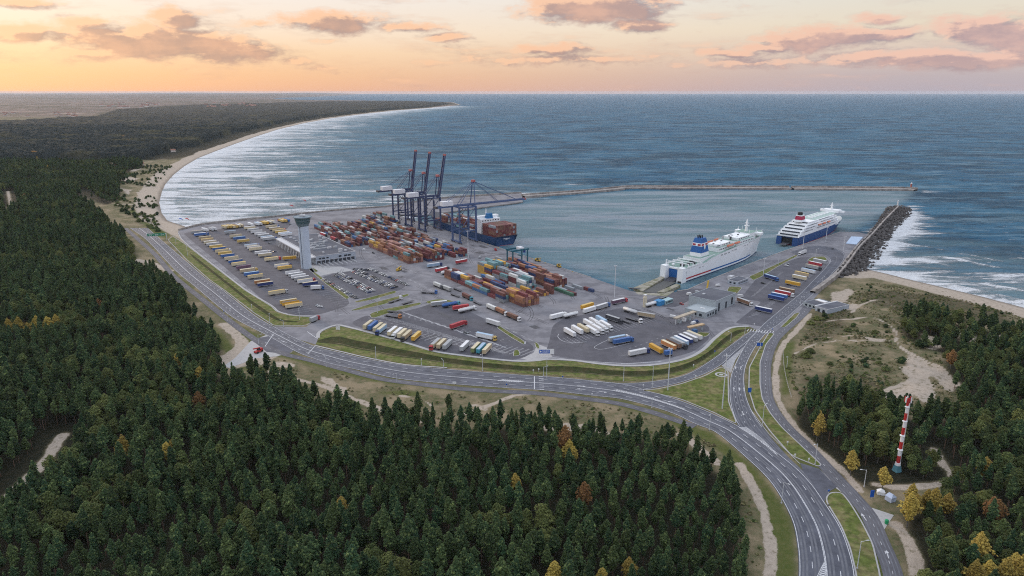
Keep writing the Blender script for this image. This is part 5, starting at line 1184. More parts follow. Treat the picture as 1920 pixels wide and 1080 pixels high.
MB().lathe([(1.5, 24.5), (1.1, 29), (.7, 32), (.2, 34)], 10, cx=130 * k2).build('mast', M_sw, f2_); MB().box(129 * k2, 130 * k2, -2.6, 2.6, 29, 29.5).build('radar_yard', M_sw, f2_)
MB().box(52 * k2, 124 * k2, -9, 9, 21.82, 21.95).build('sun_deck', mat('deck_mint', (.36, .46, .42), .7), f2_)
for k in range(6): MB().box((60 + k * 10) * k2, (64 + k * 10) * k2, -3, 3, 21.9, 23.2).build('deck_gear', M_sw, f2_)
for sy in (-1, 1):
    for x in (60, 74, 88): lifeboat(f2_, x * k2, sy * 12.9, 15.6, 9)

# container ship at the quay
cs = empty('container_ship', (*H(94, 18.5), 0), SANG + math.pi); tag(cs, 'dark blue container ship with white bridge moored under the quay cranes', 'container ship')
s3 = [(0, 11.5, 15.5, 9.5, -3), (6, 13.5, 15.6, 9.3), (30, 15.4, 15.6, 8.2), (90, 15.6, 15.6, 8), (130, 14, 15.6, 8.4), (152, 7.5, 13.5, 10.4), (166, 2.5, 8, 12.4, 3), (173, .2, 1.4, 13.6, 6)]
loft('hull', s3, [(-2.5, 1), (-1.7, 0)], [M_navy if False else mat('shiphull_blue', (.02, .06, .15), .5, .1, .1), M_sred], cs, M_steel)
def lettering(root, txt, x, y, z, size, rot, m):
    """white block letters fixed to a plate"""
    cu = bpy.data.curves.new('lettering', 'FONT'); cu.body = txt; cu.size = size; cu.extrude = .05; cu.align_x = 'CENTER'; cu.resolution_u = 2
    o = bpy.data.objects.new('tmp', cu); col.objects.link(o); dg = bpy.context.evaluated_depsgraph_get(); me = bpy.data.meshes.new_from_object(o.evaluated_get(dg)); bpy.data.objects.remove(o)
    me.materials.clear(); me.materials.append(m); q = put('lettering', me, root, (x, y, z)); q.rotation_euler = rot; return q
mb = MB()                                                     # the ship's name is too small to read in the photo: a row of short white strokes
for k in range(9): mb.box(-2.95, -2.75, -4.2 + k * .95, -3.6 + k * .95, 6.2, 7.1 - .15 * (k % 2))
for k in range(5): mb.box(-2.5, -2.3, -1.6 + k * .8, -1.15 + k * .8, 5.0, 5.5)
mb.build('name_lettering', M_wht, cs)
stw = [('rust', 6), ('maroon', 7), ('brown', 5), ('salmon', 1), ('grey', 1)]
pool = [c for c, n in stw for _ in range(n)]
hid = MB()
for b in range(2):
    for r in range(12):
        for k in range(5):
            lp = (5.5 + b * 12.9, -14.3 + r * 2.6, 9.0 + k * 2.62)
            if b == 1 and k < 4: hid.box(lp[0] - 6.1, lp[0] + 6.1, lp[1] - 1.2, lp[1] + 1.2, lp[2], lp[2] + 2.58); continue
            o = put('shipping_container', CM[(random.choice(pool), 12.19)], None, None); o.matrix_world = cs.matrix_basis @ Matrix.Translation(lp)
            tag(o, f"cargo container on the ship, {'stern' if b == 0 else 'inner'} bay, {TN[k].replace('top ', '')} layer, {ORD[r]} from quay", 'container', 'containers carried on the ship')
o = hid.build('deck_cargo', CM[('maroon', 12.19)].materials[0]); o.location = cs.location; o.rotation_euler = cs.rotation_euler; tag(o, 'cargo containers below the top layer of the inner ship bay', 'containers', None, 'stuff')
MB().box(31, 43, -13.5, 13.5, 8, 25).build('superstructure', M_sw, cs); MB().box(38, 44, -15.8, 15.8, 25, 27.6).build('bridge', M_sw, cs); MB().box(43.8, 44.2, -15, 15, 26, 27).build('bridge_window', M_slat, cs)
for lv in range(5):
    for k in range(7): MB().box(30.9, 31.05, -11.5 + k * 3.6, -9.8 + k * 3.6, 10.5 + lv * 3, 11.7 + lv * 3).build('window', M_slat, cs)
MB().box(32, 37, -4, 4, 25, 31, top=(.6, .5)).build('funnel', mat('funnel_blue', (.02, .16, .38), .5), cs); MB().lathe([(1.2, 27), (.6, 34), (.2, 36)], 8, cx=41).build('mast', M_sw, cs)
mb = MB(); ci = ['maroon', 'rust', 'grey', 'navy', 'orange', 'white', 'teal', 'brown']
for b in range(7):
    for r in range(11):
        if b in (1, 4) and r > 6: continue
        for k in range(random.choice((2, 3, 4, 4)) if b < 3 else random.choice((1, 2, 3))):
            x = 48 + b * 14.0; y = -14.1 + r * 2.6; mb.box(x, x + 12.2, y, y + 2.44, 8.4 + k * 2.62, 8.4 + k * 2.62 + 2.58, random.choices(range(8), (8, 8, 2, 2, 2, 1, 1, 4))[0])
o = mb.build('deck_cargo', [CM[(c, 12.19)].materials[0] for c in ci]); o.location = cs.location; o.rotation_euler = cs.rotation_euler; tag(o, 'stacks of cargo containers ahead of the white ship bridge', 'containers', None, 'stuff')
# ------------------------------------------------------------------ lorries, trailers, vans, cars
TC = dict(cream=(.58, .50, .34), yellow=(.58, .40, .12), amber=(.60, .33, .04), white=(.66, .66, .66), blue=(.05, .13, .34), navy=(.03, .05, .16), red=(.42, .05, .06), grey=(.36, .37, .38), teal=(.06, .28, .36), purple=(.14, .08, .12), brown=(.2, .12, .08), lightblue=(.32, .45, .58), tan=(.45, .36, .24), dark=(.07, .07, .08), orange=(.45, .20, .08), green=(.18, .22, .1))
M_tyre = mat('tyre_rubber', (.02, .02, .022), .9, .1, 2); M_wscr = mat('windscreen', (.02, .025, .03), .15, .05, 1, spec=.6)
def tm(c): return mat('paint_' + c, TC[c], .5, .08, .25, rand=.12, spec=.35)
_tc = {}
def part_mesh(key, fn):
    if key not in _tc: _tc[key] = fn()
    return _tc[key]
def box_mesh(c, c2, L=13.6):
    mb = MB(); mb.box(0, L, -1.27, 1.27, 1.15, 3.95); mb.box(.0, L, -1.22, 1.22, 3.95, 3.99, 1)
    for sy in (-1, 1):
        mb.box(.2, L - .2, sy * 1.28 - .03, sy * 1.28 + .03, 1.05, 1.3, 2)
        for k in range(1, 9): x = L * k / 9; mb.box(x - .05, x + .05, sy * 1.285 - .025, sy * 1.285 + .025, 1.35, 3.85, 0)
    for y in (-.62, .62): mb.box(-.04, 0, y - .58, y + .58, 1.25, 3.85, 0)
    return mb.mesh('trailer_box', [tm(c), tm(c2), tm('grey')])
def chassis_mesh(L=13.6):
    mb = MB(); mb.box(.2, L - .3, -.5, .5, .75, 1.12); 
    for x in (1.9, 3.2, 4.5): mb.tube((x, -1.2, .5), (x, 1.2, .5), .5, n=8, mi=1)
    for sy in (-1, 1): mb.box(L - 4.2, L - 3.9, sy * .9 - .1, sy * .9 + .1, .1, .9)
    return mb.mesh('chassis', [M_steel, M_tyre])
def cab_mesh(c):
    mb = MB(); mb.box(1.9, 3.9, -1.22, 1.22, .55, 3.1, 0, top=None); mb.box(1.9, 3.3, -1.18, 1.18, 3.1, 3.65, 0, top=(.35, .1)); mb.box(3.88, 3.94, -1.1, 1.1, 1.9, 2.9, 1)
    for sy in (-1, 1): mb.box(2.6, 3.6, sy * 1.23 - .02, sy * 1.23 + .02, 1.9, 2.8, 1)
    mb.box(-2.2, 2.0, -.5, .5, .6, .95, 2)
    for x in (-1.4, 3.0): mb.tube((x, -1.2, .5), (x, 1.2, .5), .5, n=8, mi=2)
    return mb.mesh('cab', [tm(c), M_wscr, M_tyre])
def flat_mesh(L=13.6):
    mb = MB(); mb.box(0, L, -1.25, 1.25, 1.05, 1.25); return mb.mesh('load_bed', [tm('dark')])
ROLE = {}
def truck(x, y, ang, c, label, group, roof=None, cab=None, kind='box', L=13.6, name=None):
    """origin under the middle of the load; nose along local +X"""
    nm = name or ('lorry' if cab else 'semi_trailer'); t = empty(nm, (x, y, DZ + .05), ang); tag(t, label, 'lorry' if cab else 'trailer', group)
    if kind == 'box': put('trailer_box', part_mesh(('b', c, roof or c, L), lambda: box_mesh(c, roof or c, L)), t, (-L / 2, 0, 0))
    elif kind == 'flat': put('load_bed', part_mesh(('f', L), lambda: flat_mesh(L)), t, (-L / 2, 0, 0))
    elif kind == 'tank':
        def tk():
            mb = MB(); mb.tube((0, 0, 2.5), (L, 0, 2.5), 1.25, n=14); mb.box(1, L - 1, -.4, .4, 3.7, 3.9); return mb.mesh('tank', [tm(c)], True)
        put('tank', part_mesh(('t', c, L), tk), t, (-L / 2, 0, 0))
    elif kind == 'cont':
        put('load_bed', part_mesh(('f', L), lambda: flat_mesh(L)), t, (-L / 2, 0, 0)); o = put('container_load', CM[(c, 12.19)], t, (0, 0, 1.28))
    put('chassis', part_mesh(('c', L), lambda: chassis_mesh(L)), t, (-L / 2, 0, 0))
    if cab: put('cab', part_mesh(('k', cab), lambda: cab_mesh(cab)), t, (L / 2 - .9, 0, 0))
    return t
def row(px, cols, axis, group, where, off=0.0, flip=False, cabs=0.25, origin=None, jitter=.3, unit='from the sea end', zone=None, const=None):
    """px: list of (u, v) ground points under each vehicle; const fixes q (or s) so that the row is straight"""
    for i, ((u, v), c) in enumerate(zip(px, cols)):
        s, q = toSQ(P(u, v)); rf = None
        if const is not None: q = const
        cc = c.split('/'); body = cc[0]; rf = cc[1] if len(cc) > 1 else None
        cab = cc[2] if len(cc) > 2 else (random.choice(['white', 'grey', 'red', 'blue', 'navy']) if random.random() < cabs else None)
        ang = SANG + axis + R(random.uniform(-1.2, 1.2)) + (math.pi if flip else 0)
        x, y = H(s, q + random.uniform(-jitter, jitter)); nn = body.replace('lightblue', 'light blue') + (' and ' + rf + ' topped' if rf and rf != body else '')
        truck(x, y, ang, body, f"{nn} {'lorry' if cab else 'trailer'}, {ORD[i] if i < 20 else 'twenty-' + ORD[i - 20]} {unit} {where}", group, roof=rf, cab=cab)
Z1 = lambda l: [(300 + x / 4.32, 370 + y / 4.32) for x, y in l]
HP = math.pi / 2
rA = Z1([(295, 296), (312, 316), (350, 345), (372, 362), (398, 380), (424, 396), (445, 415), (468, 434), (492, 452), (520, 470), (545, 488), (580, 510), (612, 536), (640, 556), (686, 583), (722, 608), (765, 634), (786, 657), (855, 698), (882, 718), (968, 786), (1082, 858), (1100, 872), (1132, 888)])
row(rA, ['grey/tan', 'blue/white/blue', 'tan/cream', 'tan/yellow', 'cream/white', 'grey/white', 'yellow/cream', 'blue/yellow', 'cream/yellow', 'yellow/yellow', 'blue/tan', 'cream/tan', 'blue/tan', 'cream/yellow', 'purple/purple', 'tan/cream/yellow', 'blue/lightblue', 'cream/yellow', 'orange/cream', 'navy/cream', 'cream/yellow', 'yellow/cream', 'amber/dark', 'cream/amber'], HP, 'trailers in the row beside the perimeter road', 'in the perimeter row', const=-264.5, cabs=.1)
rB = Z1([(555, 298), (600, 330), (600, 350), (648, 372), (712, 410), (738, 422), (738, 438), (786, 468), (822, 486), (872, 520), (940, 576), (980, 592), (1040, 632), (1074, 648), (1100, 662), (1116, 680), (1145, 700), (1200, 722)])
row(rB, ['grey/lightblue', 'cream/tan', 'blue/lightblue', 'yellow/cream', 'white/lightblue/blue', 'white/cream', 'cream/tan', 'white/white/white', 'cream/white', 'cream/yellow', 'white/cream', 'yellow/amber', 'white/grey', 'grey/white', 'white/white', 'grey/white', 'white/cream', 'navy/cream'], HP, 'trailers in the second row of the west truck park', 'in the second row', const=-231, cabs=.2)
rC = Z1([(715, 262), (732, 280), (765, 294), (800, 312), (825, 326), (850, 342), (868, 352)])
row(rC, ['cream/white', 'grey/white', 'white/grey', 'white/white', 'grey/white', 'white/lightblue', 'grey/white'], HP, 'trailers in the third row of the west truck park', 'in the third row', const=-203, cabs=.2)
rD = Z1([(918, 250), (940, 266), (962, 280), (992, 292), (1010, 306), (1040, 314)])
row(rD, ['cream/cream', 'tan/white', 'cream/yellow', 'yellow/cream', 'white/white', 'white/lightblue'], HP, 'trailers in the fourth row of the west truck park', 'in the terminal side row', const=-178, cabs=.2)
rE = Z1([(360, 276), (372, 278), (415, 270), (440, 268), (520, 254), (540, 252), (562, 250), (590, 250), (612, 247), (634, 244), (655, 240), (735, 232), (785, 228), (805, 226), (840, 220), (858, 218), (885, 215), (912, 212), (985, 202), (1008, 200), (1030, 198)])
row(rE, ['white', 'white', 'white/grey', 'white/grey', 'cream/yellow', 'yellow/cream', 'yellow/yellow', 'cream/yellow', 'yellow/brown', 'cream/white', 'tan/cream', 'white/white', 'white/lightblue', 'white/white', 'yellow/yellow', 'amber/yellow', 'cream/white', 'white/cream', 'yellow/cream', 'yellow/amber', 'blue/blue'], R(180) + R(8), 'trailers parked along the sea wall', 'under the sea wall', unit='from the left end', cabs=.15, jitter=0)
def one(u, v, u2, v2, c, label, roof=None, cab=None, kind='box', L=13.6, group=None, name=None):
    a = Vector(P(u, v)); b = Vector(P(u2, v2)); d = b - a; truck(*((a + b) / 2), math.atan2(d.y, d.x), c, label, group, roof, cab, kind, L, name)
Z3 = lambda x, y: (580 + x / 4.155, 440 + y / 4.155)
Z4 = lambda x, y: (900 + x / 4.155, 440 + y / 4.155)
gC = 'trailers in the front row of the central truck park'
for i, (x, y, c, rf, cab) in enumerate([(458, 716, 'cream', 'cream', None), (495, 722, 'blue', 'blue', None), (536, 736, 'cream', 'cream', None), (566, 748, 'lightblue', 'cream', 'navy'), (648, 766, 'cream', 'white', None), (690, 776, 'white', 'white', 'white'), (724, 784, 'cream', 'cream', None), (762, 796, 'tan', 'cream', 'dark'), (834, 806, 'amber', 'yellow', None),
        (985, 862, 'cream', 'grey', 'red'), (1030, 866, 'tan', 'cream', None), (1076, 872, 'grey', 'grey', None), (1210, 884, 'grey', 'white', None), (1296, 896, 'green', 'cream', None), (1338, 902, 'teal', 'lightblue', None), (1384, 908, 'tan', 'cream', None)]):
    u, v = Z3(x, y + 8); sgn = -1; one(u + 8.2 - i * .15, v - 6.2, u - 8.2 + i * .15, v + 6.4, c, f"{c.replace('lightblue', 'light blue')} {'lorry' if cab else 'trailer'}, {ORD[i]} from left, front row of the central park", rf, cab, group=gC)
mis = [((1112, 740), (1192, 712), 'red', None, 'red', 'box', 'bright red lorry standing alone in the middle of the central park'), ((1308, 800), (1425, 825), 'white', 'lightblue', 'yellow', 'box', 'pale lorry with yellow cab beside the hatched island in the central park'),
       ((975, 560), (1045, 552), 'grey', 'white', None, 'box', 'short white trailer at the upper edge of the central park'), ((1050, 572), (1135, 555), 'blue', 'white', 'teal', 'tank', 'blue and white tank lorry at the upper edge of the central park'), ((1140, 592), (1220, 580), 'red', 'red', None, 'box', 'dark red trailer beside the white tanker at the park edge'), ((1170, 615), (1270, 592), 'white', None, 'white', 'tank', 'white tank lorry leaving the upper edge of the central park'),
       ((600, 636), (680, 650), 'brown', 'brown', 'orange', 'flat', 'red-brown car transporter at the left corner of the central park'), ((620, 606), (712, 610), 'red', 'brown', None, 'flat', 'empty reddish low loader behind the car transporter'),
       ((600, 545), (720, 505), 'navy', None, 'white', 'flat', 'empty dark flatbed with white cab on the access road'), ((690, 560), (845, 512), 'navy', None, None, 'flat', 'long empty dark flatbed on the access road median'), ((862, 455), (975, 462), 'grey', 'grey', 'blue', 'flat', 'blue cab low loader carrying grey load at the crossroads'),
       ((910, 262), (1022, 245), 'lightblue', 'white', 'navy', 'box', 'navy and white lorry crossing the open deck below the west yard'), ((1135, 235), (1235, 215), 'red', 'white', None, 'box', 'red and white trailer between the two container yards'), ((980, 300), (1075, 278), 'red', 'white', 'dark', 'box', 'red lorry with white roof in the middle of the deck'), ((1010, 322), (1135, 292), 'white', 'white', 'red', 'tank', 'white tanker with red cab beside the red lorry on the deck'),
       ((1190, 480), (1260, 515), 'rust', None, 'teal', 'cont', 'teal lorry with rust container queueing beside the east yard'), ((1270, 520), (1350, 560), 'teal', None, None, 'flat', 'empty flatbed behind the teal lorry in the queue'), ((1110, 470), (1165, 490), 'dark', None, None, 'flat', 'empty dark flatbed at the head of the queue'), ((1120, 420), (1190, 450), 'dark', None, None, 'flat', 'dark empty skeletal trailer beside the east yard'),
       ((965, 395), (1035, 425), 'white', None, 'dark', 'cont', 'dark lorry with white container turning at the crossroads'), ((1045, 425), (1100, 448), 'white', None, None, 'cont', 'cream container on a trailer near the crossroads'), ((1395, 575), (1445, 598), 'white', None, None, 'cont', 'short cream trailer ahead of the orange one in the queue'), ((1450, 595), (1525, 632), 'orange', None, 'white', 'cont', 'orange container lorry in the queue beside the east yard'), ((1545, 640), (1620, 672), 'brown', None, 'white', 'cont', 'brown container lorry at the end of the queue'),
       ((1385, 690), (1478, 720), 'white', 'white', None, 'box', 'white site office trailer by the right kerb of the central park'), ((1325, 885), (1325, 885), '', None, None, '', '')]
for a, b, c, rf, cab, kd, lab in mis:
    if not c: continue
    one(*Z3(*a), *Z3(*b), c if kd != 'flat' or c in TC else 'dark', lab, rf, cab, kd, L=13.6 if kd != 'flat' else 12.4)
gW = 'white trailers parked in the east truck park'
for i, (x, y, c, cab) in enumerate([(700, 782, 'white', None), (757, 762, 'white', None), (804, 750, 'cream', None), (848, 712, 'white', None), (893, 700, 'white', None), (945, 684, 'lightblue', None), (868, 764, 'white', 'white'), (905, 748, 'white', 'white'), (938, 735, 'white', 'white'), (975, 722, 'white', 'white')]):
    u, v = Z4(x, y); one(u - 12, v - 6.5, u + 12, v + 7.5, c, f"{c.replace('lightblue', 'light blue')} {'lorry' if cab else 'trailer'}, {ORD[i % 6]} from left, {'near' if cab else 'main'} line of white trailers", c, cab, group=gW)
gR = 'trailers along the curved fence of the east truck park'
for i, (x, y, dx, dy, c, rf, cab) in enumerate([(1225, 940, -60, 12, 'white', 'white', 'navy'), (1370, 912, -45, -26, 'amber', 'amber', None), (1468, 884, -46, -22, 'orange', 'cream', None), (1508, 872, -46, -22, 'brown', 'dark', None), (1536, 862, -46, -22, 'grey', 'grey', 'dark'), (1566, 850, -46, -22, 'lightblue', 'white', None), (1600, 836, -46, -22, 'navy', 'white', None), (1636, 822, -44, -20, 'grey', 'white', None), (1668, 808, -44, -18, 'white', 'cream', None)]):
    u, v = Z4(x, y); one(u + dx / 4.155, v + dy / 4.155, u - dx / 4.155, v - dy / 4.155, c, f"{c.replace('lightblue', 'light blue')} {'lorry' if cab else 'trailer'}, {ORD[i]} from the left along the curved fence", rf, cab, group=gR)
for a, b, c, rf, cab, kd, lab in [((545, 668), (655, 640), 'white', 'white', 'white', 'box', 'large white lorry turning beside the east yard'), ((665, 655), (748, 635), 'white', None, None, 'tank', 'rounded white tank trailer on the yard road'), ((780, 592), (888, 560), 'amber', 'yellow', None, 'box', 'long amber trailer on the yard road'), ((802, 620), (902, 590), 'white', None, 'red', 'box', 'white lorry beside the long amber trailer'), ((905, 592), (990, 565), 'grey', 'white', 'blue', 'box', 'grey lorry with blue cab on the yard road'), ((1028, 550), (1125, 528), 'purple', 'white', 'red', 'box', 'plum coloured lorry with pale roof on the yard road'),
       ((1130, 600), (1210, 625), 'white', None, None, 'tank', 'white tank trailer at the upper edge of the east truck park'), ((1250, 640), (1340, 655), 'tan', 'grey', None, 'box', 'pale grey trailer right of the white tank trailer'), ((1095, 672), (1170, 695), 'grey', None, None, 'flat', 'first pale empty flatbed in the east truck park'), ((1140, 655), (1215, 678), 'grey', None, None, 'flat', 'second pale empty flatbed in the east truck park'), ((1180, 650), (1245, 688), 'grey', None, 'white', 'flat', 'third pale flatbed, with cab, in the east truck park'), ((990, 660), (1080, 690), 'dark', 'grey', 'dark', 'box', 'dark lorry at the end of the white trailers'),
       ((1285, 572), (1390, 545), 'white', None, 'white', 'tank', 'white tank lorry beside the silo'), ((975, 850), (1160, 815), 'grey', 'lightblue', 'white', 'box', 'grey-blue lorry on the traffic island of the east park'), ((1040, 862), (1165, 838), 'blue', 'blue', 'blue', 'box', 'bright blue lorry beside the grey-blue one on the island'), ((1160, 425), (1240, 430), 'white', None, None, 'flat', 'low pale flatbed beside the ramp finger'), ((1330, 640), (1340, 640), '', '', None, '', '')]:
    if c: one(*Z4(*a), *Z4(*b), c, lab, rf, cab, kd, L=13.6 if kd != 'flat' else 11)
# pier park, trailers lie across
Z5 = lambda x, y: (1380 + x / 6.75, 460 + y / 6.75)
gP = 'trailers in the pier truck park'
for i, (x, y, c, rf, cab) in enumerate([(345, 848, 'navy', 'white', None), (505, 700, 'navy', 'blue', None), (545, 668, 'blue', 'white', None), (590, 632, 'red', 'white', 'white'), (640, 600, 'brown', 'tan', None), (715, 512, 'amber', 'yellow', None), (800, 436, 'cream', 'white', None), (828, 392, 'tan', 'yellow', None), (912, 352, 'white', 'lightblue', None), (960, 300, 'grey', 'tan', 'dark'), (1000, 262, 'red', 'white', None), (1055, 228, 'grey', 'white', None)]):
    u, v = Z5(x, y); one(u - 13, v - 2.8, u + 13, v + 2.8, c, f"{c} {'lorry' if cab else 'trailer'}, {ORD[i]} from the near end, pier truck park", rf, cab, group=gP)
for x, y, dx, dy, c, rf, cab, lab in [(430, 432, 72, 22, 'navy', 'lightblue', 'blue', 'navy lorry parked alone at the lamp mast in the pier park'), (95, 742, 66, 24, 'brown', 'grey', 'white', 'brown-sided lorry parked at the left edge of the pier park'), (845, 112, -60, 22, 'white', 'grey', 'white', 'white lorry leaving the quay at the head of the pier park')]:
    u, v = Z5(x, y); one(u - dx / 6.75, v - dy / 6.75, u + dx / 6.75, v + dy / 6.75, c, lab, rf, cab)
one(*Z1([(1010, 512)])[0], *Z1([(1090, 505)])[0], 'amber', 'yellow trailer standing alone before the terminal colonnade', 'yellow')
one(*Z1([(1226, 752)])[0], *Z1([(1300, 748)])[0], 'white', 'short white box trailer at the end of the second row', 'white', 'blue', L=8.5)
for i, (a, b) in enumerate([((1285, 300), (1360, 328)), ((1375, 335), (1440, 362))]): one(*Z1([a])[0], *Z1([b])[0], 'red', ('dark red lorry, farther of two behind the terminal', 'dark red lorry, nearer of two behind the terminal')[i], 'white' if i == 0 else 'red', 'dark')
one(583, 606, 594, 601, 'grey', 'red cab lorry turning in at the port junction', 'grey', 'red', L=7.0)
one(1249, 668, 1256, 667, 'blue', 'small blue lorry alone near the curved fence', 'blue', None, L=5.0, name='small_lorry')

# cars
CC = dict(white=(.6, .6, .6), silver=(.36, .38, .4), black=(.02, .02, .025), grey=(.14, .15, .16), blue=(.04, .07, .16), red=(.3, .03, .03), dark_blue=(.02, .03, .07))
def car_mesh(c, van=False):
    m = mat('car_' + c, CC[c], .3, .04, .5, spec=.5, rand=.1); mb = MB()
    if van: mb.box(-2.5, 2.5, -.95, .95, .35, 1.1, 0).box(-2.5, 1.9, -.93, .93, 1.1, 2.1, 0, top=(.15, .08)).box(1.0, 1.92, -.9, .9, 1.15, 1.9, 1, top=(.3, .1))
    else:
        prof = [(-2.15, .35), (-2.2, .8), (-1.9, .95), (-1.2, 1.0), (1.0, .95), (1.95, .75), (2.15, .55), (2.1, .32)]
        n = len(prof); vs = [(x, -.88, z) for x, z in prof] + [(x, .88, z) for x, z in prof]; mb.add(vs, [(i, n + i, n + (i + 1) % n, (i + 1) % n) for i in range(n)] + [tuple(range(n)), tuple(range(2 * n - 1, n - 1, -1))], 0)
        mb.box(-1.75, .95, -.8, .8, .96, 1.38, 1, top=(.5, .14)); mb.box(-1.25, .42, -.66, .66, 1.375, 1.44, 0)
    for x in (-1.35, 1.35):
        for sy in (-1, 1): mb.tube((x, sy * .72, .32), (x, sy * .92, .32), .32, n=8, mi=2)
    return mb.mesh('parked_car', [m, M_wscr, M_tyre])
CARM = {c: car_mesh(c) for c in CC}; VANM = {c: car_mesh(c, True) for c in ('white', 'silver', 'blue', 'red')}
gcars = 'cars parked in the car park beside the tower'
rowsc = [('row next to the truck park kerb', (607, 525), (668, 560), 22, .95), ('second row from the truck park', (630, 517), (692, 549), 23, .93), ('third row from the truck park', (636, 512), (700, 546), 24, .85), ('fourth row from the truck park', (662, 510), (735, 541), 26, .9), ('fifth row from the truck park', (668, 506), (742, 539), 26, .85), ('row on the yard side', (694, 505), (764, 535), 25, .85)]
for rn, a, b, n, p in rowsc:
    a = Vector(P(*a)); b = Vector(P(*b))
    for k in range(n):
        if random.random() > p: continue
        q = a.lerp(b, k / (n - 1)); c = random.choices(list(CC), (9, 5, 5, 5, 3, 1, 2))[0]
        o = put('parked_car', CARM[c], None, (q.x, q.y, DZ + .05), SANG + HP + (math.pi if random.random() < .4 else 0) + R(random.uniform(-3, 3)))
        tag(o, f"{c.replace('_', ' ')} car, {ORD[k] if k < 20 else 'twenty-' + ORD[k - 20]} from the tower, {rn}", 'car', gcars)
def car(u, v, u2, v2, c, label, van=False):
    a = Vector(P(u, v)); b = Vector(P(u2, v2)) - a; o = put('parked_van' if van else 'parked_car', (VANM if van else CARM)[c], None, (a.x, a.y, RZ + .03), math.atan2(b.y, b.x)); tag(o, label, 'van' if van else 'car')
for q in [(506, 457, 514, 458, 'grey', 'grey car near the colonnade of the terminal'), (515, 473, 524, 472, 'dark_blue', 'dark car parked before the colonnade'), (545, 421, 556, 422, 'silver', 'silver car by the sea wall end of the truck park'), (900, 484, 908, 480, 'silver', 'silver van on the open deck below the working crane', True), (929, 470, 937, 476, 'red', 'red and white van close to the quay edge', True), (954, 470, 960, 468, 'white', 'small white car at the quay edge'),
          (600, 576, 604, 576, 'white', 'white car at the junction beside the truck park'), (596, 574, 600, 572, 'silver', 'silver car beside the white one at the junction'), (874, 625, 886, 628, 'grey', 'grey car on the central park lane', False), (1431, 532, 1440, 534, 'black', 'dark car below the navy lorry in the pier park'), (1474, 499, 1482, 500, 'white', 'white car in the upper rows of the pier park'), (1476, 496, 1484, 497, 'silver', 'silver car above the white one in the pier park'), (1561, 467, 1566, 463, 'black', 'small dark car on the open pier head'),
          (1388, 557, 1398, 558, 'white', 'white van above the brown-sided lorry', True), (1300, 608, 1308, 605, 'white', 'white van beside the customs hall annex', True), (1304, 605, 1313, 603, 'blue', 'blue van beside the customs hall annex', True), (1262, 596, 1270, 597, 'white', 'white van at the check lanes', True), (1292, 553, 1302, 551, 'white', 'white van on the quay beside the ferry', True), (1308, 550, 1316, 552, 'silver', 'silver van behind the white one on the ferry quay', True), (1346, 537, 1352, 536, 'white', 'white van near the gate office', True),
          (683, 470, 690, 473, 'white', 'white van behind the terminal corner', True), (700, 475, 707, 478, 'black', 'black car behind the terminal corner'), (660, 420, 668, 416, 'white', 'white van behind the far container block', True), (706, 408, 712, 409, 'black', 'black car under the sea wall'), (715, 404, 722, 405, 'white', 'white van under the sea wall', True), (698, 402, 704, 403, 'silver', 'silver van farther along under the sea wall', True), (1278, 571, 1284, 574, 'red', 'red car beside the customs hall')]: car(*q)
for k in range(7): u = 690 - k * 4.2; car(u, 507 + k * -.2 + random.uniform(-1, 1), u + 6, 503, random.choice(('dark_blue', 'black', 'grey', 'red')), f"dark car, {ORD[k]} from the right along the terminal forecourt")
# plant: yellow loaders and tractor units
def machine(u, v, u2, v2, label, c='machine_yellow'):
    a = Vector(P(u, v)); b = Vector(P(u2, v2)) - a; t = empty('yard_machine', (a.x, a.y, DZ + .04), math.atan2(b.y, b.x)); tag(t, label, 'machine'); m = MATS[c]
    MB().box(-3, 3, -1.3, 1.3, .7, 1.7).box(-3, -1, -1.2, 1.2, 1.7, 2.6).build('body', m, t); MB().box(-.8, .8, -.9, .9, 1.7, 3.2, top=(.2, .1)).build('cab', M_wscr, t); MB().bar((-1.4, 0, 3.0), (4.4, 0, 3.9), .7).build('boom_arm', m, t)
    for x in (-2, 2):
        for y in (-1.3, 1.3): MB().tube((x, y - .3, .7), (x, y + .3, .7), .7, n=10).build('wheel', M_tyre, t)
machine(748, 508, 756, 505, 'yellow wheel loader on the deck below the orange block'); machine(1048, 501, 1058, 506, 'yellow reach stacker on the quay beside the east yard'); machine(1008, 490, 1020, 492, 'yellow machine between the teal gantry and the quay'); machine(868, 480, 876, 477, 'orange yellow machine near the end of the west yard')
machine(485, 661, 478, 664, 'red and white digger standing on the gravel at the forest corner', 'red_paint')
# ------------------------------------------------------------------ trees
def leaf_mat(name, a, b, tip, auto=False):
    m = bpy.data.materials.new(name); m.use_nodes = True; t = NT(m.node_tree); p = t.n['Principled BSDF']
    oi = t.node('ShaderNodeObjectInfo'); tcn = t.node('ShaderNodeTexCoord').outputs['Object']
    c = t.mix(t.rng(oi.outputs['Random'], 0, 1, smooth=False), a, b)
    n = t.noise(tcn, .9, 3, .6); c = t.mix(t.rng(n, .50, .68, 0, .85), c, tip)  # tip colour paints lit foliage as bright noise clumps
    n2 = t.noise(tcn, 2.6, 2, .6); vm = t.node('ShaderNodeVectorMath', operation='SCALE'); t.l.new(c, vm.inputs[0])
    r2 = t.m('FRACT', t.m('MULTIPLY', oi.outputs['Random'], 17.3)); t.l.new(t.m('MULTIPLY', t.rng(n2, .3, .7, .65, 1.35), t.rng(r2, 0, 1, .62, 1.38, smooth=False)), vm.inputs['Scale'])
    t.l.new(vm.outputs[0], p.inputs['Base Color']); p.inputs['Roughness'].default_value = .85; p.inputs['Specular IOR Level'].default_value = .12
    return m
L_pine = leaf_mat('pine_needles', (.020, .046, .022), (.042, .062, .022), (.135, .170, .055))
L_broad = leaf_mat('broad_leaves', (.050, .076, .026), (.088, .098, .030), (.14, .145, .048))
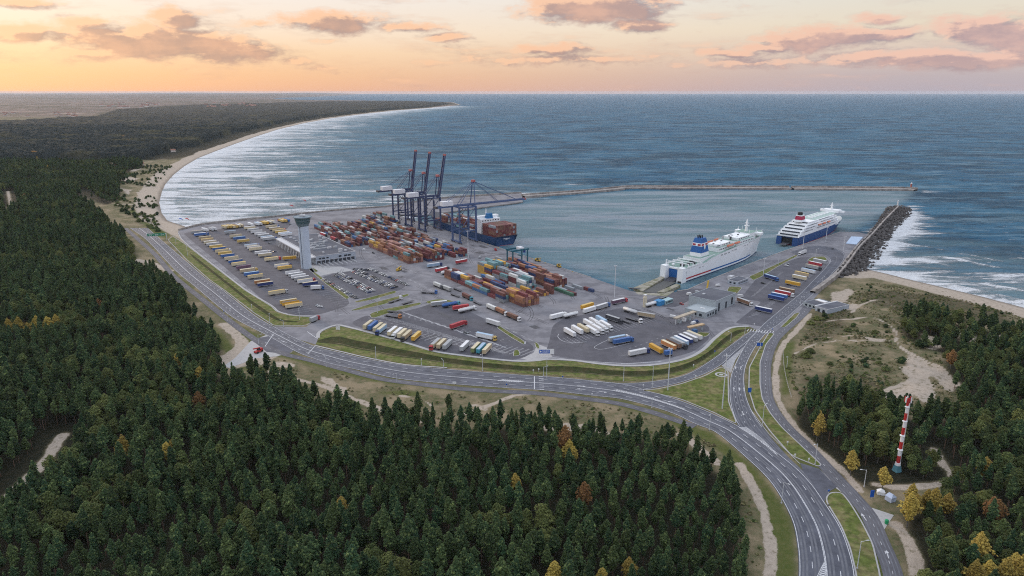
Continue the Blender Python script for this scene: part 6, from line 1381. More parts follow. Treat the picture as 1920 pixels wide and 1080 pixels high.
L_gold = leaf_mat('golden_leaves', (.31, .23, .05), (.26, .18, .045), (.44, .34, .08))
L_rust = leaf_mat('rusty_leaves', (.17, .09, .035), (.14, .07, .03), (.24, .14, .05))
M_bark = mat('pine_bark', (.16, .10, .07), .95, .3, 1.5); M_bark2 = mat('grey_bark', (.12, .11, .10), .95, .3, 1.5)
def crown_mesh(name, m, h0, h1, R_, shape, n, size, seed, core=.62):
    """leaf clumps scattered through a crown volume, plus a rough inner mass that stops light"""
    rd = random.Random(seed); mb = MB(); Hc = h1 - h0
    lob = [(rd.uniform(0, 6.28), rd.uniform(.12, .85), rd.uniform(.25, .5)) for _ in range(9)]
    def rad(t, a):
        if shape == 'pine': r = math.sin(math.pi * (t * .90 + .07) ** .84) ** .60 * (1 - .16 * t)
        elif shape == 'spire': r = (1 - t) ** .75 * (.35 + .65 * min(1, t * 6)) + .04
        else: r = math.sqrt(max(0, 1 - (2 * t - .95) ** 2)) * .98 + .02
        k = 1.0
        for la, lt, lw in lob:
            d = math.cos(a - la) * .5 + .5; k += (.34 * d ** 3) * math.exp(-((t - lt) / .16) ** 2) - .05
        return R_ * r * k
    for i in range(n):
        t = rd.random() ** (.85 if shape == 'pine' else 1.0); a = rd.uniform(0, 6.283); rr = rad(t, a) * (rd.random() ** .28)
        tier = .5 + .5 * math.sin(t * 26 + a * 1.3 + seed); rr *= .80 + .24 * tier
        c = Vector((rr * math.cos(a), rr * math.sin(a), h0 + Hc * t + rd.uniform(-.2, .2))); s = size * rd.uniform(.6, 1.35) * (1.15 - .45 * t)
        out = Vector((math.cos(a), math.sin(a), .55 + 1.0 * t)).normalized(); q = (out + Vector((rd.uniform(-.6, .6), rd.uniform(-.6, .6), rd.uniform(-.3, .7)))).normalized().to_track_quat('Z', 'Y').to_matrix()
        vs = [c + q @ Vector((s * x * rd.uniform(.7, 1.2), s * y * rd.uniform(.7, 1.2), zz)) for x, y, zz in ((-.5, -.35, -.12), (.5, -.3, -.1), (.42, .4, -.14), (-.38, .42, -.1))] + [c + q @ Vector((0, 0, s * .2))]
        mb.add(vs, [(0, 1, 4), (1, 2, 4), (2, 3, 4), (3, 0, 4)])
    k = 7; rings = 6; vs = []
    for j in range(rings + 1):
        t = j / rings; 
        for i in range(k): a = 2 * math.pi * i / k; r = rad(min(.98, max(.02, t)), a) * core * (rd.uniform(.85, 1.1)); vs.append((r * math.cos(a), r * math.sin(a), h0 + .3 + (Hc - .8) * t))
    fs = [(j * k + i, j * k + (i + 1) % k, (j + 1) * k + (i + 1) % k, (j + 1) * k + i) for j in range(rings) for i in range(k)] + [tuple(range(k))[::-1], tuple(range(rings * k, rings * k + k))]
    mb.add(vs, fs); return mb.mesh(name, m)
def trunk_mesh(m, h, r, seed, limbs=5, h0=6):
    rd = random.Random(seed); mb = MB(); x = y = 0; z = -.5; pr = r
    for k in range(1, 5):
        nx, ny, nz = x + rd.uniform(-.18, .18), y + rd.uniform(-.18, .18), h * k / 4 * .96; nr = r * (1 - k / 4 * .8); mb.tube((x, y, z), (nx, ny, nz), pr, nr, 6, cap=False); x, y, z, pr = nx, ny, nz, nr
    for k in range(limbs):
        a = rd.uniform(0, 6.28); zz = rd.uniform(h0 * .8, h * .8); L = rd.uniform(1.2, 2.4); mb.tube((0, 0, zz), (L * math.cos(a), L * math.sin(a), zz + L * .5), r * .32, r * .12, 4, cap=False)
    return mb.mesh('trunk', m)
KINDS = []
for i in range(6): hh = (15.0, 17, 13, 16.2, 14.5, 12)[i]; KINDS.append((crown_mesh('crown', L_pine, hh * (.36, .42, .33, .45, .38, .3)[i], hh, (2.5, 2.3, 2.75, 2.45, 2.15, 2.85)[i], 'pine', 330, .98, 10 + i), trunk_mesh(M_bark, hh, .21, i)))
for i in range(2): KINDS.append((crown_mesh('crown', L_pine, 2.0, 15.5 - i * 2, 2.6, 'spire', 330, .9, 30 + i), trunk_mesh(M_bark, 15 - i * 2, .2, 20 + i)))
for i in range(2): KINDS.append((crown_mesh('crown', L_broad, 3.5, 12.0 - i, 3.4, 'round', 420, .95, 40 + i), trunk_mesh(M_bark2, 10, .22, 30 + i, 7, 4)))
GOLD = [(crown_mesh('crown', L_gold, 3, 12.5 - i * 2, 2.8 - i * .3, 'round', 420, .85, 50 + i), trunk_mesh(M_bark2, 10 - i, .18, 40 + i, 6, 4)) for i in range(2)]
RUST = [(crown_mesh('crown', L_rust, 3, 11, 2.9, 'round', 420, .85, 60), trunk_mesh(M_bark2, 9, .18, 50, 6, 4))]
BUSH = crown_mesh('foliage', L_broad, -.2, 2.2, 1.9, 'round', 150, .6, 70, .75); BUSHP = crown_mesh('foliage', L_pine, -.2, 3.2, 2.0, 'round', 190, .6, 71, .75)

# scatter on a jittered grid
pts = []
def scatter(poly, sp, ymax, extra=None, seed=0, x0=None):
    xs = [p[0] for p in poly]; ys = [p[1] for p in poly]; ymin = max(130, min(ys)); ym = min(ymax, max(ys)); xa, xb = max(min(xs), -1500), min(max(xs), 900)
    gx, gy = np.meshgrid(np.arange(xa, xb, sp), np.arange(ymin, ym, sp)); gx = gx + (np.arange(gx.shape[0]) % 2 * sp / 2)[:, None]
    gx = gx + rng.uniform(-.42, .42, gx.shape) * sp; gy = gy + rng.uniform(-.42, .42, gy.shape) * sp; gx, gy = gx.ravel(), gy.ravel()
    k = inside(gx, gy, poly) & (np.abs(gx) < gy * .86 + 40); gx, gy = gx[k], gy[k]
    return gx, gy
def cull_paths(gx, gy):
    keep = np.ones(gx.shape, bool)
    for pl, w in PATHS: keep &= dist(gx, gy, smooth(pl, 8), False) > w * .5 + (6.5 if (w == 6.0 and pl[0].x < -50) else 1.4)
    for pp in PATCH: keep &= ~inside(gx, gy, pp)
    for c in (mainL, mainR, sideW, side, brR): keep &= dist(gx, gy, [tuple(p) for p in c[::3]], False) > 6.5
    return keep
clear = [PL(p) for p in [[(1600, 880), (1700, 880), (1712, 930), (1700, 965), (1640, 968), (1600, 935)]]]
gx1, gy1 = scatter(F1, 5.5, 900); a2, b2 = scatter(F1, 6.4, 1750); k = b2 > 900; gx1 = np.concatenate([gx1, a2[k]]); gy1 = np.concatenate([gy1, b2[k]])
gx2, gy2 = scatter(F2, 6.0, 900)
# thin clumps on the heath below the main road and along the coast
gx3, gy3 = scatter(PL([(560, 690), (700, 745), (930, 762), (1010, 752), (1180, 772), (1280, 800), (1100, 800), (900, 790), (640, 750)]), 7, 900); k = (fbm(gx3, gy3, 22, 2, 80) > .60) & (sdf(gx3, gy3, F1) > -16); gx3, gy3 = gx3[k], gy3[k]
gx = np.concatenate([gx1, gx2, gx3]); gy = np.concatenate([gy1, gy2, gy3]); k = cull_paths(gx, gy)
for p in clear: k &= ~inside(gx, gy, p)
gx, gy = gx[k], gy[k]
gz = height(gx, gy); hgtv = fbm(gx, gy, 70, 3, 83); right = gx > 120
# kind of each tree
kind = rng.integers(0, 6, gx.shape); rr = rng.random(gx.shape); kind = np.where(rr < .06, 6 + (rr < .03), kind)
broad = (fbm(gx, gy, 35, 2, 85) > np.where((gx > -90) & (gx < 110), .74, .66)) & (rng.random(gx.shape) < .75); broad |= right & (fbm(gx, gy, 30, 2, 86) > .50) & (rng.random(gx.shape) < .6); broad |= (gx < -150) & (fbm(gx, gy, 45, 2, 88) > .60) & (rng.random(gx.shape) < .6)
kind = np.where(broad, 8 + (rng.random(gx.shape) < .5), kind)
scl = (.66 + .62 * hgtv) * rng.uniform(.76, 1.22, gx.shape); scl = np.where(gy < 420, scl * 1.0, scl); rot = rng.uniform(0, 6.283, gx.shape)
# golden and rusty trees where the photo has them (tops), each its own thing
autumn = [(15, 606, 0), (34, 602, 0), (50, 606, 1), (68, 600, 0), (88, 602, 0), (104, 596, 0), (184, 566, 2), (230, 832, 0), (312, 834, 0), (322, 830, 1), (333, 662, 1), (375, 698, 1), (371, 742, 2), (1068, 836, 0), (1074, 842, 1), (1056, 818, 2), (966, 893, 0), (1060, 812, 2),
          (1096, 918, 2), (1538, 774, 0), (1536, 790, 0), (1600, 852, 1), (1712, 918, 0), (1722, 930, 0), (1742, 922, 1), (1755, 930, 0), (1708, 945, 0), (1864, 940, 2), (1872, 950, 2), (1780, 930, 1), (1838, 1018, 0), (1905, 1045, 0), (1916, 1060, 0), (1890, 1062, 1), (1830, 1068, 0), (1856, 1060, 1), (1660, 878, 1), (1180, 1050, 1), (1040, 1062, 1), (1130, 1068, 1), (46, 368, 2), (38, 392, 2), (40, 404, 2), (112, 300, 2), (178, 290, 2), (70, 298, 0), (90, 315, 0), (640, 500 + 440, 1), (1786, 668, 2), (1850, 862, 1)]
AU = []
for u, v, kd in autumn:
    x, y = P(u, v, 11); AU.append((x, y, kd)); d2 = (gx - x) ** 2 + (gy - y) ** 2; k = d2 > 4.5 ** 2; gx, gy, gz, kind, scl, rot = gx[k], gy[k], gz[k], kind[k], scl[k], rot[k]
def tree(mesh2, x, y, z, s, r, name, label, cat, group):
    t = empty(name, (x, y, z - .1), r); t.scale = (s, s, s); tag(t, label, cat, group); put('trunk', mesh2[1], t); put('crown', mesh2[0], t); return t
AU.sort(key=lambda a: a[1]); cnt_ = {}
for i, (x, y, kd) in enumerate(AU):
    z = float(height(np.array([x]), np.array([y]))[0]); src = (GOLD[i % 2] if kd == 0 else GOLD[1] if kd == 1 else RUST[0])
    side_ = 'right of the road' if x > 110 else ('among the pines at left' if x < -90 else 'among the front pines'); cnt_[(kd, side_)] = cnt_.get((kd, side_), -1) + 1
    tree(src, x, y, z, random.uniform(1.1, 1.4), random.uniform(0, 6), 'autumn_tree', f"{('broad golden yellow', 'small yellow', 'rusty orange')[kd]} autumn tree {side_}, {ORD[min(19, cnt_[(kd, side_)])]} nearest of its colour there", 'tree', 'autumn coloured trees among the pines')
# the 300 trees that show largest are things, the rest one forest
dd = np.hypot(gx, gy); vis_ = (np.abs(gx) < gy * .74) & (gy > 205); order = np.argsort(np.where(vis_, dd, 1e9) / scl); big = order[:300]; isbig = np.zeros(gx.shape, bool); isbig[big] = True
for i in big:
    kd = int(kind[i]); z = float(gz[i]); side_ = 'right of the road' if gx[i] > 60 else 'at the front'
    uu = 960 + FPX * gx[i] / (gy[i] * math.cos(PITCH) + CAMH * math.sin(PITCH)); zone = ('leftmost corner', 'left part', 'left of centre', 'centre', 'right of centre', 'forest edge by the road', 'right part')[min(6, max(0, int(uu // 260)))]
    band = 'bottom-most' if gy[i] < 222 else 'lower' if gy[i] < 238 else 'middle' if gy[i] < 255 else 'upper'; sz = 'tall' if scl[i] > 1.08 else 'small' if scl[i] < .9 else 'medium'
    nm = ('broad rounded', 'slim', 'wide low', 'high crowned', 'narrow oval', 'full bushy', 'pointed', 'spiky')[kd] + ' pine' if kd < 8 else 'leafy olive tree'
    tree(KINDS[kd], gx[i], gy[i], z, float(scl[i]), float(rot[i]), 'pine_tree' if kd < 8 else 'leafy_tree', f"{sz} {nm}, {band} rows of the near wood, {zone}", 'tree', 'trees of the near dense wood')
lib = bpy.data.collections.new('tree_library')
for i, (c, tr) in enumerate(KINDS):
    me = c.copy(); bm = bmesh.new(); bm.from_mesh(c); nf = len(bm.faces); bm.from_mesh(tr); bm.faces.ensure_lookup_table()
    for f in bm.faces[nf:]: f.material_index = 1
    me = bpy.data.meshes.new('whole_tree'); bm.to_mesh(me); bm.free(); me.materials.append(c.materials[0]); me.materials.append(tr.materials[0])
    o = bpy.data.objects.new('tree_%02d' % i, me); lib.objects.link(o)
def instancer(name, xs, ys, zs, kinds, scs, rots, coll, label):
    n = len(xs); me = bpy.data.meshes.new(name); me.vertices.add(n); me.vertices.foreach_set('co', np.stack([xs, ys, zs], -1).ravel().astype(np.float32))
    for nm, arr, ty in (('pick', kinds, 'INT'), ('size', scs, 'FLOAT'), ('turn', rots, 'FLOAT')):
        a = me.attributes.new(nm, ty, 'POINT'); a.data.foreach_set('value', arr.astype(np.int32 if ty == 'INT' else np.float32))
    o = bpy.data.objects.new(name, me); col.objects.link(o); tag(o, label, kind='stuff')
    ng = bpy.data.node_groups.new('plant_trees', 'GeometryNodeTree'); ng.interface.new_socket('Geometry', in_out='INPUT', socket_type='NodeSocketGeometry'); ng.interface.new_socket('Geometry', in_out='OUTPUT', socket_type='NodeSocketGeometry')
    N = ng.nodes; L = ng.links; gi = N.new('NodeGroupInput'); go = N.new('NodeGroupOutput'); ip = N.new('GeometryNodeInstanceOnPoints'); m2p = N.new('GeometryNodeMeshToPoints'); ci = N.new('GeometryNodeCollectionInfo')
    ci.inputs[0].default_value = coll; ci.inputs[1].default_value = True; ci.inputs[2].default_value = True
    def at(nm, ty): a = N.new('GeometryNodeInputNamedAttribute'); a.data_type = ty; a.inputs[0].default_value = nm; return a.outputs[0]
    L.new(gi.outputs[0], m2p.inputs[0]); L.new(m2p.outputs[0], ip.inputs['Points']); L.new(ci.outputs[0], ip.inputs['Instance']); ip.inputs['Pick Instance'].default_value = True
    L.new(at('pick', 'INT'), ip.inputs['Instance Index']); cx = N.new('ShaderNodeCombineXYZ'); L.new(at('turn', 'FLOAT'), cx.inputs[2]); e2r = N.new('FunctionNodeEulerToRotation'); L.new(cx.outputs[0], e2r.inputs[0]); L.new(e2r.outputs[0], ip.inputs['Rotation']); L.new(at('size', 'FLOAT'), ip.inputs['Scale'])
    L.new(ip.outputs[0], go.inputs[0]); md = o.modifiers.new('planting', 'NODES'); md.node_group = ng; return o
k = ~isbig; instancer('pine_forest', gx[k], gy[k], gz[k] - .1, kind[k], scl[k], rot[k], lib, 'dense dark pine wood with some olive leafy trees')
print('TREES', len(gx))
# shrubs on the dunes
sx, sy = scatter(DUNE, 7, 900); d = sdf(sx, sy, LAND); k = (fbm(sx, sy, 18, 3, 90) > .60) & (d > 34) & cull_paths(sx, sy) & ~inside(sx, sy, F2); sx, sy = sx[k], sy[k]; sz = height(sx, sy)
ex = [(1600, 612, 1.3), (1588, 622, 1.6), (1640, 624, 1.4), (1660, 614, 1.2), (1520, 605, 1.8), (1532, 598, 2.0), (1545, 592, 1.5), (1512, 668, 2.2), (1520, 660, 2.0), (1620, 682, 1.3), (1648, 685, 1.3), (1660, 698, 1.5), (1690, 684, 1.8), (1556, 688, 1.3), (1592, 682, 1.2), (1622, 690, 1.2), (1728, 650, 2.6), (1735, 648, 2.6), (1722, 656, 2.2)]
sh = [(x, y, z, random.uniform(.35, .95)) for x, y, z in zip(sx, sy, sz)] + [(*P(u, v, 1), 1.2, s_) for u, v, s_ in ex]
sh = sh[-300:] if len(sh) > 300 else sh
for i, (x, y, z, s_) in enumerate(sh):
    z = float(height(np.array([x]), np.array([y]))[0])
    o = put('dune_shrub', BUSH if i % 3 else BUSHP, None, (x, y, z), random.uniform(0, 6)); o.scale = (s_, s_, s_ * .8); tag(o, 'low dark green shrub growing on the brown dune heath', 'shrub', 'low shrubs dotted over the dune heath')
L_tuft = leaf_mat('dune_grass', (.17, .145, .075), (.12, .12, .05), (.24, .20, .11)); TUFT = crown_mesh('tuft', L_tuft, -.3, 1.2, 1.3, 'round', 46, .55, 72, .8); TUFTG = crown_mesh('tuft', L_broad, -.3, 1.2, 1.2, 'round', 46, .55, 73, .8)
lib3 = bpy.data.collections.new('tuft_library')
for i, m_ in enumerate((TUFT, TUFTG)): lib3.objects.link(bpy.data.objects.new('tuft_%d' % i, m_))
tx, ty = scatter(DUNE, 2.6, 900); tx2, ty2 = scatter(PL([(430, 690), (560, 668), (700, 704), (860, 736), (1000, 742), (1150, 760), (1300, 800), (1420, 900), (1470, 1000), (1480, 1300), (1400, 1300), (1390, 900), (1280, 815), (1000, 800), (700, 780)]), 3.4, 900)
tx = np.concatenate([tx, tx2]); ty = np.concatenate([ty, ty2]); k = (fbm(tx, ty, 11, 3, 94) > .47) & cull_paths(tx, ty) & (sdf(tx, ty, LAND) > 32) & ~inside(tx, ty, F2); tx, ty = tx[k], ty[k]
instancer('dune_grass', tx, ty, height(tx, ty), (rng.random(tx.shape) < .3).astype(int), rng.uniform(.25, 1.0, tx.shape) * (.5 + fbm(tx, ty, 20, 2, 97)), rng.uniform(0, 6, tx.shape), lib3, 'tufts of dune grass and heather on the heath'); print('TUFTS', len(tx))
# coastal scrub at left of the bay
cx_, cy_ = scatter(PL([(180, 330), (300, 300), (330, 305), (290, 350), (300, 440), (220, 395)]), 9, 1700); k = fbm(cx_, cy_, 30, 3, 91) > .52; cx_, cy_ = cx_[k], cy_[k]; lib2 = bpy.data.collections.new('bush_library')
for i, m_ in enumerate((BUSH, BUSHP)): lib2.objects.link(bpy.data.objects.new('bush_%d' % i, m_))
if len(cx_): instancer('coastal_scrub', cx_, cy_, height(cx_, cy_), rng.integers(0, 2, cx_.shape), rng.uniform(.8, 1.9, cx_.shape), rng.uniform(0, 6, cx_.shape), lib2, 'low scrub behind the western beach')
# far canopy: one rolling sheet of treetops
X, Y = fan(1200, 3500, 40000, .0035, .009, 60, .2); F = sdf(X, Y, FARF); Dl = sdf(X, Y, LAND); m_ = (F > 0) & (Dl > 75 + 60 * fbm(X, Y, 160, 3, 95)) & ~((inside(X, Y, F1)) & (Y < 1725))
Zc = height(X, Y) + 9 + 5 * fbm(X, Y, 260, 3, 96) + 11 * (rng.random(X.shape) - .3) * sstep(9000, 2500, Y) + 2
edge = m_.copy(); 
for ax in (0, 1):
    for d_ in (-1, 1): edge &= np.roll(m_, d_, ax)
Zc = np.where(edge, Zc, -1)
canopy = bpy.data.materials.new('far_canopy'); canopy.use_nodes = True; t = NT(canopy.node_tree); b = t.n['Principled BSDF']; pos = t.node('ShaderNodeNewGeometry').outputs['Position']
n1 = t.noise(pos, .12, 4, .7); n2 = t.noise(pos, .006, 5, .6); c = t.mix(t.rng(n1, .35, .7), (.013, .019, .019), (.030, .037, .033)); c = t.mix(t.rng(n2, .5, .68, 0, .6), c, (.085, .075, .035)); c = t.mix(t.rng(t.noise(pos, .02, 3, .6), .70, .76, 0, .7), c, (.26, .13, .04))
t.l.new(c, b.inputs['Base Color']); b.inputs['Roughness'].default_value = .95; b.inputs['Specular IOR Level'].default_value = .05; bp = t.node('ShaderNodeBump'); bp.inputs['Strength'].default_value = 1; bp.inputs['Distance'].default_value = 4; t.l.new(n1, bp.inputs['Height']); t.l.new(bp.outputs[0], b.inputs['Normal'])
o = grid_mesh('far_forest', X, Y, Zc, m_, {}, canopy, True); tag(o, 'far dark forest running along the curved coast to the headland', kind='stuff')
# ------------------------------------------------------------------ lamp posts, masts, signs
M_galv = mat('galvanised_steel', (.58, .60, .62), .5, .1, 1, metal=.1); M_lamp = mat('lamp_housing', (.50, .51, .52), .5, .1, 1)
def lamp(u, v, vt, label, big=None, arm=2.2, ang=None, group='street lamps along the roads'):
    x, y = P(u, v); d = dirpx(u, vt); h = CAMH + d.z * (y / d.y); h = max(5, min(32, h)); a = ang if ang is not None else random.uniform(0, 6.28)
    z = float(max(0, height(np.array([x]), np.array([y]))[0])); t = empty('lamp_mast' if h > 16 else 'street_lamp', (x, y, z), a); tag(t, label, 'lamp post', group); r = .27 if h > 16 else .14
    MB().tube((0, 0, 0), (0, 0, h), r * 1.3, r * .8, 8).build('pole', M_galv, t); MB().box(-.3, .3, -.3, .3, 0, .5).build('base', M_pave, t)
    if h > 16:
        MB().box(-1.5, 1.5, -.12, .12, h - .2, h).box(-.12, .12, -1.5, 1.5, h - .19, h - .01).build('crossarm', M_galv, t)
        for dx, dy in ((1.3, 0), (-1.3, 0), (0, 1.3), (0, -1.3)): MB().box(dx - .3, dx + .3, dy - .3, dy + .3, h - .55, h - .2).build('lamp_head', M_lamp, t)
    else:
        MB().bar((0, 0, h - .2), (arm, 0, h + .25), .1).build('arm', M_galv, t); MB().box(arm - .2, arm + .8, -.22, .22, h + .2, h + .38).build('lamp_head', M_lamp, t)
for i, (u, v, vt, w) in enumerate([(1252, 732, 653, 'on the grass triangle, left'), (1354, 767, 654, 'on the grass triangle, right'), (1223, 728, 686, 'at the slip road mouth'), (1025, 710, 672, 'by the blue and white sign board'), (1019, 706, 688, 'left of the sign board'), (1169, 715, 681, 'on the verge below the white lorry'),
        (905, 696, 663, 'on the bank below the front trailer row'), (832, 690, 676, 'on the verge right of the bank middle'), (790, 685, 672, 'on the verge at the bank middle'), (705, 674, 654, 'on the verge at the bank left end'), (562, 600, 577, 'at the tip of the west grass strip'), (473, 585, 573, 'midway along the west grass strip'), (506, 606, 590, 'right part of the west grass strip'), (532, 614, 601, 'near the tip of the west strip'),
        (708, 587, 560, 'on the median of the access road'), (790, 566, 546, 'at the upper end of the access median'), (688, 553, 541, 'beside the car park'), (1330, 807, 776, 'on the curve below the triangle'), (1222, 765, 745, 'between cycle path and main road'), (1465, 944, 904, 'at the inner edge of the main curve'), (1607, 1067, 1015, 'on the south grass strip'), (1620, 913, 881, 'beside the white tents'), (1528, 871, 832, 'at the side road bend'), (1429, 800, 760, 'on the east grass strip'),
        (1152, 560, 498, 'at the corner of the east yard'), (1431, 517, 484, 'at the pier park middle'), (1459, 497, 473, 'between quay and pier park'), (1505, 467, 435, 'beside the second ferry stern'), (1548, 454, 426, 'alongside the second ferry'), (1581, 473, 443, 'at the pier head road'), (1529, 484, 467, 'on the small green in the loop'), (878, 487, 433, 'in front of the working crane'), (412, 560, 543, 'on the left verge'), (352, 480, 463, 'upper west strip'), (330, 458, 441, 'near the green gantry sign'), (427, 603, 586, 'left verge at the sand clearing'),
        (485, 645, 628, 'left verge near the digger'), (612, 688, 670, 'lower verge after the junction'), (744, 716, 700, 'lower verge in the long straight'), (1475, 690, 668, 'on the sand edge of the side road'), (1425, 655, 641, 'at the top of the east grass strip'), (1370, 640, 624, 'at the top of the slip road'), (1396, 630, 612, 'at the zebra crossing'), (1540, 540, 520, 'along the pier approach'), (1500, 575, 556, 'along the approach to the pier')]):
    lamp(u, v, vt, 'grey steel lamp post ' + w)
def board(u, v, zb, w, h, c, label, face=None, legs=2, txt=None, name='road_sign', size=1.2):
    x, y = P(u, v); t = empty(name, (x, y, DZ + .1), face if face is not None else 0.0); tag(t, label, 'sign')
    MB().box(-w / 2, w / 2, -.08, .08, zb, zb + h).build('panel', c, t)
    for k in range(legs): xx = 0 if legs == 1 else (-w / 2 + .4 + k * (w - .8) / (legs - 1)); MB().tube((xx, .12, 0), (xx, .12, zb + h), .09, n=6).build('post', M_galv, t)
    return t
M_sgreen = mat('sign_green', (.01, .22, .12), .5, .05, 1); M_sblue = mat('sign_blue', (.02, .10, .42), .5, .05, 1)
# green gantry sign over the main road
gx0 = Vector(P(276, 452)); gx1_ = Vector(P(313, 450)); gd_ = gx1_ - gx0; gg_ = empty('gantry_sign', (*gx0, 0), math.atan2(gd_.y, gd_.x)); tag(gg_, 'green overhead direction sign on a gantry spanning the main road', 'sign'); W = gd_.length
for x in (0, W): MB().bar((x, 0, 0), (x, 0, 8.2), .5).build('leg', M_galv, gg_)
MB().bar((0, 0, 7.6), (W, 0, 7.6), .5, .7).build('beam', M_galv, gg_)
for k in range(3):
    w_ = W * .29; x0 = 1 + k * (W - 2) / 3; p = MB().box(x0, x0 + w_, -.5, -.35, 5.6, 8.8).build('panel', M_sgreen, gg_)
    mb = MB(); mb.box(x0 + w_ * .3, x0 + w_ * .38, -.54, -.5, 6.1, 7.5).add([(x0 + w_ * .22, -.53, 7.5), (x0 + w_ * .46, -.53, 7.5), (x0 + w_ * .34, -.53, 8.3)], [(0, 1, 2)]); mb.box(x0 + w_ * .55, x0 + w_ * .9, -.54, -.5, 7.3, 7.7).box(x0 + w_ * .55, x0 + w_ * .8, -.54, -.5, 6.5, 6.9); mb.build('symbol', M_wht, p)
t = board(1024, 668, 1.4, 10.5, 3.6, M_wht, 'large white and blue sign board at the fence below the central park', name='sign_board', legs=4)
MB().box(-4.6, 2.4, -.14, -.08, 1.9, 4.5).build('blue_field', M_sblue, t); mb = MB(); mb.box(-2.6, 2.0, -.18, -.14, 3.5, 3.85).box(-2.6, 1.6, -.18, -.14, 2.7, 3.05).lathe([(.01, 0)], 3) if False else mb.box(-2.6, 2.0, -.18, -.14, 3.5, 3.85).box(-2.6, 1.6, -.18, -.14, 2.7, 3.05).box(-4.1, -3.2, -.18, -.14, 2.7, 3.7); mb.build('lettering', M_wht, t)
board(1424, 653, 1.5, 4, 2.4, M_sblue, 'small blue direction sign on the east grass strip', legs=2); board(1405, 739, 1.0, 2, 2.8, M_sblue, 'narrow blue road sign on the east grass strip farther south', legs=1); board(634, 621, 1.0, 3, 2.6, M_wht, 'white information board on the grass bank end')
board(1634, 936, .8, 1.6, 3.4, M_sblue, 'blue and white banner sign near the tents', legs=1); board(852, 722, .6, 2.2, 1.4, M_wht, 'white marker board beside the cycle path', legs=1)
for u, v in [(509, 612), (432, 583), (420, 588), (499, 648), (1206, 728), (1304, 711), (1490, 860), (1414, 612), (1448, 622), (1553, 928), (1000, 700), (1010, 698), (1055, 712), (950, 727), (1110, 745), (1300, 690), (1340, 664), (1476, 836), (1516, 868)]:
    board(u, v, 1.6, .8, .8, M_wht if (u + v) % 3 else M_sblue, ('small white' if (u + v) % 3 else 'small blue') + f" post sign at the {'port junction' if u < 700 else 'main road verge' if u < 1250 else 'eastern road verge'}", legs=1).__setitem__('group', 'small post signs')
# red and white mast in the right wood
x, y = P(1681, 884); rwm = empty('radio_mast', (x, y, .2), .3); tag(rwm, 'tall red and white banded mast rising from the wood at right', 'mast'); d = dirpx(1698, 742); HM = CAMH + d.z * (y / d.y)
nb = 9; zb0 = 4.5
MB().box(-1.5, 1.5, -1.5, 1.5, 0, 3.2, top=(.5, .5)).build('mast_base', mat('teal_base', (.10, .25, .30), .6), rwm); MB().tube((0, 0, 3.2), (0, 0, zb0), 1.3, 1.2, 12).build('plinth', M_wht, rwm)
for k in range(nb):
    z0 = zb0 + (HM - 1.5 - zb0) * k / nb; z1 = zb0 + (HM - 1.5 - zb0) * (k + 1) / nb; r0 = .82 - .34 * k / nb; r1 = .82 - .34 * (k + 1) / nb; MB().tube((0, 0, z0), (0, 0, z1), r0, r1, 12).build('red_band' if k % 2 == 0 else 'white_band', M_red if k % 2 == 0 else M_wht, rwm)
    if k in (1, 3, 5, 7): MB().lathe([(r1 + .5, z1 - .6), (r1 + .5, z1 - .5), (r1, z1 - .48)], 12).build('platform', M_wht, rwm)
for a in range(6): cx, cy = math.cos(a * 1.047) * 1.25, math.sin(a * 1.047) * 1.25; MB().box(cx - .2, cx + .2, cy - .2, cy + .2, HM - 3.4, HM - .8).build('panel_antenna', M_wht if a % 2 else M_red, rwm); 
MB().tube((0, 0, HM - 1.6), (0, 0, HM + 1), .15, .05, 6).build('lightning_rod', M_steel, rwm); MB().box(1.0, 1.3, -.25, .25, 3, HM - 4).build('ladder', M_galv, rwm)
# tents and kiosk items by the side road
def tent(u, v, w, l, h, m, label, a=.4):
    x, y = P(u, v); t = empty('tent', (x, y, .15), a); tag(t, label, 'tent'); MB().box(-w / 2, w / 2, -l / 2, l / 2, 0, h * .62).build('tent_wall', m, t); MB().box(-w / 2 - .1, w / 2 + .1, -l / 2 - .1, l / 2 + .1, h * .62, h, top=(w * .46, l * .2)).build('tent_roof', m, t)
tent(1651, 927, 3.0, 2.2, 2.4, M_wht, 'small white tent, left of two beside the side road', -.3); tent(1669, 939, 3.0, 3.2, 3.4, mat('tent_blue_white', (.45, .52, .66), .7), 'taller bluish white tent, right of two beside the side road')
x, y = P(1662, 982); t = empty('litter_bin', (x, y, .15)); tag(t, 'green bin at the edge of the paved lay-by', 'bin'); MB().lathe([(.7, 0), (.8, 1.5), (.5, 1.8)], 10).build('body', mat('bin_green', (.02, .3, .12), .6), t)
x, y = P(1793, 905); o = MB().lathe([(.25, 0), (.3, 1.6), (.1, 1.9)], 8).build('marker_post', M_wht, loc=(x, y, .2)); tag(o, 'white marker post on the forest track', 'post')
# helipad style ring on the triangle, round grey
x, y = P(1352, 703); mb = MB()
for k in range(24):
    a0, a1 = 2 * math.pi * k / 24, 2 * math.pi * (k + 1) / 24
    for r0, r1 in ((2.5, 3.8), (0, 1.3)): mb.add([(x + r0 * math.cos(a0), y + r0 * math.sin(a0), DZ + .2), (x + r1 * math.cos(a0), y + r1 * math.sin(a0), DZ + .2), (x + r1 * math.cos(a1), y + r1 * math.sin(a1), DZ + .2), (x + r0 * math.cos(a1), y + r0 * math.sin(a1), DZ + .2)], [(0, 1, 2, 3)])
o = mb.build('paved_ring', M_pave); tag(o, kind='structure')
# blue training pool marking on the pier head
o = MB().prism(PL([(1586, 457), (1596, 444), (1618, 445), (1606, 459)]), DZ, DZ + .5).build('blue_platform', mat('pale_blue_panel', (.38, .48, .62), .6)); tag(o, 'pale blue rectangular platform on the pier head', 'platform')
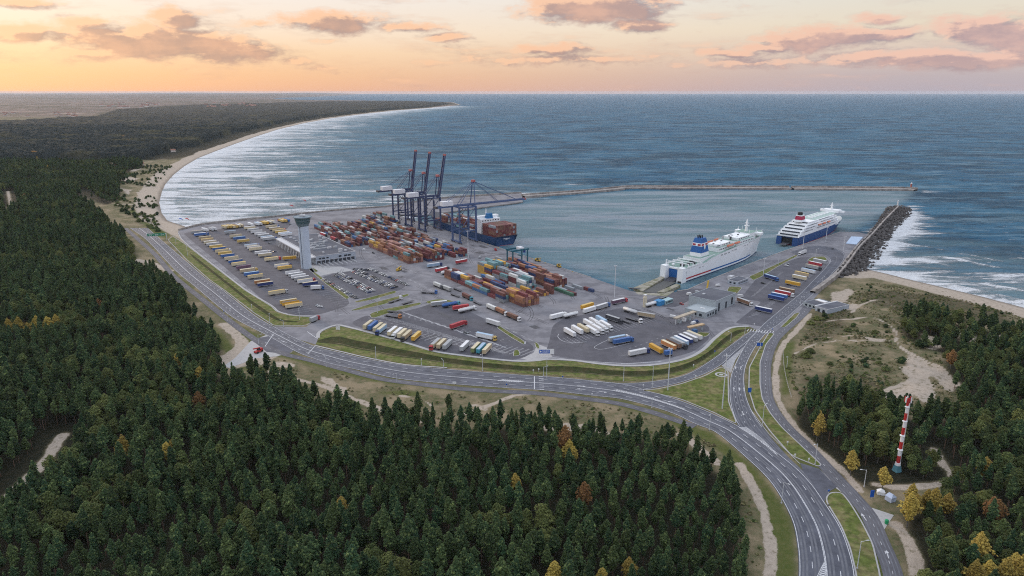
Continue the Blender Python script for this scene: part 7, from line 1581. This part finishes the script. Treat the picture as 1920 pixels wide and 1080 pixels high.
# rail and pallets near the beach station, fence along heath
fp = smooth([Vector(q) for q in PL([(1468, 660), (1470, 690), (1476, 720), (1484, 748)])], 3); fr = empty('timber_fence', (fp[0].x, fp[0].y, 0)); tag(fr, 'weathered pale fence along the edge of the dune heath', 'fence')
for a, b in zip(fp, fp[1:]):
    o0 = Vector((fp[0].x, fp[0].y)); a, b = a - o0, b - o0; MB().box(a.x - .1, a.x + .1, a.y - .1, a.y + .1, 0, 1.5).build('post', M_pave, fr); MB().bar((a.x, a.y, 1.1), (b.x, b.y, 1.1), .08, .3).build('rail', M_pave, fr)
# kites over the surf
def kite(u, v, z, m, label):
    x, y = P(u, v, z); mb = MB(); n = 9; R0 = 2.8; top_ = []; 
    A = [(R0 * math.sin(a), 0.0, R0 * math.cos(a) - 2) for a in [(-1.1 + 2.2 * i / (n - 1)) for i in range(n)]]; ch = [.4 + 1.1 * math.sin(math.pi * i / (n - 1)) for i in range(n)]
    vs = [(p[0], -c / 2, p[2]) for p, c in zip(A, ch)] + [(p[0] * 1.02, c / 2, p[2] + .25) for p, c in zip(A, ch)] + [(p[0] * .95, -c / 2, p[2] - .15) for p, c in zip(A, ch)]
    mb.add(vs, [(i, i + 1, n + i + 1, n + i) for i in range(n - 1)] + [(i, 2 * n + i, 2 * n + i + 1, i + 1) for i in range(n - 1)]); o = mb.build('surf_kite', m, loc=(x, y, z)); o.rotation_euler = (.5, .4, random.uniform(-.5, .5)); tag(o, label, 'kite')
kite(339, 411, 16, M_sblue, 'blue surfing kite above the surf near the port corner'); kite(351, 411, 16, M_red, 'red surfing kite right of the blue one above the surf'); kite(547, 386, 22, M_red, 'red surfing kite left of the control tower top'); kite(571, 376, 22, M_red, 'small red kite straight above the control tower')
for u, v in [(281, 386), (214, 378), (207, 380)]:
    x, y = P(u, v); o = MB().lathe([(.25, 0), (.3, .9), (.25, 1.4), (.1, 1.45), (.16, 1.6), (.05, 1.8)], 8).build('bollard_post', M_steel, loc=(x, y, .1)); tag(o, 'small dark post at the beach access', 'post', 'posts at the beach access')
# bollards along the quays
bb = MB().lathe([(.35, 0), (.3, .5), (.5, .6), (.5, .8), (.1, .9)], 8).mesh('bollard', M_yel)
for k in range(17): o = put('quay_bollard', bb, None, (*H(-110 + k * 22, -1.6), DZ + .02)); tag(o, 'yellow mooring bollard on the container quay edge', 'bollard', 'mooring bollards along the quay')
# village and farm houses far away on the plain
hw = mat('far_house_wall', (.62, .55, .48), .8, .1, .2, rand=.2); hr = mat('far_house_roof', (.26, .13, .09), .8, .1, .2, rand=.2)
wallm = MB().box(-8, 8, -5, 5, 0, 6).mesh('wall', hw); roofm = MB().add([(-8.4, -5.6, 5.9), (8.4, -5.6, 5.9), (8.4, 5.6, 5.9), (-8.4, 5.6, 5.9), (-8.4, 0, 10.5), (8.4, 0, 10.5)], [(0, 1, 5, 4), (2, 3, 4, 5), (3, 0, 4), (1, 2, 5), (0, 3, 2, 1)]).mesh('roof', hr)
for i in range(64):
    u = random.choice((random.uniform(2, 60), random.uniform(100, 150), random.uniform(190, 300), random.uniform(380, 480))); v = random.uniform(212, 220) if u < 150 else random.uniform(195, 203)
    x, y = P(u, v); s_ = 1.3 if v > 210 else 2.6; t = empty('farm_house', (x, y, 0), random.uniform(0, 3)); t.scale = (s_, s_, s_); tag(t, f"tiny pale house of the far villages on the {'left' if u < 150 else 'middle' if u < 300 else 'right'} of the hazy plain", 'house', 'far houses on the plain'); put('wall', wallm, t); put('roof', roofm, t)
for u, v, w in [(265, 312, 'in the clearing behind the left wood'), (120, 310, 'at the edge of the left wood'), (325, 286, 'on the coastal heath')]:
    x, y = P(u, v); t = empty('small_house', (x, y, 2), .5); tag(t, 'small pale house ' + w, 'house'); put('wall', wallm, t); put('roof', roofm, t); t.scale = (.8, .8, .8)
